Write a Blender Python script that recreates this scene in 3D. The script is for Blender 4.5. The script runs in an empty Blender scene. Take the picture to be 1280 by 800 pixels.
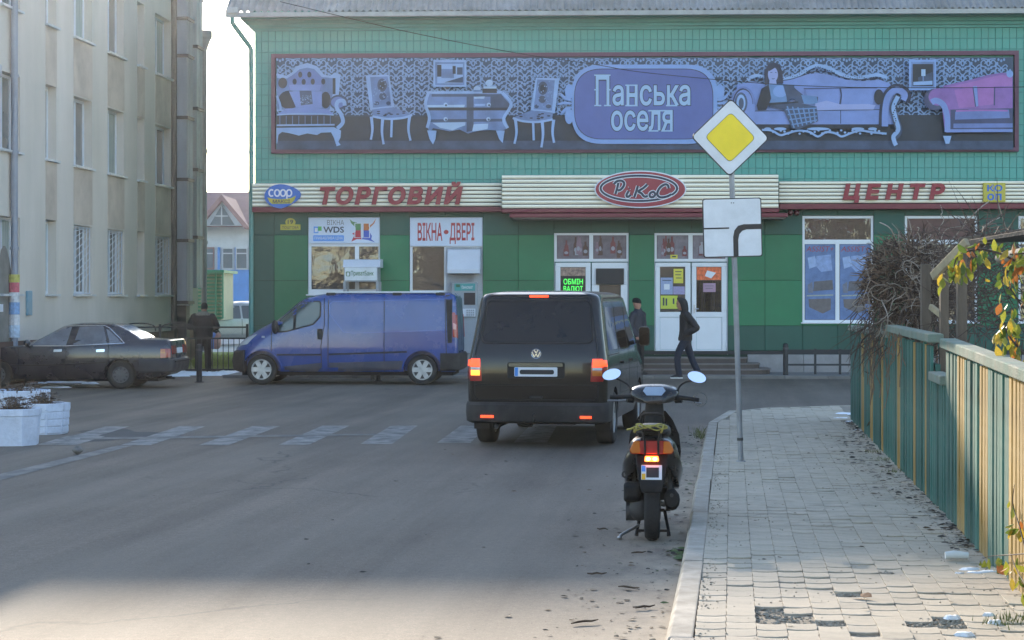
import bpy, bmesh, math, random
from mathutils import Vector, Matrix
from mathutils.bvhtree import BVHTree
R = math.radians
SC = bpy.context.scene
COL = SC.collection
random.seed(7)

# ---------------------------------------------------------------- camera, sky, sun, exposure
FPX, HZ, CAMH = 2450.0, 373.0, 1.85          # focal length in photo pixels, horizon row, eye height
cam_d = bpy.data.cameras.new('camera'); cam = bpy.data.objects.new('camera', cam_d); COL.objects.link(cam)
cam_d.sensor_width = 36.0; cam_d.lens = FPX / 1280 * 36
cam_d.shift_y = -(400 - HZ) / 1280
cam.location = (0, 0, CAMH); cam.rotation_euler = (R(90), 0, 0)
cam_d.clip_start = 0.1; cam_d.clip_end = 3000
SC.camera = cam

SUN_AZ, SUN_EL = R(-12.5), R(18.0)           # azimuth left of the view direction (+Y)
SUNV = Vector((math.sin(SUN_AZ) * math.cos(SUN_EL), math.cos(SUN_AZ) * math.cos(SUN_EL), math.sin(SUN_EL)))
world = bpy.data.worlds.new('World'); SC.world = world; world.use_nodes = True
wn = world.node_tree.nodes; wl = world.node_tree.links
sky = wn.new('ShaderNodeTexSky'); sky.sky_type = 'NISHITA'; sky.sun_disc = False
sky.sun_elevation = SUN_EL; sky.sun_rotation = SUN_AZ
sky.air_density = 1.0; sky.dust_density = 0.4; sky.ozone_density = 1.0
wl.new(sky.outputs[0], wn['Background'].inputs[0]); wn['Background'].inputs[1].default_value = 0.15
sun_d = bpy.data.lights.new('sun', 'SUN'); sun = bpy.data.objects.new('sun', sun_d); COL.objects.link(sun)
sun_d.energy = 2.9; sun_d.angle = R(0.5); sun_d.color = (1.0, 0.86, 0.68)
sun.rotation_euler = SUNV.to_track_quat('Z', 'Y').to_euler()
SC.view_settings.view_transform = 'Standard'; SC.view_settings.look = 'None'
SC.view_settings.exposure = 1.66; SC.view_settings.gamma = 1.0
SC.cycles.use_denoising = True
SC.cycles.max_bounces = 6; SC.cycles.transparent_max_bounces = 12
SC.cycles.sample_clamp_indirect = 6

# ---------------------------------------------------------------- photo pixel -> place
def G(px, py, z=0.0):                         # point on a level surface at height z
    Y = FPX * (CAMH - z) / (py - HZ)
    return Vector(((px - 640) * Y / FPX, Y, z))
def AT(px, py, Y):
    return Vector(((px - 640) * Y / FPX, Y, CAMH + (HZ - py) * Y / FPX))

# ---------------------------------------------------------------- materials
MATS = {}
def mat(name, col, rough=.6, metal=0., var=.12, vscale=3., bump=0., bscale=40., coat=0., spec=.5,
        dust=None, orand=0., emit=None, estr=0., stretch=(1, 1, 1), alpha=None, hue=0., trans=0.):
    if name in MATS: return MATS[name]
    m = bpy.data.materials.new(name); m.use_nodes = True; MATS[name] = m
    n, l = m.node_tree.nodes, m.node_tree.links
    b = n['Principled BSDF']
    b.inputs['Roughness'].default_value = rough; b.inputs['Metallic'].default_value = metal
    b.inputs['Specular IOR Level'].default_value = spec; b.inputs['Coat Weight'].default_value = coat
    b.inputs['Coat Roughness'].default_value = .06
    if trans: b.inputs['Transmission Weight'].default_value = trans
    tc = n.new('ShaderNodeTexCoord'); mp = n.new('ShaderNodeMapping'); mp.inputs['Scale'].default_value = stretch
    l.new(tc.outputs['Object'], mp.inputs['Vector'])
    no = n.new('ShaderNodeTexNoise'); no.inputs['Scale'].default_value = vscale; no.inputs['Detail'].default_value = 7
    no.inputs['Roughness'].default_value = .62
    l.new(mp.outputs[0], no.inputs['Vector'])
    mr = n.new('ShaderNodeMapRange'); mr.inputs[1].default_value = .3; mr.inputs[2].default_value = .7
    mr.inputs[3].default_value = 1 - var; mr.inputs[4].default_value = 1 + var
    l.new(no.outputs['Fac'], mr.inputs[0])
    fac = mr.outputs[0]
    if orand:
        oi = n.new('ShaderNodeObjectInfo'); m2 = n.new('ShaderNodeMapRange')
        m2.inputs[3].default_value = 1 - orand; m2.inputs[4].default_value = 1 + orand
        l.new(oi.outputs['Random'], m2.inputs[0])
        mu = n.new('ShaderNodeMath'); mu.operation = 'MULTIPLY'; l.new(fac, mu.inputs[0]); l.new(m2.outputs[0], mu.inputs[1]); fac = mu.outputs[0]
    vm = n.new('ShaderNodeVectorMath'); vm.operation = 'SCALE'; vm.inputs[0].default_value = col[:3]
    l.new(fac, vm.inputs['Scale']); out = vm.outputs[0]
    if dust:
        dc, amt, dsc = dust
        n2 = n.new('ShaderNodeTexNoise'); n2.inputs['Scale'].default_value = dsc; n2.inputs['Detail'].default_value = 8
        n2.inputs['Roughness'].default_value = .65
        l.new(mp.outputs[0], n2.inputs['Vector'])
        r2 = n.new('ShaderNodeMapRange'); r2.inputs[1].default_value = .42; r2.inputs[2].default_value = .68; r2.inputs[4].default_value = amt
        l.new(n2.outputs['Fac'], r2.inputs[0])
        mx = n.new('ShaderNodeMix'); mx.data_type = 'RGBA'; l.new(r2.outputs[0], mx.inputs[0]); l.new(out, mx.inputs[6])
        mx.inputs[7].default_value = (*dc, 1); out = mx.outputs[2]
        rr = n.new('ShaderNodeMath'); rr.operation = 'MULTIPLY_ADD'; l.new(r2.outputs[0], rr.inputs[0]); rr.inputs[1].default_value = .5
        rr.inputs[2].default_value = rough; rr.use_clamp = True; l.new(rr.outputs[0], b.inputs['Roughness'])
    l.new(out, b.inputs['Base Color'])
    if bump:
        n3 = n.new('ShaderNodeTexNoise'); n3.inputs['Scale'].default_value = bscale; n3.inputs['Detail'].default_value = 5
        l.new(mp.outputs[0], n3.inputs['Vector'])
        bp = n.new('ShaderNodeBump'); bp.inputs['Strength'].default_value = min(bump, 1); bp.inputs['Distance'].default_value = .02 if 'glass' not in name else .07
        l.new(n3.outputs['Fac'], bp.inputs['Height']); l.new(bp.outputs[0], b.inputs['Normal'])
    if emit:
        b.inputs['Emission Color'].default_value = (*emit, 1); b.inputs['Emission Strength'].default_value = estr
    return m

# ---------------------------------------------------------------- object helpers
W = {}
def wmat(o): return W.get(o.name, Matrix())
def tag(o, label=None, cat=None, group=None, kind=None):
    if label: o['label'] = label
    if cat: o['category'] = cat
    if group: o['group'] = group
    if kind: o['kind'] = kind
    return o
def thing(name, label, cat, loc=(0, 0, 0), rz=0., group=None, M=None):
    o = bpy.data.objects.new(name, None); COL.objects.link(o); o.empty_display_size = .2
    m = M if M is not None else Matrix.Translation(loc) @ Matrix.Rotation(rz, 4, 'Z')
    o.matrix_world = m; W[o.name] = m.copy()
    return tag(o, label, cat, group)
def link_mesh(name, me, parent=None, M=None):
    o = bpy.data.objects.new(name, me); COL.objects.link(o)
    M = M or Matrix()
    if parent is not None: o.parent = parent
    o.matrix_basis = M
    W[o.name] = (wmat(parent) if parent is not None else Matrix()) @ M
    return o
def children(o): return [c for c in COL.objects if c.parent == o]
KIDS = {}
def copy_tree(root, M, label=None, group=None):
    def kids(o):
        if o.name not in KIDS: KIDS[o.name] = list(o.children)
        return KIDS[o.name]
    r = root.copy(); COL.objects.link(r); r.matrix_basis = M; W[r.name] = M.copy()
    if label: r['label'] = label
    if group: r['group'] = group
    for ch in kids(root):
        c = ch.copy(); COL.objects.link(c); c.parent = r; W[c.name] = M @ ch.matrix_basis
        for g in kids(ch):
            d = g.copy(); COL.objects.link(d); d.parent = c
    return r

class MB:
    """collects shapes (in world coordinates through M) and links them as one mesh object"""
    def __init__(s, M=None):
        s.v = []; s.f = []; s.mi = []; s.M = M.copy() if M is not None else Matrix(); s.cur = 0
    def add(s, vs, fs):
        b = len(s.v); M = s.M
        s.v += [M @ Vector(p) for p in vs]; s.f += [tuple(b + i for i in f) for f in fs]; s.mi += [s.cur] * len(fs)
        return s
    def box(s, x0, x1, y0, y1, z0, z1):
        return s.add([(x0, y0, z0), (x1, y0, z0), (x1, y1, z0), (x0, y1, z0), (x0, y0, z1), (x1, y0, z1), (x1, y1, z1), (x0, y1, z1)],
                     [(3, 2, 1, 0), (4, 5, 6, 7), (0, 1, 5, 4), (1, 2, 6, 5), (2, 3, 7, 6), (3, 0, 4, 7)])
    def beam(s, p0, p1, w, h, up=(0, 0, 1)):
        p0, p1 = Vector(p0), Vector(p1); d = (p1 - p0).normalized(); up = Vector(up)
        if abs(d.dot(up)) > .98: up = Vector((0, 1, 0))
        a = d.cross(up).normalized() * (w / 2); b = a.cross(d).normalized() * (h / 2)
        vs = [p0 - a - b, p0 + a - b, p0 + a + b, p0 - a + b, p1 - a - b, p1 + a - b, p1 + a + b, p1 - a + b]
        return s.add(vs, [(0, 1, 2, 3), (7, 6, 5, 4), (4, 5, 1, 0), (5, 6, 2, 1), (6, 7, 3, 2), (7, 4, 0, 3)])
    def tube(s, pts, r, n=8, cap=True, flat=None):
        pts = [Vector(p) for p in pts]; rs = r if isinstance(r, (list, tuple)) else [r] * len(pts)
        t = (pts[1] - pts[0]).normalized(); ref = Vector((0, 0, 1)) if abs(t.z) < .9 else Vector((1, 0, 0))
        a = t.cross(ref).normalized(); vs = []; k = len(pts)
        for i, p in enumerate(pts):
            t = (pts[min(i + 1, k - 1)] - pts[max(i - 1, 0)]).normalized()
            a = (a - t * a.dot(t)).normalized(); b = t.cross(a)
            for j in range(n):
                q = 2 * math.pi * j / n; vs.append(p + (a * math.cos(q) + b * math.sin(q)) * rs[i])
        fs = [(i * n + j, i * n + (j + 1) % n, (i + 1) * n + (j + 1) % n, (i + 1) * n + j) for i in range(k - 1) for j in range(n)]
        if cap: fs += [tuple(range(n - 1, -1, -1)), tuple((k - 1) * n + j for j in range(n))]
        return s.add(vs, fs)
    def cyl(s, p0, p1, r0, r1=None, n=16, cap=True): return s.tube([p0, p1], [r0, r0 if r1 is None else r1], n, cap)
    def prism(s, poly, y0, y1, plane='xz'):
        k = len(poly)
        def P(p, y): return (p[0], y, p[1]) if plane == 'xz' else ((p[0], p[1], y) if plane == 'xy' else (y, p[0], p[1]))
        area = sum(poly[i][0] * poly[(i + 1) % k][1] - poly[(i + 1) % k][0] * poly[i][1] for i in range(k))
        if (area < 0): poly = poly[::-1]
        vs = [P(p, y0) for p in poly] + [P(p, y1) for p in poly]
        fs = [tuple(range(k)), tuple(range(2 * k - 1, k - 1, -1))] + [(i, i + k, (i + 1) % k + k, (i + 1) % k) for i in range(k)]
        if plane == 'xy': fs = [f[::-1] for f in fs]
        elif plane == 'yz': fs = [f[::-1] for f in fs]
        if y1 < y0: fs = [f[::-1] for f in fs]
        return s.add(vs, fs)
    def flat(s, poly, y, plane='xz'):           # one face; 'xz' faces -y
        k = len(poly)
        area = sum(poly[i][0] * poly[(i + 1) % k][1] - poly[(i + 1) % k][0] * poly[i][1] for i in range(k))
        if area < 0: poly = poly[::-1]
        vs = [((p[0], y, p[1]) if plane == 'xz' else (p[0], p[1], y)) for p in poly]
        return s.add(vs, [tuple(range(k))])
    def loft(s, rings, cap=True, closed=True):
        n = len(rings[0]); vs = [p for r in rings for p in r]; m = n if closed else n - 1
        fs = [(i * n + j, i * n + (j + 1) % n, (i + 1) * n + (j + 1) % n, (i + 1) * n + j) for i in range(len(rings) - 1) for j in range(m)]
        if cap: fs += [tuple(range(n - 1, -1, -1)), tuple((len(rings) - 1) * n + j for j in range(n))]
        return s.add(vs, fs)
    def lathe(s, prof, c, axis='y', n=28, close=False):
        vs = []; k = len(prof); c = Vector(c)
        for (r, h) in prof:
            for j in range(n):
                q = 2 * math.pi * j / n; x, z = r * math.cos(q), r * math.sin(q)
                vs.append(c + (Vector((x, h, z)) if axis == 'y' else Vector((x, z, h)) if axis == 'z' else Vector((h, x, z))))
        rng = range(k if close else k - 1)
        fs = [(i * n + j, i * n + (j + 1) % n, ((i + 1) % k) * n + (j + 1) % n, ((i + 1) % k) * n + j) for i in rng for j in range(n)]
        return s.add(vs, fs)
    def ball(s, c, r, n=12, m=8):
        c = Vector(c); r = r if isinstance(r, (tuple, list)) else (r, r, r)
        rings = []
        for i in range(m + 1):
            th = math.pi * (i / m); th = min(max(th, .02), math.pi - .02)
            rings.append([c + Vector((r[0] * math.sin(th) * math.cos(2 * math.pi * j / n), r[1] * math.sin(th) * math.sin(2 * math.pi * j / n), -r[2] * math.cos(th))) for j in range(n)])
        return s.loft(rings)
    def mesh(s, name, mats, inv=None, smooth=None, fix=False):
        me = bpy.data.meshes.new(name)
        vs = s.v if inv is None else [inv @ v for v in s.v]
        me.from_pydata([tuple(v) for v in vs], [], s.f)
        for m in (mats if isinstance(mats, (list, tuple)) else [mats]): me.materials.append(m)
        if any(s.mi): me.polygons.foreach_set('material_index', s.mi)
        if fix:
            bm = bmesh.new(); bm.from_mesh(me); bmesh.ops.recalc_face_normals(bm, faces=bm.faces); bm.to_mesh(me); bm.free()
        if smooth is not None:
            me.polygons.foreach_set('use_smooth', [True] * len(me.polygons))
            me.set_sharp_from_angle(angle=R(smooth))
        me.update()
        return me
    def build(s, name, mats, parent=None, smooth=None, bevel=0., fix=False, origin=None, seg=1):
        if parent is not None:
            o = link_mesh(name, s.mesh(name, mats, wmat(parent).inverted(), smooth, fix), parent)
        else:
            if origin is None:
                xs = [v.x for v in s.v]; ys = [v.y for v in s.v]; zs = [v.z for v in s.v]
                origin = Vector(((min(xs) + max(xs)) / 2, (min(ys) + max(ys)) / 2, min(zs)))
            T = origin if isinstance(origin, Matrix) else Matrix.Translation(origin)
            o = link_mesh(name, s.mesh(name, mats, T.inverted(), smooth, fix), None, T)
        if bevel:
            b = o.modifiers.new('bevel', 'BEVEL'); b.width = bevel; b.segments = seg; b.limit_method = 'ANGLE'; b.angle_limit = R(40)
        return o

def eval_mesh(ob):
    dg = bpy.context.evaluated_depsgraph_get(); dg.update()
    return bpy.data.meshes.new_from_object(ob.evaluated_get(dg))
def drop(ob):
    d = ob.data; bpy.data.objects.remove(ob)
    if isinstance(d, bpy.types.Mesh) and d.users == 0: bpy.data.meshes.remove(d)

# lettering: outlines of the built-in font, thickened, filled by winding number, laid out to fill a box
from mathutils.geometry import delaunay_2d_cdt
GLY = {}
def glyph_shape(V, loops, off):
    area = sum(V[a].x * V[L[(i + 1) % len(L)]].y - V[L[(i + 1) % len(L)]].x * V[a].y for L in loops for i, a in enumerate(L))
    sg = -1 if area > 0 else 1
    P = []; idx = []
    for L in loops:
        pts = [V[a].copy() for i, a in enumerate(L) if (V[a] - V[L[i - 1]]).length > 1e-4]; k = len(pts); new = []
        for i in range(k):
            a, b, c = pts[i - 1], pts[i], pts[(i + 1) % k]; d0, d1 = (b - a).normalized(), (c - b).normalized()
            n0, n1 = Vector((-d0.y, d0.x)), Vector((-d1.y, d1.x)); m = n0 + n1
            m = m / max(m.length, 1e-6); m = m / max(m.dot(n0), .5); new.append(b + m * off * sg)
        idx.append(list(range(len(P), len(P) + k))); P += new
    ed = [(L[i], L[(i + 1) % len(L)]) for L in idx for i in range(len(L))]
    r = delaunay_2d_cdt(P, ed, [], 0, 1e-5); vs, fs = r[0], r[2]; keep = []
    for f in fs:
        c = sum((vs[i] for i in f), Vector((0, 0))) / len(f); w = 0
        for a, b in ed:
            p, q = P[a], P[b]
            if (p.y <= c.y) != (q.y <= c.y):
                x = p.x + (c.y - p.y) * (q.x - p.x) / (q.y - p.y)
                if x > c.x: w += 1 if q.y > p.y else -1
        if w:
            A = (vs[f[1]] - vs[f[0]]).cross(vs[f[2]] - vs[f[0]]); keep.append(tuple(f) if A > 0 else tuple(f[::-1]))
    return vs, keep
def glyphs(body, offset=0., shear=0., space=0.):
    out = []
    cu = bpy.data.curves.new('lettering', 'FONT'); ob = bpy.data.objects.new('lettering', cu); COL.objects.link(ob)
    cu.resolution_u = 3; cu.fill_mode = 'NONE'
    def get(t):
        cu.body = t; me = eval_mesh(ob); V = [v.co.to_2d() for v in me.vertices]; E = {}
        for e in me.edges:
            a, b = e.vertices; E.setdefault(a, []).append(b); E.setdefault(b, []).append(a)
        bpy.data.meshes.remove(me); return V, E
    for i, ch in enumerate(body):
        if ch == ' ': continue
        if (ch, offset) not in GLY:
            V, E = get(ch); seen = set(); loops = []
            for s in sorted(E):
                if s in seen: continue
                L = [s]; seen.add(s); c = s
                while True:
                    n = [q for q in E[c] if q not in seen]
                    if not n: break
                    c = c + 1 if c + 1 in n else n[0]; seen.add(c); L.append(c)
                loops.append(L)
            vs, fs = glyph_shape(V, loops, offset); GLY[ch, offset] = ([(v.x, v.y) for v in vs], fs, max(v.x for v in V))
        v, f, mx = GLY[ch, offset]; dx = (max(p.x for p in get(body[:i + 1])[0]) - mx) if i else 0.
        out.append((ch, [(p[0] + dx + space * i + shear * p[1], p[1]) for p in v], f))
    bpy.data.objects.remove(ob); bpy.data.curves.remove(cu)
    return out
def put_text(body, x0, x1, z0, z1, y, M, mats, parent, name='lettering', depth=.0, each=None, **kw):
    """fits the line into the box x0..x1, z0..z1 of the plane y of frame M (facing -y)"""
    gl = glyphs(body, **kw)
    use = [(g[0], g[1], g[2], sorted({i for f in g[2] for i in f})) for g in gl]
    xs = [v[i][0] for _, v, f, u in use for i in u]; zs = [v[i][1] for _, v, f, u in use for i in u]
    ax, bx, az, bz = min(xs), max(xs), min(zs), max(zs); sx = (x1 - x0) / (bx - ax); sz = (z1 - z0) / (bz - az)
    made = []; mb = MB(M)
    for ch, v, f, u in use:
        if each: mb = MB(M)
        k = {i: j for j, i in enumerate(u)}; P = [(x0 + (v[i][0] - ax) * sx, z0 + (v[i][1] - az) * sz) for i in u]; F = [tuple(k[i] for i in q) for q in f]
        if depth:
            n = len(P); cnt = {}
            for q in F:
                for i in range(len(q)): cnt[q[i], q[(i + 1) % len(q)]] = 1
            side = [(a, b) for a, b in cnt if (b, a) not in cnt]
            mb.add([(p[0], y - depth, p[1]) for p in P] + [(p[0], y, p[1]) for p in P], F + [(b, a, a + n, b + n) for a, b in side])
        else: mb.add([(p[0], y, p[1]) for p in P], F)
        if each: made.append(mb.build(each, mats, parent))
    if not each: made.append(mb.build(name, mats, parent))
    return made

def arc(cx, cz, rx, rz, a0, a1, n):
    return [(cx + rx * math.cos(R(a0 + (a1 - a0) * i / n)), cz + rz * math.sin(R(a0 + (a1 - a0) * i / n))) for i in range(n + 1)]
def rpoly(pts, r, n=4):                         # polygon with rounded corners
    out = []; k = len(pts)
    for i in range(k):
        p = Vector(pts[i]); a = Vector(pts[i - 1]); b = Vector(pts[(i + 1) % k]); rr = r[i] if isinstance(r, (list, tuple)) else r
        if rr <= 0: out.append(tuple(p)); continue
        da, db = a - p, b - p; q = min(rr, da.length * .45, db.length * .45)
        s0, s1 = p + da.normalized() * q, p + db.normalized() * q
        for j in range(n + 1):
            t = j / n; out.append(tuple(s0 * (1 - t) ** 2 + p * 2 * t * (1 - t) + s1 * t * t))
    return out
def catmull(pts, n=6, closed=False):
    P = [Vector(p) for p in pts]; k = len(P); out = []
    for i in range(k if closed else k - 1):
        if closed: a, b, c, d = P[i - 1], P[i], P[(i + 1) % k], P[(i + 2) % k]
        else: a, b, c, d = P[max(i - 1, 0)], P[i], P[i + 1], P[min(i + 2, k - 1)]
        for j in range(n):
            t = j / n
            out.append(.5 * ((2 * b) + (c - a) * t + (2 * a - 5 * b + 4 * c - d) * t * t + (3 * b - a - 3 * c + d) * t ** 3))
    if not closed: out.append(P[-1])
    return out
# ================================================================ GROUND, ROAD, PAVEMENT
TH = R(6.4)
P0 = Vector((0.773, 9.97, 0))                  # near outer corner of the kerb
SM = Matrix.Translation(P0) @ Matrix.Rotation(-TH, 4, 'Z')   # street frame: x across (to the right), y along
SMI = SM.inverted()
PAV = 0.12
def ST(px, py, z=0.0):
    return SMI @ G(px, py, z)

def asphalt_material():
    m = bpy.data.materials.new('asphalt'); m.use_nodes = True; n, l = m.node_tree.nodes, m.node_tree.links
    b = n['Principled BSDF']; b.inputs['Roughness'].default_value = .8; b.inputs['Specular IOR Level'].default_value = .35
    tc = n.new('ShaderNodeTexCoord')
    def noise(sc, det=6, stretch=(1, 1, 1), rough=.6):
        mp = n.new('ShaderNodeMapping'); mp.inputs['Scale'].default_value = stretch; l.new(tc.outputs['Object'], mp.inputs[0])
        t = n.new('ShaderNodeTexNoise'); t.inputs['Scale'].default_value = sc; t.inputs['Detail'].default_value = det; t.inputs['Roughness'].default_value = rough
        l.new(mp.outputs[0], t.inputs['Vector']); return t.outputs['Fac']
    def rng(src, a, b_, c, d):
        r = n.new('ShaderNodeMapRange'); r.inputs[1].default_value = a; r.inputs[2].default_value = b_; r.inputs[3].default_value = c; r.inputs[4].default_value = d
        l.new(src, r.inputs[0]); return r.outputs[0]
    def mul(a, b_):
        t = n.new('ShaderNodeMath'); t.operation = 'MULTIPLY'; l.new(a, t.inputs[0])
        if isinstance(b_, float): t.inputs[1].default_value = b_
        else: l.new(b_, t.inputs[1])
        return t.outputs[0]
    def mixc(f, a, col):
        t = n.new('ShaderNodeMix'); t.data_type = 'RGBA'; l.new(f, t.inputs[0])
        if isinstance(a, tuple): t.inputs[6].default_value = (*a, 1)
        else: l.new(a, t.inputs[6])
        t.inputs[7].default_value = (*col, 1); return t.outputs[2]
    grain = rng(noise(85, 4, rough=.85), .3, .7, .5, 1.5)
    big = rng(noise(.35, 6), .3, .7, .82, 1.18)
    streak = rng(noise(1.0, 6, (1.6, .07, 1)), .35, .65, .76, 1.26)         # wheel tracks along the street
    mott = mul(rng(noise(14, 6, rough=.7), .3, .7, .82, 1.18), rng(noise(30, 5, rough=.9), .3, .7, .66, 1.34))
    base = n.new('ShaderNodeVectorMath'); base.operation = 'SCALE'; base.inputs[0].default_value = (.128, .103, .08)
    l.new(mul(mul(mul(grain, big), streak), mott), base.inputs['Scale'])
    # dust trodden onto the lane, sand washed against the kerb
    c = mixc(mul(rng(noise(.5, 8, (1.2, .22, 1)), .46, .66, 0., .42), 1.0), base.outputs[0], (.2, .175, .14))
    sp = n.new('ShaderNodeSeparateXYZ'); l.new(tc.outputs['Object'], sp.inputs[0])
    near = rng(sp.outputs['X'], -1.15, -.02, 0., 1.); near.node.clamp = True
    along = rng(sp.outputs['Y'], 16., 19.5, 1., 0.)
    sand = mul(mul(mul(near, near), rng(noise(2.2, 8, (1, .6, 1), .7), .3, .6, .1, 1.25)), along)
    cl = n.new('ShaderNodeClamp'); l.new(sand, cl.inputs[0])
    c = mixc(cl.outputs[0], c, (.33, .27, .2))
    pale = rng(noise(60, 2), .64, .72, 0., .6)
    c = mixc(pale, c, (.26, .25, .24))
    # old repairs: dark sealed cracks
    v = n.new('ShaderNodeTexVoronoi'); v.feature = 'DISTANCE_TO_EDGE'; v.inputs['Scale'].default_value = .16
    wv = n.new('ShaderNodeMapping'); l.new(tc.outputs['Object'], wv.inputs[0])
    nz = n.new('ShaderNodeTexNoise'); nz.inputs['Scale'].default_value = 1.2; nz.inputs['Detail'].default_value = 6; l.new(tc.outputs['Object'], nz.inputs['Vector'])
    ad = n.new('ShaderNodeVectorMath'); ad.operation = 'ADD'; l.new(wv.outputs[0], ad.inputs[0]); l.new(nz.outputs['Color'], ad.inputs[1]); l.new(ad.outputs[0], v.inputs['Vector'])
    crack = mul(rng(v.outputs['Distance'], .0, .004, 1., 0.), rng(noise(.3, 3), .5, .6, 0., .7))
    c = mixc(crack, c, (.03, .03, .03))
    l.new(c, b.inputs['Base Color'])
    bp = n.new('ShaderNodeBump'); bp.inputs['Strength'].default_value = .5; bp.inputs['Distance'].default_value = .006
    l.new(noise(160, 4, rough=.75), bp.inputs['Height']); l.new(bp.outputs[0], b.inputs['Normal'])
    return m
M_ASPH = asphalt_material()
M_SOIL = mat('soil', (.075, .06, .045), .95, var=.35, vscale=2, bump=.6, bscale=9, dust=((.16, .14, .1), .5, 3))
M_GRASS = mat('lawn', (.16, .22, .035), .9, var=.4, vscale=3, bump=.8, bscale=30, dust=((.3, .26, .12), .5, 2))
M_FLAG = mat('far_paving', (.19, .18, .175), .85, var=.18, vscale=2.5, bump=.2, bscale=30, dust=((.3, .28, .26), .4, 1.2))

gm = MB(); gm.add([(-260, -120, -.03), (260, -120, -.03), (260, 420, -.03), (-260, 420, -.03)], [(0, 1, 2, 3)])
tag(gm.build('ground', M_SOIL, origin=Vector((0, 0, 0))), kind='structure')
road = MB(); road.add([(-70, -14, 0), (70, -14, 0), (70, 46.6, 0), (-70, 46.6, 0)], [(0, 1, 2, 3)])
road = tag(road.build('road', M_ASPH, origin=SM), kind='structure')

# zebra crossing and worn lines, each stripe its own sheet on the road
M_PAINT = mat('worn_paint', (.27, .255, .235), .8, var=.15, vscale=4, bump=.25, bscale=90, dust=((.13, .122, .115), 1.1, 4.2))
M_PAINT2 = mat('faded_paint', (.2, .185, .165), .8, var=.15, vscale=4, dust=((.105, .102, .1), 1.0, 3.0))
def stripe(px4, m, name='crossing_stripe', z=.004):
    mb = MB(); p = [G(x, y, z) for x, y in px4]; mb.add(p, [(0, 1, 2, 3)])
    return mb.build(name, m, road)
for q in ([(45, 556), (96, 556), (132, 545), (84, 545)], [(150, 556.5), (188, 556.5), (258, 532.5), (225, 532.5)], [(248, 556.5), (285, 556.5), (350, 532.5), (316, 532.5)],
          [(348, 556), (386, 556), (437, 532), (403, 532)], [(450, 555), (490, 555), (522, 532), (489, 532)], [(546, 553.5), (588, 553.5), (610, 532), (576, 532)],
          [(642, 553), (684, 553), (696, 532), (662, 532)], [(90, 545), (122, 545), (162, 533), (132, 533)]):
    stripe(q, M_PAINT)
stripe([(-60, 607), (-60, 616), (166, 557), (146, 557)], M_PAINT2, 'edge_line')
stripe([(100, 549.5), (100, 547), (470, 542), (470, 544)], M_PAINT2, 'edge_line', .006)
M_PATCH = mat('asphalt_patch', (.075, .07, .066), .85, var=.25, vscale=2, bump=.4, bscale=120, dust=((.11, .105, .1), .6, 2))
mb = MB(); ring = []
for i in range(30):
    a = 2 * math.pi * i / 30; r = 1 + .25 * math.sin(3 * a + 1) + .14 * math.sin(7 * a)
    ring.append(G(150 + 62 * r * math.cos(a), 544 + 7 * r * math.sin(a), .0025))
mb.add(ring, [tuple(range(29, -1, -1))]); mb.build('worn_patch', M_PATCH, road)

# ---------------------------------------------------------------- right-hand pavement
OUT = [(.15, -9), (.15, 17.4), (.42, 20.25), (1.0, 21.4), (2.1, 22.1), (6.5, 22.9), (14, 22.9), (14, -9)]
pv = MB(SM); pv.prism(OUT, -.02, PAV - .018, 'xy')
M_BED = mat('sand_bed', (.29, .25, .195), .95, var=.3, vscale=6, bump=.8, bscale=60, dust=((.2, .18, .15), .6, 5))
pave = tag(pv.build('pavement', M_BED, origin=SM), kind='structure')
M_PAVER = mat('paver', (.45, .385, .3), .88, var=.14, vscale=9, bump=.35, bscale=120, orand=.1, dust=((.46, .395, .3), .5, 2.2))
def inside(p, poly):
    x, y = p; c = False
    for i in range(len(poly)):
        (x1, y1), (x2, y2) = poly[i - 1], poly[i]
        if (y1 > y) != (y2 > y) and x < (x2 - x1) * (y - y1) / (y2 - y1) + x1: c = not c
    return c
HOLES = [(982, 768, 55, 12), (1060, 743, 18, 3), (1172, 777, 48, 6), (1102, 715, 12, 2), (1085, 797, 28, 4), (1035, 779, 20, 4)]
def broken(s, t):
    w = SM @ Vector((t, s, PAV)); px = 640 + FPX * w.x / w.y; py = HZ + FPX * (CAMH - PAV) / w.y
    for (x, y, a, b) in HOLES:
        if ((px - x) / a) ** 2 + ((py - y) / b) ** 2 < random.uniform(.7, 1.15): return True
    return False
PW, PL = .1585, .2
A_, B_ = PW / 2 - .0008, PL / 2 - .003
PV_OUT = [(-A_, -B_ + .012), (-A_ * .45, -B_ - .011), (A_ * .35, -B_ - .011), (A_, -B_ + .012), (A_ + .004, 0), (A_, B_ + .012), (A_ * .35, B_ - .011), (-A_ * .45, B_ - .011), (-A_, B_ + .012), (-A_ + .004, 0)]
def paver_geo(mb, M):
    k = len(PV_OUT); s0 = mb.M; mb.M = M
    top = [(p[0] * .982, p[1] * .95, 0) for p in PV_OUT]; mid = [(p[0], p[1], -.0035) for p in PV_OUT]; low = [(p[0], p[1], -.05) for p in PV_OUT]
    mb.add(top + mid + low, [tuple(range(k))] + [(k + i, k + (i + 1) % k, (i + 1) % k, i) for i in range(k)] + [(2 * k + i, 2 * k + (i + 1) % k, k + (i + 1) % k, k + i) for i in range(k)])
    mb.M = s0
pm = MB(); paver_geo(pm, Matrix()); PAVER_ME = pm.mesh('paver', M_PAVER)
slots = []
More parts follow.
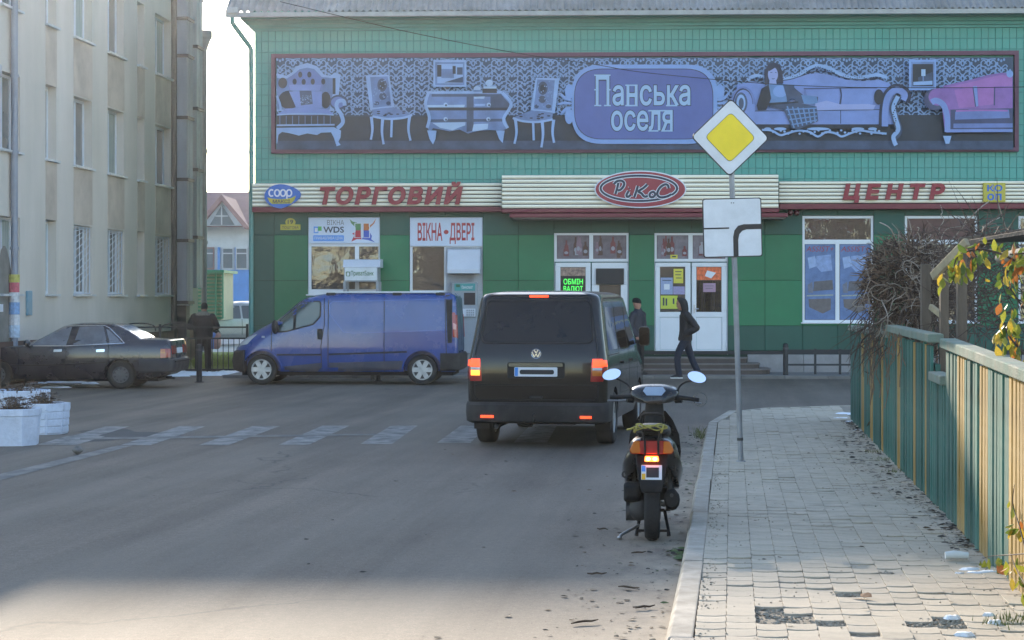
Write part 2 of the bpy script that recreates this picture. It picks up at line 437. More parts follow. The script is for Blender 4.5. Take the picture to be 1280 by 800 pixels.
for j in range(-6, 110):
    for i in range(12):
        t = .152 + PW * (i + .5); s = j * PL + (.012 if i % 2 else -.012)
        if not inside((t, s), OUT) or not inside((t, s + .14), OUT): continue
        wv = .006 * math.sin(s * 1.9 + t * 2.1) + .004 * math.sin(s * 4.7 - t * 5)
        dz = wv + random.gauss(0, .0016); tx, ty = random.gauss(0, .01), random.gauss(0, .008)
        if s < 3.4:
            if broken(s, t):
                if random.random() < .72: continue
                dz -= .012; tx += random.gauss(0, .05); ty += random.gauss(0, .05)
            dz += random.gauss(0, .0018); ty += random.gauss(0, .006)
        slots.append((s, t, dz, tx, ty))
slots.sort(key=lambda q: q[0] + .25 * abs(q[1] - 1))
vis = [q for q in slots if q[0] > -.05]; hid = [q for q in slots if q[0] <= -.05]
rest = MB(SM)
def pmat_(q):
    return Matrix.Translation((q[1], q[0], PAV + q[2])) @ Matrix.Rotation(random.gauss(0, .012), 4, 'Z') @ Matrix.Rotation(q[3], 4, 'X') @ Matrix.Rotation(q[4], 4, 'Y')
for q in vis[:300]: link_mesh('paver', PAVER_ME, pave, pmat_(q))
for q in vis[300:] + hid: paver_geo(rest, SM @ pmat_(q))
M_PAVER2 = mat('paver_far', (.45, .385, .3), .88, var=.2, vscale=5, bump=.35, bscale=120, dust=((.46, .395, .3), .5, 1.6))
tag(rest.build('paver', M_PAVER2, pave), kind='stuff')

# kerb stones, each its own piece
M_KERB = mat('kerb_concrete', (.4, .355, .295), .85, var=.2, vscale=5, bump=.35, bscale=80, orand=.08, dust=((.24, .2, .15), .5, 4))
kerb = tag(MB(SM).box(.02, .13, -9, 17.4, -.2, -.05).build('kerb', M_KERB, origin=SM), kind='structure')
def kerb_stone(a, b, w=.15, h=PAV + .008):
    (t0, s0), (t1, s1) = a, b
    d = Vector((t1 - t0, s1 - s0)); L = d.length; d /= L; nrm = Vector((d.y, -d.x))
    M = SM @ Matrix(((d.x, nrm.x, 0, t0), (d.y, nrm.y, 0, s0), (0, 0, 1, random.uniform(-.004, .004)), (0, 0, 0, 1)))
    m = MB(M); m.prism([(0, -.2), (w, -.2), (w, h), (.028, h), (.004, h - .05)], .006, L - .006, 'yz')
    # the profile runs across (local y), the length along local x
    return m.build('kerb_stone', M_KERB, kerb, bevel=.008, seg=2, fix=True)
ks = [-9, -6, -3, 0.02, 2.95, 5.92, 8.8, 11.65, 14.5, 17.4]
for a, b in zip(ks[:-1], ks[1:]): kerb_stone((random.uniform(-.008, .008), a), (random.uniform(-.008, .008), b))
kerb_stone((.0, 17.41), (.27, 20.3))
for a, b in (((.27, 20.3), (.85, 21.5)), ((.85, 21.5), (1.9, 22.2)), ((1.9, 22.2), (4.2, 22.7)), ((4.2, 22.7), (7, 23.0))): kerb_stone(a, b, .1, PAV - .01)

# gravel in the gaps, sand and leaf litter: uncountable
M_GRAVEL = mat('gravel', (.36, .31, .24), .9, var=.3, vscale=30, orand=.2)
def pebble(mb, c, r, flat=.6):
    vs = []
    for d in ((1, 0, 0), (-1, 0, 0), (0, 1, 0), (0, -1, 0), (0, 0, 1), (0, 0, -1)):
        k = r * random.uniform(.7, 1.2); vs.append((c[0] + d[0] * k, c[1] + d[1] * k, c[2] + d[2] * k * flat))
    mb.add(vs, [(0, 2, 4), (2, 1, 4), (1, 3, 4), (3, 0, 4), (2, 0, 5), (1, 2, 5), (3, 1, 5), (0, 3, 5)])
gv = MB(SM)
for (x, y, a, b) in HOLES:
    for _ in range(int(70 + a * 5)):
        th = random.uniform(0, 6.28); q = math.sqrt(random.random()) * 1.15
        p = ST(x + a * q * math.cos(th), y + b * q * math.sin(th), PAV)
        if .2 < p.x < 2.0: pebble(gv, (p.x, p.y, PAV - .02 + random.uniform(0, .01)), random.choice((.006, .009, .012, .018)))
for _ in range(900):                                            # grit in the joints and along the fence
    s = random.uniform(0, 12) ** 1.0; t = random.choice((random.uniform(.16, 2.0), 2.02 - abs(random.gauss(0, .16)), .17 + abs(random.gauss(0, .05))))
    pebble(gv, (t, s, PAV + .004), random.choice((.004, .006, .009)))
tag(gv.build('gravel', M_GRAVEL), kind='stuff')
M_LITTER = [mat('dry_leaf', (.10, .065, .035), .9, var=.4, vscale=20), mat('dark_litter', (.035, .03, .024), .95, var=.4, vscale=20), mat('green_leaf_litter', (.07, .11, .03), .8, var=.3, vscale=20)]
def leaf_bit(mb, x, y, z, r):
    a = random.uniform(0, 6.28); c, s_ = math.cos(a), math.sin(a); w = r * random.uniform(.35, .7); h = r * random.uniform(.15, .5)
    def P(u, v, zz): return (x + u * c - v * s_, y + u * s_ + v * c, z + zz)
    mb.add([P(-r, 0, h * .5), P(-r * .3, -w, .002), P(-r * .3, w, h), P(r * .4, -w * .8, .003), P(r * .4, w * .8, h * .8), P(r, 0, h * .3)], [(0, 1, 2), (1, 3, 4, 2), (3, 5, 4)])
lt = MB(SM)
for _ in range(900):
    s = random.uniform(-.3, 17); t = -abs(random.gauss(0, .42)) - .02
    if random.random() < .12: t -= random.uniform(0, 3)
    lt.cur = random.choice((0, 1, 1, 1, 2)) if t > -.5 else random.choice((0, 1, 1)); leaf_bit(lt, t, s, .003, random.choice((.006, .008, .01, .014, .02, .03)))
for _ in range(1000):
    s = random.uniform(3.5, 18); t = 2.03 - abs(random.gauss(0, .17)) * (1.6 if 7 < s < 15 else .6)
    lt.cur = random.choice((0, 1, 1, 1)); leaf_bit(lt, t, s, PAV + .006, random.choice((.008, .012, .02, .035)))
for _ in range(110):
    lt.cur = random.choice((0, 1)); leaf_bit(lt, random.uniform(.2, 2), random.uniform(0, 14), PAV + .006, random.choice((.01, .015, .02)))
for _ in range(60):
    p = ST(random.gauss(848, 9), random.gauss(693, 5)); lt.cur = random.choice((1, 2, 2)); leaf_bit(lt, min(p.x, -.02), p.y, .004, random.choice((.015, .025, .04)))
for _ in range(120):
    a = SMI @ Vector((random.uniform(-12, 3), random.uniform(13, 42), 0)); lt.cur = random.choice((0, 1)); leaf_bit(lt, a.x, a.y, .003, random.choice((.006, .01, .016)))
tag(lt.build('leaf_litter', M_LITTER), kind='stuff')
def twig(px, py, L, z=0.):
    p = ST(px, py, z); m = MB(SM); a = random.uniform(-.6, .6)
    pts = [(p.x + (i - 2) * L / 4 * math.cos(a), p.y + (i - 2) * L / 4 * math.sin(a) + random.gauss(0, .008), z + .012 + random.uniform(0, .012)) for i in range(5)]
    m.tube(pts, [.004, .007, .0075, .006, .003], 6); return m
for (x, y, L, lab) in ((731, 781, .17, 'pale broken stick on the road in the sunlit strip'), (753, 664, .09, 'short dark twig on the asphalt left of the scooter stand'), (746, 720, .13, 'dark curled twig on the asphalt, middle of the row by the wheel track'),
                       (798, 693, .12, 'dark twig on the asphalt just below the scooter rear wheel'), (786, 737, .16, 'thin brown stick lying by the sand near the kerb'), (805, 762, .15, 'forked brown twig on sunlit sand beside the kerb')):
    tag(twig(x, y, L).build('twig', mat('twig_bark', (.075, .05, .033), .9, var=.3, vscale=30), smooth=60), lab, 'twig', 'fallen twigs on the road')
p = ST(97, 568); m = MB(SM); pebble(m, (p.x, p.y, .05), .09, .7); tag(m.build('stone', mat('stone_grey', (.16, .15, .14), .9, var=.3, vscale=12), bevel=.015), 'small grey stone lying on the road beyond the edge line', 'stone')

# curled dry leaf and paper scrap on the sunny pavers
p = ST(1076, 749, PAV); m = MB(SM); leaf_bit(m, p.x, p.y, PAV + .008, .07); leaf_bit(m, p.x + .03, p.y, PAV + .012, .05)
tag(m.build('dry_leaf', mat('rust_leaf', (.17, .075, .03), .8, var=.3, vscale=20)), 'single rust brown curled leaf on the sunlit pavers', 'leaf')
p = ST(1196, 700, PAV); m = MB(SM); m.tube([(p.x - .075, p.y, PAV + .03), (p.x - .02, p.y + .005, PAV + .034), (p.x + .075, p.y + .01, PAV + .03)], [.024, .03, .022], 9)
tag(m.build('paper_scrap', mat('paper', (.75, .75, .74), .7, var=.08, vscale=12), smooth=40), 'crumpled white paper roll lying near the foot of the fence', 'litter')
# remains of snow
M_SNOW = mat('snow', (.82, .84, .88), .6, var=.06, vscale=10, bump=.5, bscale=30)
def snow_blob(mb, c, rx, ry, h):
    n = 14; ring = []; ring2 = []
    for i in range(n):
        a = 6.283 * i / n; k = random.uniform(.65, 1.2); ring.append((c[0] + rx * k * math.cos(a), c[1] + ry * k * math.sin(a), c[2] - .012)); ring2.append((c[0] + rx * k * .6 * math.cos(a), c[1] + ry * k * .6 * math.sin(a), c[2] + h * random.uniform(.5, 1)))
    mb.loft([ring, ring2], cap=True)
sn = MB()
for (x, y, a, b) in ((1212, 712, .1, .05), (1222, 717, .16, .05), (1236, 716, .1, .04), (1236, 769, .06, .03), (1244, 778, .05, .03), (1205, 793, .07, .03), (1190, 772, .06, .03), (1200, 718, .05, .03), (1058, 517, .25, .16), (1052, 523, .2, .1), (1062, 527, .1, .07), (1072, 538, .08, .06)):
    g = G(x, y, PAV); snow_blob(sn, (g.x, g.y, PAV + .004), a * .8, b, .012)
for i in range(60):
    x = random.uniform(-40, 300); g = G(x, random.uniform(465.5, 471), .0); snow_blob(sn, (g.x, g.y, .012), random.uniform(.15, .5), random.uniform(.08, .2), .05)
for i in range(16):
    g = G(random.uniform(30, 125), random.uniform(478, 486), 0); snow_blob(sn, (g.x, g.y, .012), random.uniform(.1, .35), random.uniform(.05, .12), .03)
tag(sn.build('snow', M_SNOW, smooth=50), kind='stuff')

# weeds at the kerb and at the fence foot
def blades(mb, M, n, spread, h):
    for _ in range(n):
        x, y = random.gauss(0, spread[0]), random.gauss(0, spread[1]); a = random.uniform(0, 6.28); L = h * random.uniform(.4, 1.1); b = random.uniform(.1, .6) * L
        dx, dy = math.cos(a), math.sin(a); w = .004
        s0 = mb.M; mb.M = M
        mb.add([(x - dy * w, y + dx * w, 0), (x + dy * w, y - dx * w, 0), (x + dx * b * .4, y + dy * b * .4, L * .6), (x + dx * b, y + dy * b, L)], [(0, 1, 2), (0, 2, 3)])
        mb.M = s0
wd = MB()
g = G(879, 548, 0); blades(wd, Matrix.Translation(g), 90, (.05, .5), .13)
for (x, y) in ((1248, 781), (1262, 776), (1276, 772), (1120, 590), (1096, 566), (1105, 575), (1083, 548)): blades(wd, Matrix.Translation(G(x, y, PAV)), 26, (.05, .07), .05)
tag(wd.build('weeds', mat('weed', (.13, .15, .04), .8, var=.4, vscale=8)), kind='stuff')
# ================================================================ PICKET FENCE, GATE, PERGOLA, SHRUB, VINE
FT = 2.05
M_GRN = mat('fence_green', (.033, .125, .098), .75, var=.3, vscale=6, bump=.4, bscale=60, orand=.28, stretch=(1, 1, .25), dust=((.2, .22, .18), .5, 5))
M_YEL = mat('fence_yellow', (.36, .22, .055), .75, var=.25, vscale=6, bump=.4, bscale=60, orand=.18, stretch=(1, 1, .25), dust=((.42, .36, .25), .5, 5))
M_CAP = mat('fence_cap', (.2, .215, .17), .85, var=.3, vscale=8, bump=.5, bscale=60, dust=((.1, .2, .16), .7, 4))
M_WOOD = mat('grey_wood', (.13, .10, .075), .9, var=.35, vscale=8, bump=.5, bscale=50, stretch=(1, 1, .2))
def fence_px(s):
    w = SM @ Vector((FT, s, 0)); return 640 + FPX * w.x / w.y
PICK, PT = .145, .022
pk = {}
for key, m in (('g', M_GRN), ('y', M_YEL)):
    for hname, h in (('tall', 1.32), ('low', 1.02), ('near', 1.13)):
        for v in range(3):
            b = MB(); tp = h + random.uniform(-.004, .004)
            pw = (.052, .058, .047)[v]; zb = -.2 if hname == 'near' else 0.; b.prism([(-pw, zb), (pw, zb), (pw, tp), (-pw, tp)], 0, PT)
            pk[key, hname, v] = b.mesh('picket', m)
def is_yellow(px, near):
    rngs = [(1199, 1209), (1227, 1238), (1265, 1290), (1330, 1352), (1420, 1450)] if near else [(1078.5, 1082), (1089, 1092.5), (1103.5, 1107.5), (1124, 1129), (1143.5, 1148), (1159, 1162)]
    return any(a <= px <= b for a, b in rngs)
def fence_run(name, label, s0, s1, near, hname, group=None, tilt=0.):
    M = SM @ Matrix.Translation((FT, s0, PAV)) @ Matrix.Rotation(R(90), 4, 'Z') @ Matrix.Rotation(tilt, 4, 'Y')   # local x along the fence
    t = thing(name, label, 'gate' if 'gate' in name else 'fence', M=M, group=group)
    k = int((s1 - s0) / PICK)
    for i in range(k):
        s = s0 + (i + .5) * (s1 - s0) / k
        key = 'y' if (name != 'garden_gate' and is_yellow(fence_px(s), near)) else 'g'
        link_mesh('picket', pk[key, hname, random.randrange(3)], t, Matrix.Translation((s - s0, random.gauss(0, .004), random.gauss(.01, .006))) @ Matrix.Rotation(random.gauss(0, .006), 4, 'Y'))
    return t
# pickets face the street: local y of the run points to -x of the street frame, so rails sit at negative local y
fa = fence_run('picket_fence', 'far green and yellow picket fence beyond the gate, overgrown by the bare shrub', 6.95, 18.4, False, 'tall')
fb = fence_run('picket_fence', 'near green and yellow picket fence with a pale flat top board, right of the gate', -4.0, 5.9, True, 'near', tilt=R(-1.03))
fg = fence_run('garden_gate', 'low green garden gate between the two picket fences', 5.97, 6.88, True, 'low')
def rails(t, L, h, cap, capz):
    M = wmat(t)
    for z in (.28, h - .22): MB(M).box(.0, L, -.055, -.012, z, z + .07).build('back_rail', M_GRN, t)
    for a, b, dz in cap:
        MB(M @ Matrix.Rotation(random.gauss(0, .003), 4, 'Y')).box(a, b, -.075, PT + .035, capz + dz, capz + .075 + dz).build('cap_rail', M_CAP, t, bevel=.008)
    x = .1
    while x < L:
        MB(M).box(x, x + .08, -.14, -.058, -.3, h - .02).build('fence_post', M_WOOD, t); x += 2.4
rails(fa, 11.45, 1.32, [(-.05, 4.6, .02), (4.4, 11.5, -.012)], 1.335)
rails(fb, 9.9, 1.13, [(-.1, 4.2, 0), (4.21, 9.98, .004)], 1.14)
rails(fg, .91, 1.02, [(-.01, .92, 0)], 1.035)

# rustic pergola of grey timber behind the gate
pg = thing('pergola', 'rough grey timber pergola standing behind the garden gate', 'pergola', G(1190, 640, PAV))
def px_beam(name, a, b, Y0, Y1, w, h, m=M_WOOD):
    return MB().beam(AT(*a, Y0), AT(*b, Y1), w, h).build(name, m, pg, bevel=.006)
def post(px, top, Y, w): 
    a = AT(px, top, Y); MB().beam((a.x, Y, PAV - .1), (a.x, Y, a.z), w, w, up=(0, 1, 0)).build('post', M_WOOD, pg, bevel=.006)
post(1180, 338, 17.0, .07); post(1202, 308, 17.9, .085); post(1157, 330, 19.5, .09)
M_RAFT = mat('pale_rafter', (.36, .29, .18), .85, var=.25, vscale=10, bump=.4, bscale=50)
px_beam('rafter', (1166, 346), (1209, 302), 17.0, 16.6, .045, .075, M_RAFT)
px_beam('brace', (1163, 383), (1182, 398), 17.2, 17.0, .04, .05, M_RAFT)
px_beam('beam', (1205, 306), (1300, 290), 17.2, 16.0, .09, .06)
px_beam('beam', (1200, 300), (1310, 284), 18.6, 17.8, .05, .04)
MB().tube([AT(1250, 323, 16.0), AT(1275, 318, 15.6), AT(1330, 310, 15.0)], [.045, .05, .05], 8).build('log', mat('pale_log', (.3, .26, .21), .85, var=.25, vscale=8, bump=.4), pg, smooth=50)
MB().beam(AT(1255, 301, 16.5), AT(1330, 290, 15.4), .5, .02).build('roofing_sheet', mat('tar_paper', (.03, .03, .032), .8, bump=.4), pg)

# bare shrub: a dense ball of dead canes spilling over the fence
M_CANE = mat('cane', (.19, .12, .08), .75, var=.4, vscale=6, bump=.3)
M_CANE2 = mat('pale_cane', (.3, .24, .19), .6, var=.3, vscale=6)  # pale tone stands in for sun glinting on the canes
sc_ = Vector((4.52, 22.0, 2.05))
sh = thing('bare_shrub', 'tangled leafless brown shrub spilling over the far picket fence', 'shrub', (sc_.x + .1, sc_.y, PAV))
tr = MB()
for k in range(9):
    a = random.uniform(0, 6.28); b0 = Vector((sc_.x + .1 + .12 * math.cos(a), sc_.y + .12 * math.sin(a), PAV - .03))
    e = sc_ + Vector((random.gauss(0, .3), random.gauss(0, .3), random.uniform(-.2, .5)))
    tr.tube(catmull([b0, b0.lerp(e, .5) + Vector((random.gauss(0, .1), random.gauss(0, .1), .1)), e], 5), [.028, .026, .024, .022, .02, .018, .015, .013, .011, .009, .007], 6)
tr.build('trunk', M_CANE, sh, smooth=60)
def cane(mb, p, d, L, r, n=4, droop=.25, curl=.35):
    pts = [p.copy()]; d = d.normalized()
    for i in range(n):
        d = (d + Vector((random.gauss(0, curl), random.gauss(0, curl), random.gauss(0, curl) - droop)) * (1 / n) * 1.4).normalized()
        p = p + d * (L / n); pts.append(p.copy())
    mb.tube(pts, [r * (1 - .75 * i / n) for i in range(n + 1)], 3, cap=False)
tw = MB()
def shell():
    while True:
        v = Vector((random.uniform(-1, 1), random.uniform(-1, 1), random.uniform(-1, 1)))
        if .15 < v.length < 1: return v
for k in range(3000):
    v = shell(); rad = Vector((v.x * .6, v.y * .8, v.z * .58 + .0)); rad.x += -.05; tw.cur = random.choice((0, 0, 0, 1, 1, 2))
    d = v.normalized() * .8 + Vector((random.gauss(-.15, .7), random.gauss(0, .6), random.gauss(0, .65)))
    cane(tw, sc_ + rad * .88, d, random.uniform(.08, .26), random.choice((.005, .007, .009, .012)), 4, .15, .7)
for k in range(380):                                            # skirt hanging on the fence side and over the cap
    p = sc_ + Vector((random.uniform(-.62, .5), random.uniform(-1.1, .7), random.uniform(-.75, -.2)))
    cane(tw, p, Vector((random.gauss(-.3, .4), random.gauss(0, .5), random.uniform(-1, -.1))), random.uniform(.2, .5), random.choice((.005, .008)), 4, .5, .6)
for k in range(120):                                            # fill toward the pergola
    p = Vector((random.uniform(4.3, 4.75), random.uniform(17.6, 20.5), random.uniform(1.5, 2.55)))
    for _ in range(6): cane(tw, p + Vector((random.gauss(0, .1), random.gauss(0, .1), random.gauss(0, .1))), Vector((random.gauss(0, 1), random.gauss(0, 1), random.gauss(0, .8))), random.uniform(.2, .5), random.choice((.0045, .006, .007)), 4, .2)
tag(tw.build('twigs', [mat('cane_dark', (.075, .048, .036), .8, var=.4, vscale=6), M_CANE, mat('cane_tan', (.26, .2, .15), .6, var=.35, vscale=6)], sh), kind='stuff')  # the tan share paints in sunlit twigs among the brown
M_CANE_ = M_CANE
lc = MB()
for k in range(34):
    v = shell(); p = sc_ + Vector((v.x * .62 - .1, -.5 - random.random() * .35, v.z * .62)); d = Vector((random.gauss(0, 1), random.gauss(0, .3), random.gauss(0, 1))).normalized(); pts = [p]
    for i in range(9): d = (d + Vector((random.gauss(0, .5), random.gauss(0, .15), random.gauss(0, .5)))).normalized(); pts.append(pts[-1] + d * .05)
    lc.tube(catmull(pts, 2), [.0045] * 19, 4)
for (a, b, c) in (((1150, 310), (1178, 300), (1186, 335)), ((1140, 350), (1170, 330), (1180, 365)), ((1120, 300), (1112, 285), (1100, 278)), ((1190, 300), (1220, 265), (1236, 252)), ((1195, 320), (1232, 282), (1250, 272)), ((1100, 430), (1110, 400), (1102, 375)), ((1150, 400), (1160, 370), (1148, 350)), ((1240, 230), (1250, 262), (1262, 300))):
    pts = catmull([AT(*a, 20.9), AT(*b, 20.7), AT(*c, 20.9)], 7); lc.tube(pts, [.006] * len(pts), 5)
tag(lc.build('long_canes', M_CANE2, sh, smooth=60), kind='stuff')
hv = MB()
for k in range(26):                                             # dead tendrils hanging down the street face of the fence
    s = random.uniform(9.5, 14.0); p = SM @ Vector((FT - .05, s, PAV + 1.4)); L = random.uniform(.25, 1.0)
    pts = [p]; 
    for i in range(6): pts.append(pts[-1] + Vector((random.gauss(-.004, .02), random.gauss(0, .04), -L / 6)))
    hv.tube(pts, .005, 4)
tag(hv.build('hanging_tendrils', M_CANE, sh), kind='stuff')

# autumn vine at the right: stems plus single leaves
def leaf_mesh(m, k):
    b = MB(); w = (.5, .62, .42)[k]
    b.add([(0, 0, 0), (-.32 * w, .25, .04), (-.5 * w, .5, .07), (-.3 * w, .8, .03), (0, 1, -.04), (.3 * w, .8, .05), (.5 * w, .5, .08), (.32 * w, .25, .05), (0, .5, -.02)],
          [(0, 8, 1), (1, 8, 2), (2, 8, 3), (3, 8, 4), (4, 8, 5), (5, 8, 6), (6, 8, 7), (7, 8, 0)])
    return b.mesh('leaf', m, smooth=70)
LEAFM = [mat('leaf_green', (.10, .15, .025), .5, var=.25, vscale=15), mat('leaf_lime', (.26, .27, .035), .5, var=.25, vscale=15), mat('leaf_gold', (.45, .32, .04), .5, var=.25, vscale=15), mat('leaf_rust', (.36, .13, .035), .55, var=.3, vscale=15)]
for m in LEAFM:
    b = m.node_tree.nodes['Principled BSDF']; b.inputs['Subsurface Weight'].default_value = 0
    tr_ = m.node_tree.nodes.new('ShaderNodeBsdfTranslucent'); ms = m.node_tree.nodes.new('ShaderNodeMixShader'); ms.inputs[0].default_value = .45
    src = b.inputs['Base Color'].links[0].from_socket; L_ = m.node_tree.links
    L_.new(src, tr_.inputs[0]); L_.new(b.outputs[0], ms.inputs[1]); L_.new(tr_.outputs[0], ms.inputs[2]); L_.new(ms.outputs[0], m.node_tree.nodes['Material Output'].inputs[0])
LEAFS = [[leaf_mesh(m, k) for k in range(3)] for m in LEAFM]
def vine(label, base, stems, leaves, r=.009):
    t = thing('climbing_vine', label, 'vine', base, group='autumn vines at the fence')
    sm = MB()
    for st in stems:
        pts = catmull(st, 6); sm.tube(pts, [r * (1 - .6 * i / len(pts)) for i in range(len(pts))], 6)
    sm.build('stem', mat('vine_bark', (.06, .04, .03), .85, var=.3), t, smooth=60)
    inv = wmat(t).inverted()
    for (p, size, wts) in leaves:
        mi = random.choices(range(4), wts)[0]
        M = Matrix.Translation(p) @ Matrix.Rotation(random.uniform(0, 6.28), 4, 'Z') @ Matrix.Rotation(random.gauss(-1.9, .55), 4, 'X') @ Matrix.Rotation(random.gauss(0, .5), 4, 'Y') @ Matrix.Scale(size, 4)
        link_mesh('leaf', LEAFS[mi][random.randrange(3)], t, inv @ M)
def around(stem_pts, n, spread, size, wts, Y=None):
    out = []; pts = catmull(stem_pts, 8)
    for _ in range(n):
        p = random.choice(pts) + Vector((random.gauss(0, spread), random.gauss(0, spread), random.gauss(-.02, spread)))
        out.append((p, size * random.uniform(.65, 1.25), wts))
    return out
YV = 13.3
s1 = [AT(1330, 380, YV), AT(1275, 330, YV), AT(1230, 312, YV + .1), AT(1200, 318, YV + .2), AT(1192, 335, YV + .2)]
s2 = [AT(1340, 420, YV), AT(1290, 395, YV), AT(1262, 360, YV), AT(1250, 345, YV)]
s3 = [AT(1330, 470, YV - .6), AT(1290, 450, YV - .6), AT(1265, 425, YV - .5), AT(1254, 405, YV - .5)]
s4 = [AT(1320, 300, YV), AT(1290, 315, YV), AT(1262, 318, YV)]
vb = SM @ Vector((FT + .45, 2.6, PAV))
vine('yellow green autumn vine climbing above the top board of the near fence', vb, [[vb, AT(1345, 520, YV), AT(1340, 420, YV), AT(1330, 380, YV)], s1, s2, s3, s4],
     around(s1[1:], 75, .055, .085, (5, 4, 1.5, 1.5)) + around(s2, 36, .05, .085, (5, 3, 2, 1)) + around(s3[1:], 66, .045, .085, (3, 4, 5, 1.4)) + around(s4, 30, .05, .09, (2, 2, 3, 4)) + around([AT(1300, 400, YV), AT(1310, 340, YV), AT(1300, 300, YV)], 60, .1, .1, (4, 4, 2, 2)), .01)
def FF(px, py, off=-.06):                        # point on the street face of the fence
    k = (px - 640) / FPX; p = SM @ Vector((FT + off, 0, 0)); d = SM.to_3x3() @ Vector((0, 1, 0))
    s = (p.x - k * p.y) / (k * d.y - d.x); q = p + d * s
    return Vector((q.x, q.y, CAMH + (HZ - py) * q.y / FPX))
t1 = [FF(1300, 690), FF(1270, 693), FF(1240, 695), FF(1229, 698)]; t2 = [FF(1285, 735), FF(1272, 715), FF(1262, 690)]; t3 = [FF(1285, 700), FF(1275, 660), FF(1266, 630), FF(1268, 606)]
vine('low vine shoot with few yellow leaves at the foot of the near fence', SM @ Vector((FT - .05, 1.5, PAV)), [t1, t2, t3, [SM @ Vector((FT - .05, 1.5, PAV)), FF(1300, 690)]],
     around(t1, 13, .025, .085, (5, 2, 1, 2)) + around(t2, 13, .03, .08, (5, 2, 1, 2)) + around(t3[1:], 9, .02, .07, (3, 5, 3, 1)), .005)
# evergreen undergrowth seen between the posts behind the gate
ug = MB()
for k in range(900):
    c = Vector((random.uniform(4.3, 8.0), random.uniform(17.8, 24.5), random.uniform(.1, 1.35) * random.uniform(.6, 1)))
    a = random.uniform(0, 6.28); e = random.uniform(-.5, .9); w = random.uniform(.03, .07)
    u = Vector((math.cos(a), math.sin(a), e)) * w * 1.6; v = Vector((-math.sin(a), math.cos(a), random.uniform(-.4, .4))) * w * .6
    ug.cur = random.choice((0, 0, 1)); ug.add([c - u, c + v, c + u, c - v], [(0, 1, 2, 3)])
tag(ug.build('undergrowth', [mat('undergrowth_dark', (.02, .03, .012), .8, var=.4), mat('undergrowth_brown', (.07, .05, .03), .85, var=.4)]), kind='stuff')
# ================================================================ GREEN SHOPPING CENTRE
FA_ = R(2.0); fc, fs = math.cos(FA_), math.sin(FA_)
FD = 48.0
FM = Matrix(((fc, fs, 0, 0), (-fs, fc, 0, FD), (0, 0, 1, 0), (0, 0, 0, 1)))   # local x right along the facade, y into the building
def fp(px, py, d=0.):                            # photo pixel -> (x, z) on the plane d in front of the facade
    k = (px - 640) / FPX
    t = (k * (FD - fc * d) + fs * d) / (fc + k * fs)
    Y = FD - fc * d - fs * t
    return t, CAMH + (HZ - py) * Y / FPX
def fx(px, d=0.): return fp(px, 373, d)[0]
def fz(py, d=0., px=760): return fp(px, py, d)[1]
def prect(px0, px1, py0, py1, d=0.):             # rectangle on the facade from a pixel box
    (x0, za), (x1, zb) = fp(px0, py1, d), fp(px1, py0, d)
    m = (px0 + px1) / 2
    za, zb = fp(m, py1, d)[1], fp(m, py0, d)[1]
    return x0, x1, min(za, zb), max(za, zb)

M_TEAL = mat('teal_tile', (.085, .345, .285), .55, var=.08, vscale=.8, bump=.1, bscale=60, dust=((.22, .36, .32), .35, .7))
M_TEALC = mat('teal_plaster', (.1, .33, .29), .7, var=.1, vscale=1.2)
M_GROUT = mat('teal_grout', (.072, .255, .225), .8)
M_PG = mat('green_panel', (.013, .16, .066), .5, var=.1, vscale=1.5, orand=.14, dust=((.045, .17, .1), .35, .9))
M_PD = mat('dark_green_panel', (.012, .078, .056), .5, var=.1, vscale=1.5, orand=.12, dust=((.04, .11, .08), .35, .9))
M_BACK = mat('panel_backing', (.012, .04, .025), .8)
M_PVC = mat('white_pvc', (.72, .74, .78), .4, var=.04, vscale=2)
M_SLATE = mat('slate_roof', (.26, .26, .27), .85, var=.2, vscale=1.5, bump=.3, bscale=30, dust=((.15, .15, .14), .6, 1))
M_CONC = mat('concrete', (.3, .29, .29), .9, var=.15, vscale=3, bump=.3, bscale=40, dust=((.2, .19, .18), .5, 2))
M_STEP = mat('step_tile', (.17, .145, .135), .7, var=.15, vscale=4, dust=((.25, .22, .2), .4, 3))
M_RISER = mat('riser_tile', (.085, .068, .062), .75, var=.15, vscale=4)
M_TRIM = mat('maroon_trim', (.17, .025, .035), .5, var=.1)
M_GOLD = mat('gold_slat', (.95, .87, .68), .3, metal=.1, var=.06, vscale=1, bump=.25, bscale=2.2, stretch=(1, 1, 6))
M_IRON = mat('dark_iron', (.02, .022, .026), .6, var=.2)
def glass_mat(name, col, wav=.12, sc=1.6, ior=1.75):
    m = mat(name, col, .03, var=.2, vscale=.8, bump=wav, bscale=sc); m.node_tree.nodes['Principled BSDF'].inputs['IOR'].default_value = ior; return m
M_GLASS = glass_mat('shop_glass', (.05, .05, .05), .55, 1.1)
xL = fx(313.5); xR = 19.0
B = thing('shopping_centre', 'long green two storey shop building with teal tiled upper wall and slate roof', 'building', M=FM @ Matrix.Translation((xL, 0, 0)))
def fb_(): return MB(FM)
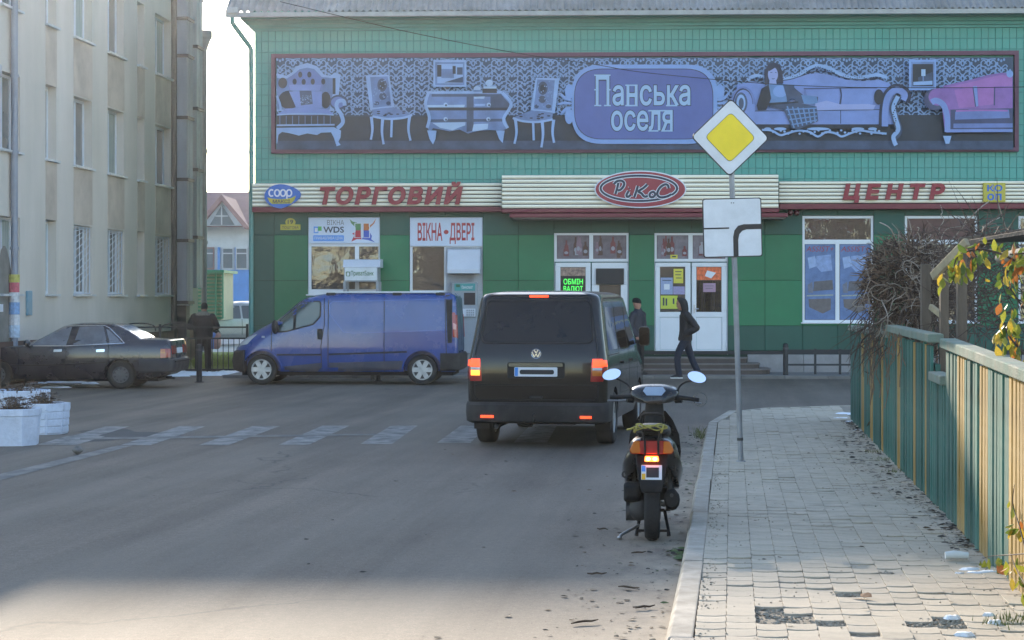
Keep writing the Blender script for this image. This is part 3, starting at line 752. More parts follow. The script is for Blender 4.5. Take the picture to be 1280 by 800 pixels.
def wall_holes(mb, x0, x1, z0, z1, holes, y=0., depth=.2):
    xs = sorted({x0, x1, *[h[0] for h in holes], *[h[1] for h in holes]}); zs = sorted({z0, z1, *[h[2] for h in holes], *[h[3] for h in holes]})
    for i in range(len(xs) - 1):
        for j in range(len(zs) - 1):
            cx, cz = (xs[i] + xs[i + 1]) / 2, (zs[j] + zs[j + 1]) / 2
            if any(h[0] < cx < h[1] and h[2] < cz < h[3] for h in holes): continue
            mb.add([(xs[i], y, zs[j]), (xs[i + 1], y, zs[j]), (xs[i + 1], y, zs[j + 1]), (xs[i], y, zs[j + 1])], [(0, 1, 2, 3)])
    for (a, b, c, d) in holes:
        e = y + depth
        mb.add([(a, y, c), (b, y, c), (b, y, d), (a, y, d), (a, e, c), (b, e, c), (b, e, d), (a, e, d)], [(0, 4, 5, 1), (1, 5, 6, 2), (2, 6, 7, 3), (3, 7, 4, 0)])
OPEN = {'w1': (385, 475, 271.5, 368), 'w2': (512, 603.5, 271.5, 443), 'd1': (692.5, 786, 291, 443), 'd2': (818, 910, 291, 443), 'w3': (1003, 1092, 269.5, 403), 'w4': (1131, 1222, 269.5, 403), 'w5': (1273, 1365, 269.5, 403)}
OPR = {k: prect(*v) for k, v in OPEN.items()}
zSill = fz(438); zTop = fz(262); zCor = fz(38, 0, 500)
w = fb_(); wall_holes(w, xL, xR, .0, zTop, list(OPR.values()), 0, .22); w.build('wall', M_BACK, B)
w = fb_(); xU = fx(318.5)
w.box(xL, xR, .23, 16, -.1, zTop - .002); w.box(xU, xR, .012, 16, zTop, zCor + .2); w.build('wall', M_TEALC, B)

# composite panels of the ground floor, each its own piece
PX = [313.5, 343, 385, 430, 475, 512, 557, 603.5, 648, 692.5, 739, 786, 818, 864, 910, 956, 1003, 1047, 1092, 1131, 1176, 1222, 1273, 1319, 1365, 1420, 1480, 1545]
PY = [262, 293.5, 350.5, 407, 438]
for i in range(len(PX) - 1):
    for j in range(4):
        x0, x1 = fx(PX[i]), fx(PX[i + 1]); z0, z1 = fz(PY[j + 1]), fz(PY[j])
        for (ha, hb, hc, hd) in OPR.values():                   # trim against the openings
            if x0 < hb - .05 and x1 > ha + .05 and z0 < hd - .02 and z1 > hc + .02:
                if hd < z1 - .03: z0 = hd
                elif hc > z0 + .03: z1 = hc
                else: z0 = z1
        if z1 - z0 < .05: continue
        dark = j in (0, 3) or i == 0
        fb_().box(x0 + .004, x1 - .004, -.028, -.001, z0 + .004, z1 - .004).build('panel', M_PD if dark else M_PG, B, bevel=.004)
fb_().box(xL, xR, -.035, 0, zSill - .09, zSill - .01).build('base_strip', M_IRON, B)
# concrete plinth blocks
for a, b in ((313.5, 420), (420, 520), (520, 605), (934, 1004), (1004, 1064), (1064, 1130), (1130, 1210), (1210, 1300), (1300, 1420), (1420, 1560)):
    fb_().box(fx(a) + .004, fx(b) - .004, -.075, -.002, -.05, zSill - .095).build('plinth_block', M_CONC, B, bevel=.008)

# upper wall tiles with recessed joints (real relief, far too many to lift one by one)
tl = fb_(); TWd = .1705; THt = .262
BAN = prect(340, 1272, 191, 66)
def tiles(z0, z1):
    nx = int((xR - xU) / TWd)
    z = z1
    while z > z0 + .02:
        zb = max(z - THt, z0)
        for i in range(nx):
            a = xU + i * TWd
            if a > BAN[0] + .1 and a + TWd < BAN[1] - .1 and z < BAN[3] - .1 and zb > BAN[2] + .1: continue
            o = random.uniform(-.0025, .0025)
            tl.add([(a + .006, .012, zb + .006), (a + TWd - .006, .012, zb + .006), (a + TWd - .006, .012, z - .006), (a + .006, .012, z - .006),
                    (a + .009, -.004 + o, zb + .009), (a + TWd - .009, -.004 + o, zb + .009), (a + TWd - .009, -.004 - o, z - .009), (a + .009, -.004 - o, z - .009)],
                   [(4, 5, 6, 7), (0, 1, 5, 4), (1, 2, 6, 5), (2, 3, 7, 6), (3, 0, 4, 7)])
        z = zb
tiles(zTop + .25, zCor)
tag(tl.build('tile', M_TEAL, B), kind='stuff')
fb_().add([(xU, .0105, zTop), (xR, .0105, zTop), (xR, .0105, zCor), (xU, .0105, zCor)], [(0, 1, 2, 3)]).build('grout', M_GROUT, B)

# stepped cornice, eave, corrugated roof, gutter and downpipe
zE = fz(11, .6, 790)
cz = [(0, zCor), (.05, zCor), (.05, zCor + .07), (.12, zCor + .07), (.12, zCor + .15), (.2, zCor + .15), (.2, zCor + .24), (.3, zCor + .24), (.3, zCor + .33), (.42, zCor + .37), (.42, zE - .04)]
c = fb_(); c.loft([[(xU - e, -e, z), (xR + e, -e, z), (xR + e, 16 + e, z), (xU - e, 16 + e, z)] for e, z in cz]); c.build('cornice', M_TEALC, B)
rf = fb_(); n = 480; x0r, x1r = xU - .62, xR + .6; RIDGE_Z = 14.75
def roofrow(y, z): return [(x0r + (x1r - x0r) * i / n, y, z + .032 * math.sin(6.283 * (x0r + (x1r - x0r) * i / n) / .165)) for i in range(n + 1)]
rows = [roofrow(-.62, zE), roofrow(3.7, zE + (RIDGE_Z - zE) * .5), roofrow(8.0, RIDGE_Z), roofrow(12.4, zE + (RIDGE_Z - zE) * .5), roofrow(16.6, zE)]
low = [[(p[0], p[1], p[2] - .03) for p in r] for r in rows]
vs = [p for r in rows for p in r] + [p for r in low for p in r]; m_ = n + 1; k5 = 5 * m_
fsx = [(r * m_ + i, r * m_ + i + 1, (r + 1) * m_ + i + 1, (r + 1) * m_ + i) for r in range(4) for i in range(n)]
fsx += [tuple(k5 + q for q in f[::-1]) for f in fsx] + [(i, k5 + i, k5 + i + 1, i + 1) for i in range(n)] + [(4 * m_ + i + 1, k5 + 4 * m_ + i + 1, k5 + 4 * m_ + i, 4 * m_ + i) for i in range(n)]
rf.add(vs, fsx); rf.build('roof', M_SLATE, B, smooth=60)
for xg in (xU, xR):
    fb_().prism([(-.45, zE - .05), (16.45, zE - .05), (8, RIDGE_Z - .1)], xg - .02 if xg == xR else xg, (xg if xg == xR else xg + .02), 'yz').build('gable', M_TEALC, B, fix=True)
M_GUT = mat('zinc_gutter', (.3, .32, .34), .45, metal=.5, var=.15)
g = fb_(); g.prism([(-.7, zE - .05), (-.69, zE - .16), (-.58, zE - .16), (-.57, zE - .05), (-.585, zE - .05), (-.595, zE - .145), (-.675, zE - .145), (-.685, zE - .05)], x0r + .02, x1r, 'yz'); g.build('gutter', M_GUT, B, fix=True)
def dp(px, py, d): t, z = fp(px, py, d); return (t, -d, z)
g = fb_(); g.box(fx(284, .62), fx(298.5, .62), -.75, -.52, fz(17.5, .62, 290), fz(9.5, .62, 290)); g.build('gutter_end', M_GUT, B, bevel=.015)
M_PIPE = mat('teal_pipe', (.1, .26, .235), .5, var=.12, vscale=2)
g = fb_(); g.tube([dp(290.5, 16, .62), dp(290.5, 28, .62), dp(292, 31, .6), dp(312, 58, .2), dp(313.8, 62, .16), dp(314, 130, .14), dp(314, 262, .14), dp(314, 455, .14)], .058, 12); g.build('downpipe', M_PIPE, B, smooth=50)
for py in (80, 130, 190, 240): 
    q = dp(314, py, .14); fb_().tube([(q[0], q[1], q[2] - .02), (q[0], q[1], q[2] + .02)], .07, 12).build('pipe_clamp', M_PIPE, B)

# fascia: three lightboxes of metal slats
def fascia(px0, px1, py0, py1, d, ns):
    x0, x1, z0, z1 = prect(px0, px1, py1, py0, d); z0, z1 = min(z0, z1), max(z0, z1)
    fb_().box(x0 + .01, x1 - .01, -d + .03, -.036, z0, z1).build('fascia_box', M_IRON, B)
    h = (z1 - z0) / ns
    for i in range(ns):
        a = z0 + i * h
        s = fb_(); s.prism([(-d + .03, a + .013), (-d - .002, a + .016), (-d - .018, a + h * .5), (-d - .002, a + h - .009), (-d + .03, a + h - .006)], x0, x1, 'yz')
        s.build('slat', M_GOLD, B, fix=True)
    return x0, x1, z0, z1
fascia(315.5, 627, 228.8, 258.5, .28, 6)
fascia(627.5, 973, 218.5, 260.5, .62, 8)
fascia(974, 1560, 226, 254, .28, 6)
for a, b, y0, y1, d in ((315, 627, 258.8, 264.8, .32), (974, 1560, 254.3, 261, .32)):
    x0, x1, z0, z1 = prect(a, b, y1, y0, d); fb_().box(x0, x1, -d, -.037, z0, z1).build('fascia_trim', M_TRIM, B, bevel=.01)
x0, x1, z0, z1 = prect(627, 974, 265.5, 260.8, .66); fb_().box(x0, x1, -.66, -.036, z0, z1).build('fascia_trim', M_TRIM, B, bevel=.01)
x0, x1, z0, z1 = prect(637, 985, 271.5, 266.5, .95); fb_().box(x0, x1, -.95, -.036, z0, z1 - .002).build('canopy', M_TRIM, B, bevel=.01)
x0, x1, z0, z1 = prect(640, 982, 273, 271.5, .9); fb_().box(x0, x1, -.9, -.036, z0 - .01, z1 - .003).build('canopy_soffit', mat('soffit', (.16, .13, .12), .7), B)
for px in (988, 996):                               # two small lamps under the right fascia
    x, z = fp(px, 266, .2); fb_().ball((x, -.2, z), .07, 12, 8).build('lamp_globe', mat('dark_red_globe', (.08, .02, .02), .4), B, smooth=60)

# windows and doors -------------------------------------------------------------
def bars(mb, rects, y0, y1):
    for (a, b, c, d) in rects: mb.box(a, b, y0, y1, c, d)
def window(key, panes, sill=True, glass=None, voids=()):
    """panes: pixel boxes of the glass inside the opening"""
    x0, x1, z0, z1 = OPR[key]; m = fb_()
    rects = [prect(p[0], p[1], p[3], p[2]) for p in panes]
    bars(m, frame_rects((x0 + .003, x1 - .003, z0 + .003, z1 - .003), rects + [prect(p[0], p[1], p[3], p[2]) for p in voids]), .03, .1)
    wd_ = m.build('window', M_PVC, B, bevel=.006)
    for r in rects: fb_().box(r[0] - .01, r[1] + .01, .07, .085, r[2] - .01, r[3] + .01).build('pane', glass or M_GLASS, wd_)
    if sill: fb_().box(x0 - .04, x1 + .04, -.09, .06, z0 - .03, z0 + .002).build('sill', M_PVC, wd_, bevel=.006)
    return wd_
def frame_rects(o, holes):
    xs = sorted({o[0], o[1], *[h[0] for h in holes], *[h[1] for h in holes]}); zs = sorted({o[2], o[3], *[h[2] for h in holes], *[h[3] for h in holes]}); out = []
    for j in range(len(zs) - 1):
        run = None
        for i in range(len(xs) - 1):
            cx, cz_ = (xs[i] + xs[i + 1]) / 2, (zs[j] + zs[j + 1]) / 2
            solid = not any(h[0] < cx < h[1] and h[2] < cz_ < h[3] for h in holes)
            if solid: run = [xs[i] if run is None else run[0], xs[i + 1]]
            if run and (not solid or i == len(xs) - 2): out.append((run[0], run[1], zs[j], zs[j + 1])); run = None
    return out
# prect argument order is (left, right, lower row, upper row)
window('w1', [(389, 443.5, 308, 361.5), (448.5, 473, 308, 361.5)])
window('w2', [(515.5, 555, 308.5, 363), (515.5, 555, 368, 440)], sill=False)
M_PRINT = glass_mat('printed_glass', (.10, .075, .085), .05)
def pvc_door(px0, px1, py0, py1, gl, lower, hinge_right, handle_px):
    x0, x1, z0, z1 = prect(px0, px1, py1, py0)
    g = prect(gl[0], gl[1], gl[3], gl[2]); holes = [g]
    m = fb_(); bars(m, frame_rects((x0 + .004, x1 - .004, z0 + .004, z1 - .004), holes + ([prect(lower[0], lower[1], lower[3], lower[2])] if lower else [])), .02, .09)
    d = m.build('door', M_PVC, B, bevel=.008)
    fb_().box(g[0] - .01, g[1] + .01, .05, .065, g[2] - .01, g[3] + .01).build('pane', M_GLASS, d)
    if lower:
        l_ = prect(lower[0], lower[1], lower[3], lower[2]); fb_().box(l_[0] + .006, l_[1] - .006, .04, .06, l_[2] + .006, l_[3] - .006).build('lower_panel', M_PVC, d)
    hx, hz = fp(handle_px, 386); h = fb_(); h.box(hx - .02, hx + .02, -.01, .02, hz - .1, hz + .1); h.tube([(hx, -.01, hz), (hx, -.05, hz), (hx + (.1 if hinge_right else -.1), -.055, hz)], .012, 8); h.build('handle', mat('steel', (.6, .6, .62), .3, metal=.9), d, smooth=40)
    hg = fb_()
    for zz in (z0 + .15, z1 - .2): 
        xx = x1 - .012 if hinge_right else x0 + .012; hg.cyl((xx, .0, zz), (xx, .0, zz + .12), .014, n=8)
    hg.build('hinge', M_PVC, d)
    return d
# left entrance: transoms over two leaves
window('d1', [(696, 736.5, 294, 323.5), (741.5, 783, 294, 323.5)], sill=False, glass=M_PRINT, voids=[(693.2, 785.3, 327, 443)])
window('d2', [(821, 860.5, 294, 323.5), (866, 907, 294, 323.5)], sill=False, glass=M_PRINT, voids=[(818.8, 909.2, 327, 443)])
pvc_door(694, 738.5, 328, 443, (700.5, 732, 334, 385), (699, 733, 395, 437), False, 734)
pvc_door(739.5, 785, 328, 443, (749, 776, 356, 385), (745, 779, 395, 437), True, 743.5)
pvc_door(819, 863.5, 328, 443, (825, 856.5, 333.5, 390), (825, 857, 396.5, 437), False, 859)
pvc_door(864.5, 909, 328, 443, (870.5, 902, 333.5, 390), (870.5, 902.5, 396.5, 437), True, 868)
window('w3', [(1006, 1089, 273, 299.5), (1006, 1044.5, 305, 400), (1049.5, 1089, 305, 400)])
window('w4', [(1134, 1219, 273, 299.5), (1134, 1174, 305, 400), (1179, 1219, 305, 400)])
window('w5', [(1276, 1362, 273, 299.5), (1276, 1316, 305, 400), (1321, 1362, 305, 400)])

# entrance steps with rounded ends
def step(px1, d, z, r):
    x0 = fx(606, d); x1 = fx(px1, d); s = fb_()
    pts = [(x0, -.08), (x0, -d)] + [(x1 - r + r * math.sin(R(a)), -d + r - r * math.cos(R(a))) for a in range(0, 91, 15)] + [(x1, -.08)]
    s.prism(pts, -.05, z - .03, 'xy'); o = s.build('step', M_RISER, B)
    s = fb_(); pts = [(p[0] + (.02 if i > 1 else 0), p[1] - (.02 if p[1] < -.1 else 0)) for i, p in enumerate(pts)]
    s.prism(pts, z - .03, z, 'xy'); s.build('tread', M_STEP, o, bevel=.006)
step(936, 1.0, .43, .5); step(952, 1.36, .30, .6); step(966, 1.72, .18, .7)

# pavement along the shops
fpv = fb_(); fpv.box(xL - .2, xR, -2.55, -.005, -.05, .055); fpv.build('shop_pavement', M_FLAG, None, origin=FM.copy())['kind'] = 'structure'
M_FKERB = mat('far_kerb_stone', (.17, .16, .15), .9, var=.2, vscale=3, orand=.15)
ek = tag(fb_().box(xL - .2, xR, -2.64, -2.56, -.06, .02).build('far_kerb', M_KERB, None, origin=FM.copy()), kind='structure')
x = xL - .2
while x < xR - .5:
    fb_().box(x + .004, x + .996, -2.7, -2.551, -.06, .07).build('kerb_stone', M_FKERB, ek, bevel=.012); x += 1.0
# ================================================================ SIGNS ON THE FACADE
M_RED = mat('sign_red', (.27, .018, .03), .45, var=.08, vscale=3)
M_WHITE = mat('sign_white', (.7, .72, .78), .45, var=.04)
M_NAVY = mat('sign_navy', (.02, .03, .06), .5)
M_BLUE = mat('sign_blue', (.035, .14, .5), .45, var=.06)
M_YELLOW = mat('sign_yellow', (.5, .42, .05), .5, var=.08)
M_SKYB = mat('sign_sky', (.12, .32, .75), .5)
M_GREY = mat('sign_grey', (.14, .14, .15), .5)
def sign(name, label, px, py, d, cat='sign', group=None):
    t, z = fp(px, py, d); return thing(name, label, cat, M=FM @ Matrix.Translation((t, -d, z)), group=group)
def ptext(body, px0, px1, py0, py1, d, m, par, name='lettering', depth=0., each=None, **kw):
    x0, x1, z0, z1 = prect(px0, px1, py1, py0, d); return put_text(body, x0, x1, z0, z1, -d, FM, m, par, name, depth, each, **kw)
def ppoly(mb, pts, d): mb.flat([fp(x, y, d) for x, y in pts], -d)
def pbox(px0, px1, py0, py1, d0, d1):
    x0, x1, z0, z1 = prect(px0, px1, py1, py0, d1); return fb_().box(x0, x1, -d1, -d0, z0, z1)
def ribbon(mb, pts, w, d, y=None):                 # flat stroke, pixel coordinates and pixel width
    P = [Vector(p) for p in pts]; L = []; Rr = []; k = len(P)
    for i in range(k):
        t = (P[min(i + 1, k - 1)] - P[max(i - 1, 0)]); t = t.normalized() if t.length else Vector((1, 0)); nn = Vector((-t.y, t.x)); ww = (w[i] if isinstance(w, list) else w) / 2
        L.append(P[i] + nn * ww); Rr.append(P[i] - nn * ww)
    vs = []
    for a, b in zip(L, Rr):
        q, r_ = fp(a.x, a.y, d), fp(b.x, b.y, d); vs += [(q[0], -d, q[1]), (r_[0], -d, r_[1])]
    fs = []
    for i in range(k - 1):
        a, b, c, e = 2 * i, 2 * i + 1, 2 * i + 3, 2 * i + 2
        A, Bv, Cv = Vector(vs[a]), Vector(vs[b]), Vector(vs[c])
        fs.append((a, b, c, e) if (Bv - A).cross(Cv - A).y < 0 else (e, c, b, a))
    mb.add(vs, fs)
def ell(cx, cy, rx, ry, n=32): return [(cx + rx * math.cos(6.28318 * i / n), cy + ry * math.sin(6.28318 * i / n)) for i in range(n)]
def pprism(pts, d0, d1):
    m = fb_(); m.prism([fp(x, y, d1) for x, y in pts], -d1, -d0); return m

s = sign('fascia_lettering', 'red slanted raised word ТОРГОВИЙ on the left gold fascia', 490, 256, .3)
ptext('ТОРГОВИЙ', 400, 579, 227.5, 256, .3, M_RED, s, depth=.07, each='letter', shear=.2, offset=.05, space=.1)
s = sign('fascia_lettering', 'red slanted raised word ЦЕНТР on the right gold fascia', 1116, 252, .3)
ptext('ЦЕНТР', 1053, 1181, 229.5, 253.5, .3, M_RED, s, depth=.07, each='letter', shear=.18, offset=.055, space=.28)
# egg-shaped blue sign
s = sign('logo_sign', 'blue egg shaped sign with yellow band at the left end of the gold fascia', 352, 260, .33)
egg = []
for i in range(40):
    a = 6.28318 * i / 40; rx = 24.5 if math.cos(a) > 0 else 21; egg.append((351.5 + rx * math.cos(a) * (1 - .0 * math.sin(a)), 245.3 + 15.2 * math.sin(a) * (1 - .28 * max(math.cos(a), 0)) - (2 * max(math.cos(a), 0))))
pprism(egg, .3, .36).build('board', M_BLUE, s)
m = fb_(); ppoly(m, [(334, 246.5), (340, 248.3), (352, 249), (364, 247.5), (370, 244.5), (368, 250), (364, 254.5), (340, 255), (336.5, 252)], .363); m.build('band', M_YELLOW, s)
ptext('МАКСІ', 341, 362.5, 249.6, 254, .366, M_NAVY, s, offset=.02)
m = fb_()
for cx in (339.4, 346.4, 353.8, 361.4):
    pts = ell(cx, 241.2, 3.1, 4.0, 20) if cx > 340 else [(cx + 3.1 * math.cos(R(a)), 241.2 + 4.0 * math.sin(R(a))) for a in range(50, 311, 20)]
    ribbon(m, pts + ([pts[0]] if cx > 340 else []), 1.9, .364)
ribbon(m, [(358.6, 241), (358.6, 248.5)], 1.9, .3645); m.build('lettering', M_WHITE, s)
# square yellow sign
s = sign('logo_sign', 'small yellow square sign with four blue letters at the right end of the fascia', 1243, 252, .32)
pbox(1229, 1257, 228.5, 252.5, .29, .35).build('board', M_YELLOW, s, bevel=.01)
ptext('КО', 1234, 1253, 231, 239.3, .352, M_BLUE, s, offset=.03); ptext('оп', 1234, 1252, 242, 250.5, .352, M_BLUE, s, offset=.03)
# oval red sign with script
s = sign('oval_sign', 'oval dark red sign with black script lettering on the middle fascia', 800, 260, .68)
pprism(ell(800.5, 236.6, 57.5, 23.4, 56), .6, .72).build('rim', M_WHITE, s)
pprism(ell(800.5, 236.6, 56, 22, 56), .7, .726).build('board', mat('oval_red', (.29, .025, .04), .4, var=.07), s)
m = fb_(); ring = ell(798.6, 235.4, 47.8, 15.8, 56); ribbon(m, ring + [ring[0]], 4.6, .729); m.build('ring', M_WHITE, s)
m = fb_(); ribbon(m, ring + [ring[0]], 2.7, .731); m.build('ring', M_NAVY, s)
def q7(pts): return [(740 + x / 10.667, 200 + y / 10.667) for x, y in pts]
SCRIPT = [[(312, 455), (335, 380), (352, 305)], [(292, 322), (330, 285), (390, 276), (428, 305), (420, 350), (385, 392), (345, 408)], [(490, 412), (462, 462), (466, 488), (492, 486), (516, 462)], [(493, 380), (501, 374)],
          [(612, 345), (590, 420), (562, 498)], [(738, 325), (690, 370), (622, 418), (660, 445), (700, 488), (745, 478)], [(840, 440), (815, 425), (780, 440), (768, 470), (785, 495), (820, 490), (842, 462), (838, 440)],
          [(1022, 378), (1012, 338), (975, 325), (920, 355), (880, 410), (872, 458), (895, 490), (945, 498), (1010, 482), (1060, 455)]]
mw, mk = fb_(), fb_()
for st in SCRIPT:
    pts = [tuple(v) for v in catmull([Vector(p) for p in q7(st)], 5)]
    ribbon(mw, pts, 4.6, .734); ribbon(mk, pts, 3.0, .737)
mw.build('lettering_edge', M_WHITE, s); mk.build('lettering', M_NAVY, s)
# house number
s = sign('house_number_plate', 'small yellow house number plate 19 ПОШТОВА left of the first window', 363, 287, .04)
pprism(ell(363, 277.7, 6.4, 5), .029, .044).build('number_board', M_YELLOW, s); pbox(350.5, 375.5, 280.5, 287.5, .029, .042).build('street_board', M_YELLOW, s)
ptext('19', 359.6, 366.4, 274.8, 280.2, .0455, M_NAVY, s, offset=.02); ptext('ПОШТОВА', 352.5, 373.5, 282.6, 286, .0435, M_NAVY, s, offset=.01)
# window shop board over the first window
M_PALE = mat('board_pale', (.6, .66, .78), .45, var=.04)
s = sign('shop_board', 'white board with coloured window picture and lettering above the first window', 430, 304, .02)
pbox(385.8, 474.3, 272, 304, -.02, .02).build('board', M_PALE, s)
ptext('ВІКНА', 409, 430, 275, 281.2, .023, M_GREY, s)
ptext('WDS', 404, 430, 283.2, 291, .023, M_NAVY, s, offset=.025)
m = fb_(); ppoly(m, [(392, 283.2), (398, 283.2), (398, 291.5), (392, 291.5)], .022); m.build('logo', M_SKYB, s)
m = fb_(); ppoly(m, [(397.5, 283), (402, 283), (402, 288.5), (397.5, 288.5)], .0235); m.build('logo', mat('logo_green', (.12, .4, .1), .5), s)
m = fb_(); ppoly(m, [(393.5, 285), (397, 285), (397, 290), (393.5, 290)], .0245); m.build('logo', M_WHITE, s)
m = fb_(); ppoly(m, rpoly([(391.5, 294), (430, 294), (430, 301.5), (391.5, 301.5)], 1), .022); m.build('price_band', M_SKYB, s)
ptext('ПРИВАБЛИВА ЦІНА', 393, 428.5, 295.8, 300, .024, M_WHITE, s)
SPL = [('splash_green', (.12, .25, .1), [(437, 274), (441, 277), (446, 278), (450, 290), (444, 284), (439, 279)]), ('splash_orange', (.55, .16, .04), [(470, 273), (466, 279), (462, 282), (458, 290), (463, 284), (468, 279)]), ('splash_red', (.5, .03, .05), [(439, 302), (443, 294), (440, 292), (449, 288), (452, 299), (446, 299)]), ('splash_blue', (.05, .1, .45), [(452, 299), (461, 288), (465, 295), (464, 299), (469, 303), (460, 300)])]
for nm, c_, pts in SPL:
    m = fb_(); ppoly(m, pts, .022); m.build('splash', mat(nm, c_, .5), s)
for (a, b, y0, y1, c_) in ((444.5, 451, 279.5, 288, 'splash_green'), (444.5, 451, 288, 296.5, 'splash_red'), (454.5, 461, 279.5, 288, 'splash_orange'), (454.5, 461, 288, 296.5, 'splash_blue')):
    m = fb_(); ppoly(m, [(a, y0), (b, y0), (b, y1), (a, y1)], .025); m.build('pane_picture', MATS[c_], s)
m = fb_()
for (a, b) in ((443.5, 452), (453.5, 462)):
    rr = [(a, 279), (b, 279), (b, 297), (a, 297), (a, 279)]; ribbon(m, rr, 1.1, .027)
m.build('frame_picture', M_WHITE, s)
# ВІКНА • ДВЕРІ
s = sign('shop_board', 'white board with red condensed lettering ВІКНА ДВЕРІ above the cash machine', 557, 308, .02)
pbox(512.6, 603, 272, 307.5, -.02, .02).build('board', M_PALE, s)
M_RED2 = mat('poster_red', (.4, .03, .035), .5)
ptext('ВІКНА', 522, 553, 278.5, 301, .023, M_RED2, s, offset=.02); ptext('ДВЕРІ', 562, 593, 278.5, 305, .023, M_RED2, s, offset=.02)
m = fb_(); ppoly(m, ell(557.7, 290, 3, 2.7), .023); m.build('dot', M_RED2, s)

# cash machine in the second opening
a = sign('cash_machine', 'grey white cash machine with pale hood under the ВІКНА ДВЕРІ board', 578, 443, .05, 'cash machine')
M_ATM = mat('atm_white', (.6, .63, .7), .45, var=.05); M_ATMG = mat('atm_grey', (.3, .33, .37), .5, var=.1)
pbox(557, 602.8, 309, 442.5, -.09, -.03).build('back_panel', M_ATM, a)
x0, x1, z0, z1 = prect(559.5, 600.5, 342, 311, .1)
h = fb_(); h.prism([(.03, z1), (-.12, z1 - .03), (-.36, z0 + .1), (-.36, z0), (.03, z0)], x0, x1, 'yz'); h.build('hood', M_ATM, a, bevel=.01, fix=True)
fb_().prism([(-.125, z1 - .02), (-.365, z0 + .11), (-.365, z0), (-.35, z0), (-.34, z0 + .1), (-.1, z1 - .035)], x1, x1 + .03, 'yz').build('hood_edge', M_ATMG, a, fix=True)
pbox(564, 597, 352.5, 442, -.03, .12).build('cabinet', M_ATMG, a, bevel=.02)
pbox(568, 594, 354.5, 363.5, .12, .14).build('header', mat('atm_teal', (.06, .3, .3), .4), a)
m = fb_(); ppoly(m, [(570, 355.5), (575, 355.5), (575, 359), (570, 359)], .142); m.build('logo', mat('atm_logo', (.02, .12, .05), .5), a)
ptext('банкомат', 577, 591, 356.5, 361, .142, M_WHITE, a)
pbox(580, 594, 366, 381, .12, .135).build('screen', mat('screen_dark', (.03, .03, .04), .2), a, bevel=.005)
k = pbox(567, 594, 386, 396, .12, .2).build('keypad_shelf', M_ATM, a, bevel=.01)
for i in range(4):
    for j in range(3): pbox(583 + 2.6 * i, 585 + 2.6 * i, 387 + 2.8 * j, 389 + 2.8 * j, .2, .21).build('key', M_ATMG, k)
# payment kiosk in front of the first window
kz = sign('payment_kiosk', 'grey payment kiosk with sloped roof and white bank sign in front of the first window', 453, 460, .9, 'kiosk')
D = .9
def kb(a, b, y0, y1, d0, d1): return pbox(a, b, y0, y1, d0, d1)
x0, x1, z0, z1 = prect(430, 472, 333, 324.5, D); zb = fz(352, D)
h = fb_(); h.prism([(-.15, z1 + .02), (-D + .12, z1), (-D - .02, z0), (-D - .02, z0 - .03), (-.15, z0 - .03)], x0 - .03, x1 + .06, 'yz'); h.build('roof', M_ATM, kz, bevel=.01, fix=True)
fb_().box(x0, x1, -D, -.2, zb, z0 - .035).build('header_box', M_ATMG, kz)
kb(431, 471, 334.5, 350.5, D, D + .02).build('sign_panel', mat('kiosk_white', (.68, .72, .74), .5), kz)
ptext('ПриватБанк', 438.5, 467, 338.5, 346, D + .023, mat('bank_green', (.04, .16, .04), .5), kz, offset=.01)
m = fb_(); ribbon(m, [(433, 340), (437, 340), (437, 345), (433, 345), (433, 340)], 1.1, D + .023); m.build('logo', MATS['bank_green'], kz)
for px in (430.6, 471.4):
    x = fx(px, D); fb_().box(x - .03, x + .03, -D, -D + .06, .055, zb).build('post', M_ATMG, kz); fb_().box(x - .03, x + .03, -.26, -.2, .055, zb).build('post', M_ATMG, kz)
fb_().box(fx(434, D), fx(468, D), -D + .1, -.3, .055, zb - .55).build('terminal', M_ATMG, kz, bevel=.02)

# stickers and posters in the doors and windows
def poster(name, label, px0, px1, py0, py1, m, d=-.045, marks=(), cat='poster', group=None):
    t = sign(name, label, (px0 + px1) / 2, py1, d, cat, group); pbox(px0, px1, py0, py1, d - .004, d).build('sheet', m, t)
    n = 0
    for (pts, mm) in marks:
        q = fb_(); n += 1; ppoly(q, pts, d + .002 + .0012 * n); q.build('print', mm, t)
    return t
M_YP = mat('yellow_paper', (.68, .6, .08), .6, var=.08); M_PP = mat('pink_paper', (.42, .26, .36), .6); M_BP = mat('blue_paper', (.3, .36, .55), .6, var=.15, vscale=30)
M_OR = mat('orange_print', (.72, .15, .05), .5, var=.5, vscale=14); M_OLV = mat('olive_print', (.15, .13, .03), .5, var=.6, vscale=10)
Mk = M_NAVY
poster('poster', 'yellow paper notice high in the left leaf of the right entrance', 842, 854, 336, 354, M_YP, marks=[([(844, 339), (852, 339), (852, 340), (844, 340)], Mk), ([(844, 343), (851, 343), (851, 344), (844, 344)], Mk), ([(845, 347), (852, 347), (852, 348), (845, 348)], Mk)])
poster('poster', 'pale blue paper notice in the left leaf of the right entrance', 825.8, 841, 347, 368, M_BP, marks=[([(828, 350), (839, 350), (839, 351), (828, 351)], Mk), ([(830, 355), (837, 355), (837, 362), (830, 362)], M_WHITE)])
poster('poster', 'lilac paper notice beside the pale blue one in the door', 841.5, 856, 358, 368, mat('lilac_paper', (.33, .3, .5), .6, var=.2, vscale=25))
poster('poster', 'yellow green poster with dark bottles low in the left leaf of the right entrance', 825.8, 847, 369.5, 386, mat('lime_paper', (.55, .6, .07), .6, var=.12), marks=[([(828.5, 372), (830.5, 372), (830.5, 382), (828.5, 382)], Mk), ([(832, 373), (834, 373), (834, 382), (832, 382)], Mk), ([(841, 373), (843, 373), (843, 380), (841, 380)], Mk)])
poster('poster', 'orange and olive pictures filling the right leaf of the right entrance', 871, 901.5, 334, 350, M_OR, -.048, marks=[([(884, 338), (895, 341), (889, 348), (881, 345)], M_WHITE)])
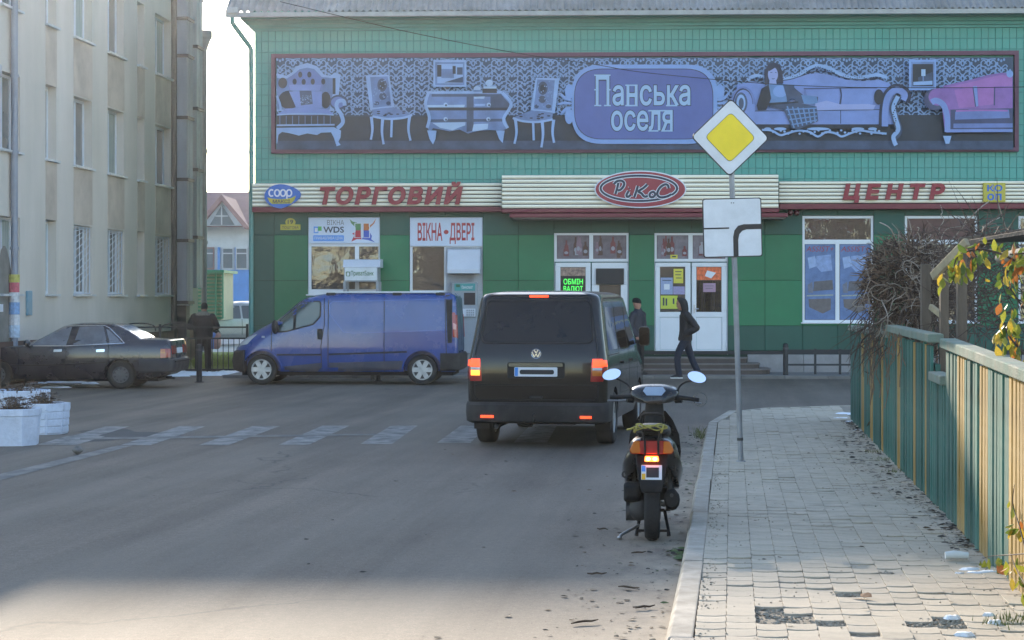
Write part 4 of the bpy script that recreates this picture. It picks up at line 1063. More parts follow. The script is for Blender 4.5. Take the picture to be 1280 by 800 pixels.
poster('poster', 'olive leafy picture low in the right leaf of the right entrance', 871, 901.5, 351, 389.5, M_OLV, -.05)
poster('poster', 'small pink paper notice with faint writing in the right leaf', 879, 894.5, 354, 365, M_PP, -.04, marks=[([(881, 357), (892, 357), (892, 357.8), (881, 357.8)], M_GREY), ([(882, 360), (891, 360), (891, 360.8), (882, 360.8)], M_GREY)])
poster('poster', 'small yellow sticker at the foot of the pane above the right entrance', 838, 847, 318.5, 323.3, M_YP, -.03, marks=[([(840, 320), (845, 320), (845, 321.6), (840, 321.6)], Mk)], cat='sticker')
M_BR = [mat('jar_red', (.2, .05, .05), .5, var=.3), mat('jar_brown', (.1, .045, .03), .5, var=.3), mat('jar_white', (.34, .33, .38), .5, var=.2), mat('jar_mauve', (.26, .16, .2), .5, var=.3)]
def bottles(px0, px1, seed):
    rnd = random.Random(seed); out = []
    for k in range(7):
        cx = px0 + 4 + rnd.random() * (px1 - px0 - 8); h = rnd.uniform(12, 24); w_ = rnd.uniform(4, 7); b = 322.5 - rnd.uniform(0, 6)
        out.append(([(cx - w_ / 2, b), (cx + w_ / 2, b), (cx + w_ / 2, b - h * .6), (cx + w_ * .2, b - h * .75), (cx + w_ * .2, b - h), (cx - w_ * .2, b - h), (cx - w_ * .2, b - h * .75), (cx - w_ / 2, b - h * .6)], M_BR[rnd.randrange(4)]))
        out.append((ell(cx, b - h * .3, w_ * .38, h * .13, 12), M_BR[2]))
    return out
for (a, b, sd, lab) in ((696.5, 736, 3, 'faded print of jars and bottles in the left pane above the left entrance'), (742, 782.5, 5, 'faded print of jars and bottles in the right pane above the left entrance'), (821.5, 860, 8, 'faded mauve print in the left pane above the right entrance'), (866.5, 906.5, 9, 'faded mauve print partly behind the road sign above the right entrance')):
    poster('window_print', lab, a, b, 294.3, 323.2, mat('faded_print%d' % (sd > 6), (.17, .13, .15) if sd < 6 else (.2, .17, .2), .5, var=.3, vscale=6), -.062, marks=[(p, m_) for p, m_ in bottles(a, b, sd)], cat='print')
# exchange office display and dark board in the left entrance
led = sign('led_sign', 'lit black display with green words ОБМІН ВАЛЮТ and red figures in the left door', 717, 385, -.03, 'display')
pbox(700.8, 731.8, 345, 385, -.045, -.035).build('board', mat('led_black', (.01, .01, .012), .4), led)
M_LG = mat('led_green', (.02, .3, .03), .5, emit=(.08, 1, .12), estr=.55); M_LR = mat('led_red', (.3, .02, .02), .5, emit=(1, .04, .03), estr=.6)
ptext('ОБМІН', 704.5, 728.5, 348.5, 355.5, -.033, M_LG, led); ptext('ВАЛЮТ', 704.5, 728.5, 357.5, 364.5, -.033, M_LG, led); ptext('24.70 25.10', 703, 730, 368, 373.5, -.033, M_LR, led); ptext('28.20 28.90', 703, 730, 376, 381.5, -.033, M_LR, led)
poster('poster', 'orange and blue picture above the lit display in the left door', 700.8, 731.8, 334.5, 344.8, mat('picture_mix', (.3, .2, .16), .5, var=.7, vscale=12), -.045)
t = sign('dark_display', 'unlit black display board hanging in the right leaf of the left entrance', 762, 356, .03, 'display')
pbox(745, 780, 335.5, 355.5, -.02, .05).build('screen', mat('dark_board', (.012, .012, .015), .5), t, bevel=.01)
# posters in the right-hand windows
for (a, b, lab, t1) in ((1006.5, 1044, 'blue poster with pictures of bed linen in the left pane of the third window', 'ASSIST+'), (1050, 1088.5, 'blue poster half hidden by the shrub in the right pane of the third window', 'ASSIST+')):
    Mbl = mat('poster_blue', (.11, .18, .36), .45, var=.25, vscale=4); s = poster('poster', lab, a, b, 305.3, 399.5, Mbl, -.058)
    ptext(t1, a + 1, b - 1.5, 308, 314.5, -.055, mat('assist_red', (.32, .05, .06), .5), s, shear=.2)
    for (q, c_) in (([(a + 3, 322), (a + 12, 320), (a + 16, 332), (a + 5, 336)], (.3, .4, .62)), ([(a + 14, 320), (a + 32, 318), (a + 34, 338), (a + 20, 340), (a + 13, 332)], (.24, .33, .56)), ([(a + 11, 352), (a + 34, 350), (a + 35, 362), (a + 10, 364)], (.12, .11, .12)), ([(a + 3, 356), (a + 9, 352), (a + 10, 366), (a + 4, 366)], (.16, .17, .22)), ([(a + 4, 374), (a + 32, 373), (a + 32, 387), (a + 22, 392), (a + 5, 384)], (.14, .12, .12)), ([(a + 2, 369), (a + 35, 368), (a + 35, 369.5), (a + 2, 370.5)], (.33, .36, .3))):
        m = fb_(); ppoly(m, q, -.056 + random.uniform(.0004, .0012)); m.build('print', mat('linen_%d' % int(c_[0] * 100), c_, .5, var=.2, vscale=9), s)
poster('window_film', 'brown film over the upper pane of the fourth window', 1134.5, 1218.5, 273.3, 299.2, mat('brown_film', (.12, .055, .045), .5, var=.2), -.06, cat='film')

# ---------------------------------------------------------------- long printed banner
BD = .12
bx0, bx1, bz0, bz1 = BAN
bn = sign('banner', 'long blue printed furniture shop banner with maroon edge high on the teal wall', 806, 191, BD, 'banner')
M_BF = mat('banner_frame', (.13, .05, .085), .6, var=.12, vscale=1.5)
for (a, b, c, d) in ((bx0, bx1, bz1 - .1, bz1), (bx0, bx1, bz0, bz0 + .1), (bx0, bx0 + .1, bz0 + .101, bz1 - .101), (bx1 - .1, bx1, bz0 + .101, bz1 - .101)):
    fb_().box(a, b, -BD - .02, -.006, c, d).build('frame', M_BF, bn)
def bm_(name, c, v=.12): return mat('print_' + name, c, .55, var=v, vscale=2.5)
PC = dict(wall=bm_('wall', (0.0368, 0.0622, 0.1091)), scroll=bm_('scroll', (0.1944, 0.3093, 0.5301)), floor=bm_('floor', (0.0202, 0.0295, 0.0471), .25), light=bm_('light', (0.2605, 0.3949, 0.6476)), pale=bm_('pale', (0.3490, 0.4828, 0.6744)), mid=bm_('mid', (0.1317, 0.2084, 0.4059), .3), mid2=bm_('mid2', (0.0422, 0.0662, 0.1252), .4), dark=bm_('dark', (0.0158, 0.0200, 0.0324), .3),
          purple=bm_('purple', (0.0925, 0.1296, 0.3576), .08), rim=bm_('rim', (0.2109, 0.3352, 0.6308), .08), text=bm_('text', (0.3251, 0.4797, 0.6707), .05), ink=bm_('ink', (0.0205, 0.0266, 0.0571), .1), lilac=bm_('lilac', (0.1903, 0.2670, 0.5540), .12), lilac2=bm_('lilac2', (0.1417, 0.1988, 0.4403), .15), skin=bm_('skin', (0.3045, 0.3526, 0.6175), .06), pink=bm_('pink', (0.3397, 0.1403, 0.3977), .15), pink2=bm_('pink2', (0.2451, 0.1209, 0.3629), .2), plum=bm_('plum', (0.0525, 0.0617, 0.1340), .2), blue=bm_('blue', (0.1287, 0.2429, 0.4607), .2))
class Print:
    """flat print: coloured shapes on the banner in crop coordinates (origin, scale), each a hair proud of the last"""
    y = BD + .004
    def __init__(s, ox, oy, sc): s.o = (ox, oy); s.k = sc; s.mb = {}
    def P(s, p): return (s.o[0] + p[0] / s.k, s.o[1] + p[1] / s.k)
    def m(s, c): return s.mb.setdefault(c, fb_())
    def up(s): Print.y += .00035; return Print.y
    def poly(s, c, pts): ppoly(s.m(c), [s.P(p) for p in pts], s.up())
    def rect(s, c, a, b, x, y): s.poly(c, [(a, b), (x, b), (x, y), (a, y)])
    def ell(s, c, x, y, rx, ry, n=20): s.poly(c, ell(x, y, rx, ry, n))
    def line(s, c, pts, w, smooth=True, n=5):
        q = [tuple(v) for v in catmull([Vector(p) for p in pts], n)] if smooth and len(pts) > 2 else pts
        ribbon(s.m(c), [s.P(p) for p in q], [x / s.k for x in w] if isinstance(w, list) else w / s.k, s.up())
    def done(s, name):
        mb = fb_(); mats = []; mb.M = Matrix()
        for c, b in s.mb.items():
            mb.cur = len(mats); mats.append(PC[c]); mb.add(b.v, b.f)
        return mb.build(name, mats, bn)
p = Print(0, 0, 1); p.rect('wall', 345.5, 71.5, 1266.5, 187); p.done('wallpaper_print')
p = Print(0, 0, 1)
for row in range(4):
    for col in range(58):
        cx = 350 + col * 16.1; cy = (79 if col % 2 else 88) + row * 19
        if not 346 < cx < 1266: continue
        yy = p.up()
        for sx in (1, -1):
            big = .92 if col % 2 else .75
            for pts, w_ in (([(0, 10), (4, 5), (8.5, 4), (10, -.5), (7, -4), (3.6, -2), (5, 1)], 1.5), ([(0, -2), (3, -7), (7, -9.5), (10, -7), (8.6, -5)], 1.4), ([(3, 11), (7, 9.5), (10.5, 11), (9, 14)], 1.3), ([(0, 4), (2.2, 1), (1.5, -3), (0, -5.5)], 1.7), ([(9.5, 3), (11.2, 6), (9, 8)], 1.1)):
                q = [(cx + sx * x * big, cy + y * big) for x, y in pts]; q = [tuple(v) for v in catmull([Vector(a) for a in q], 3)]
                q = [a for a in q if 73 < a[1] < 144.5 and 346.5 < a[0] < 1265.5]
                if len(q) > 2: ribbon(p.m('scroll'), q, w_, yy + .0001 * (sx > 0) + random.uniform(0, .00012))
        for ax, ay in ((0, -12), (3.5, -13.5), (-3.5, -13.5), (11, 0)):
            if 74 < cy + ay < 143: ppoly(p.m('scroll'), ell(cx + ax, cy + ay, 1.5, 1.9, 7), yy + .0003)
p.done('scroll_print')
p = Print(0, 0, 1); p.poly('floor', [(345.5, 146), (1266.5, 143.3), (1266.5, 187), (345.5, 187)]); p.poly('mid2', [(345.5, 176), (1266.5, 176), (1266.5, 187), (345.5, 187)]); p.done('floor_print')
# armchair
p = Print(335, 60, 5.715)
p.poly('light', [(62, 182), (130, 198), (170, 175), (205, 130), (280, 106), (350, 130), (400, 190), (445, 200), (480, 178), (520, 190), (505, 340), (470, 450), (62, 450)])
p.poly('mid', [(64, 215), (140, 218), (190, 182), (225, 152), (280, 140), (330, 150), (385, 208), (470, 215), (462, 330), (440, 440), (64, 440)])
p.poly('lilac2', [(140, 215), (230, 160), (330, 160), (400, 225), (390, 300), (150, 300)])
for x, y in ((230, 190), (295, 190), (190, 240), (255, 242), (320, 240), (395, 240)): p.ell('dark', x, y, 15, 22, 12)
p.ell('dark', 105, 250, 32, 38); p.ell('dark', 150, 370, 75, 66); p.ell('dark', 412, 372, 36, 60); p.rect('dark', 462, 215, 482, 330)
p.poly('lilac', [(150, 262), (380, 262), (368, 306), (160, 302)]); p.poly('lilac', [(150, 310), (385, 310), (385, 428), (200, 425)]); p.poly('mid2', [(225, 305), (310, 305), (320, 400), (235, 410)])
for k in range(40): p.ell('light', random.uniform(232, 312), random.uniform(335, 400), 3, 3, 6)
p.line('light', [(62, 340), (85, 400), (90, 445)], 16)
p.poly('dark', [(62, 478), (475, 472), (478, 562), (62, 562)])
for k in range(9): p.line('mid', [(85 + 45 * k, 485), (85 + 45 * k, 550)], 5, False)
p.poly('lilac', [(64, 475), (130, 432), (300, 424), (430, 440), (472, 474), (300, 480)]); p.line('light', [(64, 478), (200, 470), (340, 470), (470, 478)], 10); p.line('light', [(62, 552), (476, 548)], 12, False)
p.poly('light', [(60, 570), (470, 565), (522, 590), (518, 640), (503, 670), (520, 692), (490, 702), (470, 640), (450, 602), (380, 605), (350, 622), (280, 610), (220, 626), (160, 610), (100, 600), (75, 620), (66, 682), (60, 682)])
p.ell('mid2', 505, 388, 66, 54); p.ell('lilac2', 500, 388, 50, 40); p.line('light', [(495, 575), (535, 530), (520, 470), (490, 425), (500, 382), (540, 378), (548, 412)], 28)
p.done('armchair_print')
def chair(p, f):
    P_ = lambda L: [f(a) for a in L]
    p.poly('light', P_([(697, 195), (866, 190), (905, 440), (730, 445)])); p.poly('mid', P_([(730, 208), (855, 203), (882, 420), (750, 425)]))
    for x, y, a, b in ((815, 265, 34, 48), (820, 345, 26, 26), (775, 395, 20, 14), (860, 395, 16, 14)): q = f((x, y)); p.ell('mid2', q[0], q[1], a, b)
    q = f((815, 268)); p.ell('dark', q[0], q[1], 20, 30)
    for k in range(26): q = f((random.uniform(745, 860), random.uniform(215, 410))); p.ell('scroll', q[0], q[1], 5, 5, 6)
    p.poly('mid', P_([(742, 438), (890, 420), (1030, 476), (960, 500), (850, 506), (750, 490)]))
    for k in range(10): q = f((random.uniform(770, 980), random.uniform(445, 485))); p.ell('dark', q[0], q[1], 13, 5, 8)
    p.line('light', P_([(742, 436), (820, 424), (890, 420)]), 10); p.line('light', P_([(745, 488), (850, 506), (960, 500), (1030, 478)]), 16)
    for L in ([(738, 490), (746, 580), (735, 655)], [(820, 500), (814, 600), (826, 688)], [(885, 505), (880, 638)], [(1012, 485), (1003, 580), (1018, 662)]): p.line('light', P_(L), [24, 22, 21, 20, 19, 18, 17, 16, 16, 16, 18][:len(catmull([Vector(a) for a in P_(L)], 5))] if len(L) > 2 else 17)
p = Print(335, 60, 5.715); chair(p, lambda a: a); p.done('chair_print')
p = Print(515, 60, 5.715); chair(p, lambda a: (1750 - a[0], a[1] + 22)); p.done('chair_print')
p = Print(515, 60, 5.715)
p.rect('light', 152, 86, 388, 278); p.rect('mid', 166, 100, 374, 264); p.rect('light', 180, 114, 364, 252); p.rect('dark', 180, 120, 210, 205); p.rect('mid', 210, 150, 300, 215); p.rect('dark', 290, 128, 312, 185); p.rect('mid2', 322, 138, 362, 190); p.poly('mid2', [(230, 246), (364, 205), (364, 248)])
p.done('picture_print')
p = Print(515, 60, 5.715)
p.poly('mid', [(110, 310), (660, 310), (720, 400), (665, 500), (690, 570), (640, 592), (560, 586), (490, 590), (430, 602), (400, 612), (340, 582), (270, 596), (150, 572), (130, 600), (102, 560), (125, 490), (88, 400)])
p.poly('mid2', [(560, 330), (640, 335), (706, 410), (660, 440), (560, 430)]); p.poly('mid2', [(390, 330), (440, 330), (440, 590), (390, 600)]); p.poly('dark', [(108, 425), (695, 425), (680, 446), (118, 446)]); p.poly('mid2', [(125, 510), (660, 505), (668, 525), (115, 530)])
p.rect('mid2', 140, 330, 640, 348); p.poly('pale', [(105, 408), (378, 405), (372, 424), (108, 424)]); p.poly('pale', [(440, 348), (520, 346), (516, 362), (445, 362)]); p.poly('light', [(445, 400), (525, 398), (520, 414), (448, 415)])
p.poly('pale', [(145, 535), (382, 530), (380, 552), (330, 570), (290, 588), (200, 570)]); p.poly('pale', [(440, 545), (545, 540), (540, 578), (490, 588), (430, 595)]); p.poly('light', [(98, 310), (645, 306), (640, 324), (105, 326)])
p.line('light', [(118, 318), (96, 400), (124, 495), (108, 570)], 22); p.line('light', [(645, 318), (708, 400), (655, 505), (684, 572)], 22)
for x, y in ((240, 405), (548, 405), (240, 508), (545, 508)): p.ell('pale', x, y, 15, 15, 12); p.ell('mid2', x + 3, y + 4, 8, 8, 10)
p.poly('light', [(108, 588), (175, 590), (168, 650), (150, 690), (125, 650)]); p.poly('light', [(600, 590), (662, 590), (648, 680), (622, 650)])
p.rect('dark', 503, 288, 606, 322); p.rect('pale', 510, 274, 604, 290); p.ell('pale', 552, 250, 26, 24); p.ell('pale', 465, 292, 25, 20); p.rect('mid', 440, 300, 500, 312)
p.done('dresser_print')
# plaque
p = Print(690, 60, 5.714)
for f in (lambda x: x, lambda x: 1322 - x):
    p.ell('rim', f(122), 312, 30, 55); p.ell('rim', f(122), 488, 30, 55)
    for L in ([(140, 398), (90, 392), (38, 404)], [(140, 372), (95, 360), (60, 322)], [(140, 425), (95, 438), (62, 478)]): p.line('rim', [(f(a), b) for a, b in L], [8, 14, 18, 20, 20, 20, 20, 18, 16, 12, 6])
p.poly('rim', rpoly([(140, 118), (1182, 118), (1182, 685), (140, 685)], 215, 10)); p.poly('ink', rpoly([(158, 147), (1152, 147), (1152, 653), (158, 653)], 200, 10)); p.poly('purple', rpoly([(163, 152), (1147, 152), (1147, 648), (163, 648)], 197, 10))
p.done('plaque_print')
def btext(body, a, b, x, y, c, up, **kw):
    P1, P2 = p.P((a, b)), p.P((x, y)); return ptext(body, P1[0], P2[0], P1[1], P2[1], Print.y + up, PC[c], bn, **kw)
for body, (a, b, x, y) in (('П', (312, 192, 410, 412)), ('анська', (432, 264, 988, 412)), ('оселя', (422, 446, 862, 592))):
    e = 6; btext(body, a - e, b - e, x + e, y + e, 'ink', .002, offset=.045); btext(body, a, b, x, y, 'text', .004, offset=.018)
m = fb_(); q = lambda L: [p.P(a) for a in L]
for L in ([(302, 194), (418, 194)], [(302, 411), (352, 411)], [(372, 411), (420, 411)], [(302, 298), (330, 298)], [(395, 298), (418, 298)], [(524, 266), (612, 266)], [(524, 411), (612, 411)], [(815, 411), (895, 411)], [(688, 592), (760, 592)], [(780, 592), (862, 592)], [(688, 448), (862, 448)]): ribbon(m, q(L), 10 / 5.714, Print.y + .0055)
m.build('serifs', PC['text'], bn); Print.y += .006
# sofa and reclining figure
p = Print(900, 60, 5.715)
p.poly('lilac', [(120, 262), (240, 238), (330, 262), (500, 222), (600, 192), (690, 178), (780, 190), (900, 226), (1020, 236), (1143, 226), (1215, 255), (1240, 330), (1240, 545), (250, 545), (240, 440), (130, 300)])
p.line('light', [(195, 228), (250, 198), (320, 206), (460, 218), (560, 192), (640, 142), (700, 126), (770, 142), (880, 195), (960, 216), (1050, 202), (1130, 192), (1195, 215)], 24); p.line('ink', [(340, 235), (480, 228), (580, 200), (690, 165), (790, 178), (900, 215), (1020, 226), (1150, 215)], 6)
for k in range(60): p.ell('mid2', 205 + 16.5 * k, 214 + 8 * math.sin(k) - (75 * math.exp(-((k - 30) / 8) ** 2)), 4, 4, 6)
p.poly('lilac2', [(600, 290), (1120, 285), (1160, 440), (600, 440)]); p.line('ink', [(598, 290), (860, 286), (1125, 284)], 6); p.line('ink', [(858, 288), (866, 340), (856, 405)], 10); p.poly('lilac', [(612, 298), (848, 294), (850, 400), (640, 430)]); p.poly('lilac', [(872, 294), (1120, 292), (1090, 400), (870, 420)])
p.poly('lilac', [(250, 452), (1170, 442), (1170, 545), (250, 545)]); p.line('ink', [(862, 445), (862, 540)], 5, False); p.line('ink', [(250, 450), (700, 446), (1170, 440)], 5); p.poly('dark', [(250, 545), (1180, 545), (1180, 575), (250, 580)])
p.line('light', [(300, 585), (370, 590), (430, 622), (480, 610), (560, 590), (640, 600), (700, 632), (760, 600), (830, 612), (870, 632), (930, 610), (1000, 590), (1090, 602), (1190, 612)], 15)
for x, a in ((430, 45), (702, 80), (985, 45), (1090, 32), (340, 25)): p.ell('light', x, 578, a, 11)
for k in range(30): p.ell('light', 380 + 27 * k, 600 + 12 * math.sin(k * 2), 9, 8, 8)
p.ell('lilac2', 165, 395, 86, 122); p.ell('ink', 163, 395, 72, 108); p.ell('lilac', 166, 398, 66, 100); p.ell('mid2', 150, 392, 46, 76); p.ell('light', 150, 392, 32, 60); p.ell('mid2', 152, 395, 18, 40); p.rect('lilac', 195, 400, 250, 545)
p.line('ink', [(1165, 560), (1170, 440), (1195, 335), (1260, 285), (1335, 325), (1322, 385)], 62); p.line('lilac', [(1178, 560), (1182, 440), (1203, 345), (1262, 300), (1318, 330), (1306, 372)], 46)
p.line('mid2', [(1275, 340), (1238, 420), (1252, 500), (1278, 590), (1240, 640)], 50); p.line('light', [(1272, 345), (1240, 420), (1254, 500), (1274, 580), (1240, 630), (1246, 670), (1258, 695)], 30)
for k in range(14): p.ell('dark', 1246 + 10 * math.sin(k), 400 + 15 * k, 5, 5, 6)
p.ell('dark', 1135, 350, 35, 55)
# figure
p.poly('ink', [(322, 262), (316, 170), (345, 116), (385, 102), (425, 120), (446, 170), (452, 250), (420, 280), (340, 275)]); p.ell('skin', 378, 190, 36, 54); p.poly('skin', [(355, 225), (400, 225), (405, 262), (350, 262)]); p.poly('ink', [(338, 150), (350, 125), (395, 118), (430, 150), (425, 175), (395, 140), (352, 165)])
p.line('ink', [(360, 176), (374, 174)], 4, False); p.line('ink', [(392, 174), (404, 177)], 4, False); p.line('plum', [(370, 218), (380, 221), (390, 217)], 5)
p.poly('blue', [(330, 262), (420, 256), (530, 262), (545, 335), (480, 385), (340, 395)]); p.ell('rim', 430, 310, 52, 42); p.poly('dark', [(296, 292), (348, 260), (366, 360), (330, 442), (270, 444), (262, 410)]); p.poly('mid2', [(450, 262), (528, 264), (540, 350), (480, 385), (470, 330)])
p.poly('mid2', [(515, 272), (600, 340), (700, 348), (696, 402), (560, 395), (505, 352)]); p.poly('blue', [(580, 335), (690, 345), (700, 400), (600, 400)]); p.poly('dark', [(340, 392), (560, 380), (560, 412), (350, 420)])
p.poly('skin', [(680, 396), (760, 375), (860, 402), (1060, 400), (1112, 408), (1096, 440), (820, 442), (680, 446)]); p.poly('mid2', [(330, 412), (560, 392), (690, 418), (702, 522), (560, 582), (512, 572), (455, 442)])
for k in range(6): p.line('blue', [(480 + 38 * k, 415 + 4 * k), (530 + 30 * k, 570 - 8 * k)], 10, False)
for k in range(4): p.line('blue', [(470 + 14 * k, 440 + 36 * k), (690 + 2 * k, 430 + 28 * k)], 9, False)
p.done('sofa_print')
p = Print(1090, 60, 5.716)
p.rect('rim', 264, 84, 458, 302); p.rect('mid', 278, 98, 446, 288); p.rect('dark', 290, 114, 436, 272); p.poly('mid2', [(330, 210), (432, 170), (432, 235), (330, 240)]); p.rect('pale', 352, 152, 382, 200); p.poly('light', [(295, 242), (432, 234), (432, 262), (295, 266)]); p.line('mid', [(366, 200), (366, 240)], 10, False)
p.done('picture_print')
p = Print(1090, 60, 5.716)
p.poly('pink2', [(500, 272), (700, 228), (830, 192), (930, 176), (1005, 186), (1005, 440), (600, 440), (540, 300)]); p.poly('pink', [(545, 280), (720, 240), (840, 208), (930, 192), (1000, 205), (1000, 270), (700, 282)]); p.ell('rim', 985, 185, 24, 26)
p.poly('pink', [(588, 300), (722, 280), (738, 420), (622, 430)]); p.poly('lilac', [(722, 275), (750, 272), (760, 415), (738, 420)]); p.poly('pink', [(755, 275), (872, 270), (868, 402), (762, 415)]); p.poly('pink2', [(884, 290), (1005, 285), (1005, 400), (888, 412)]); p.line('plum', [(722, 285), (740, 420)], 7, False); p.line('plum', [(876, 280), (874, 410)], 9, False)
p.ell('plum', 450, 368, 80, 78); p.ell('pink2', 470, 350, 66, 62); p.poly('pink2', [(450, 290), (545, 285), (600, 430), (590, 580), (520, 590), (500, 420)]); p.line('lilac', [(540, 600), (538, 500), (512, 410), (460, 376), (425, 388)], 42)
p.poly('plum', [(560, 440), (1005, 430), (1005, 580), (560, 590)]); p.poly('lilac2', [(595, 455), (700, 438), (978, 440), (984, 500), (592, 512)]); p.line('pink', [(600, 450), (780, 445), (970, 448)], 12); p.poly('lilac2', [(582, 540), (1005, 538), (1005, 568), (582, 572)]); p.line('lilac', [(530, 592), (780, 590), (1005, 590)], 22); p.poly('light', [(508, 628), (568, 628), (552, 684), (526, 684)])
p.done('pink_sofa_print')

# thin cable sagging across the front of the facade
pts = [(350, 2), (429, 21), (520, 42), (644, 66), (740, 80), (800, 90), (912, 101), (1000, 107), (1100, 109.5), (1265, 109), (1400, 104)]
m = fb_(); m.tube(catmull([Vector((*[fp(x, y, .75)[0]], -.75, fp(x, y, .75)[1])) for x, y in pts], 6), .009, 5)
tag(m.build('cable', mat('black_cable', (.01, .01, .011), .6)), 'thin black cable sagging across the banner and teal wall', 'cable')
# ================================================================ LEFT BLOCK, BACKGROUND, STREET FURNITURE
LAng = math.atan(.074); LA = Vector((-10.14, 46.0, 0)); ld = Vector((math.sin(LAng), math.cos(LAng), 0)); ln = Vector((math.cos(LAng), -math.sin(LAng), 0))
LM = Matrix(((ld.x, -ln.x, 0, LA.x), (ld.y, -ln.y, 0, LA.y), (0, 0, 1, 0), (0, 0, 0, 1)))   # local x along the wall (away), y into the block
def lp(px, py, d=0.):
    k = (px - 640) / FPX; p = LA + ln * d
    s = (k * p.y - p.x) / (ld.x - k * ld.y); Y = p.y + s * ld.y
    return s, CAMH + (HZ - py) * Y / FPX
def lx(px, d=0.): return lp(px, 373, d)[0]
M_STUC = mat('beige_stucco', (.62, .56, .5), .92, var=.1, vscale=.55, bump=.35, bscale=35, stretch=(1, 1, .35), dust=((.48, .45, .38), .5, .5))
M_TAN = mat('tan_plaster', (.55, .46, .385), .92, var=.14, vscale=1.2, bump=.35, bscale=35, dust=((.27, .22, .17), .5, .8))
M_FRM = mat('window_white', (.62, .66, .72), .5, var=.06)
M_LGL = glass_mat('flat_glass', (.1, .12, .13), .1, 1.2, 1.9)
M_CURT = mat('curtain', (.3, .36, .34), .9, var=.25, vscale=3, stretch=(6, 1, .3))
M_GALV = mat('galvanised', (.36, .4, .46), .55, metal=.15, var=.14, vscale=1.2, stretch=(1, 1, .3), dust=((.2, .19, .18), .45, .8))
M_FLNG = mat('flange', (.07, .068, .065), .7, var=.2)
xa, xb = -13.0, lx(247.5); EAVE = 10.62
LB = thing('apartment_block', 'pale beige stucco three storey block with tall narrow windows and metal duct on the left', 'building', M=LM @ Matrix.Translation((xb, 0, 0)))
def lb_(): return MB(LM)
COLS = [(57, 70.5), (92, 115), (134.5, 155), (171.5, 180.5), (194, 213.5)]
sill1 = lp(95, 368)[1]; STH = 3.0; wins = []
for ci, (a, b) in enumerate(COLS):
    x0, x1 = lx(a), lx(b)
    for fl in range(3): wins.append((x0, x1, sill1 + STH * fl, sill1 + STH * fl + (1.62 if ci in (1, 2, 4) else 1.66), ci, fl))
for fl in range(3):                                 # nearer windows, only their reflections of light matter beside the frame
    for s in (-11.5, -8.6, -5.6): wins.append((s, s + 1.25, sill1 + STH * fl, sill1 + STH * fl + 1.62, 9, fl))
m = lb_(); wall_holes(m, xa, xb, 0, EAVE, [w_[:4] for w_ in wins], 0, .42); m.build('wall', M_STUC, LB)
m = lb_(); m.box(xa, xb, .44, 13, -.1, EAVE); m.add([(xb, 0, 0), (xb, .439, 0), (xb, .439, EAVE), (xb, 0, EAVE)], [(0, 1, 2, 3)]); m.add([(xa, 0, 0), (xa, .439, 0), (xa, .439, EAVE), (xa, 0, EAVE)], [(3, 2, 1, 0)]); m.build('wall', M_STUC, LB)
for (x0, x1, z0, z1, ci, fl) in wins:
    if ci < 9:
        lb_().box(x0 + .0, x1 - .0, -.012, .0, z0 - 1.34 if fl else z0 - 1.2, z0 - .05).build('spandrel', M_TAN, LB) if fl else None
    f = lb_(); narrow = ci in (0, 3); mid = (x0 + x1) / 2
    gl = [(x0 + .07, x1 - .07, z0 + .07, z1 - .07)] if narrow else [(x0 + .07, mid - .05, z0 + .07, z1 - .07), (mid + .05, x1 - .07, z0 + .07, z1 - .07)]
    bars(f, frame_rects((x0 + .004, x1 - .004, z0 + .004, z1 - .004), gl), .19, .25); w_ = f.build('window', M_FRM, LB)
    for g in gl: lb_().box(g[0] - .01, g[1] + .01, .22, .232, g[2] - .01, g[3] + .01).build('pane', M_LGL if (fl + ci) % 3 else M_CURT, w_)
    lb_().box(x0 - .05, x1 + .05, -.09, .19, z0 - .045, z0 + .002).build('sill', mat('sill_metal', (.5, .52, .54), .5, var=.12), w_)
    if fl == 0 and ci in (1, 2, 4):                 # white burglar bars, fan of slanted rods
        g = lb_(); n = 5
        for i in range(n + 1): x = x0 + .04 + (x1 - x0 - .08) * i / n; g.tube([(x, .05, z0 + .02), (x + (.02 if i < n else 0), .05, z1 - .02)], .011, 4)
        for i in range(9):
            z = z0 + .1 + i * .17; g.tube([(x0 + .02, .045, z), (x1 - .02, .045, min(z + .42, z1 - .02))], .009, 4)
        for z in (z0 + .03, z1 - .03): g.tube([(x0, .05, z), (x1, .05, z)], .012, 4)
        g.build('grille', M_FRM, w_)
m = lb_(); m.box(xa - .1, xb + .25, -.12, 13.2, EAVE, EAVE + .06); m.build('eave', mat('eave_rust', (.16, .1, .075), .8, var=.3, vscale=2), LB)
m = lb_(); m.loft([[(xa - .1, -.12, EAVE + .061), (xb + .25, -.12, EAVE + .061), (xb + .25, 13.2, EAVE + .061), (xa - .1, 13.2, EAVE + .061)], [(xa + 6, 6.3, EAVE + .6), (xb - 6, 6.3, EAVE + .6), (xb - 6, 6.7, EAVE + .6), (xa + 6, 6.7, EAVE + .6)]]); m.build('roof', M_SLATE, LB)
M_BRN = mat('brown_plinth', (.11, .065, .05), .9, var=.25, vscale=3, bump=.3)
lb_().box(xa, xb + .02, -.1, -.002, -.05, .95).build('plinth', M_BRN, LB)
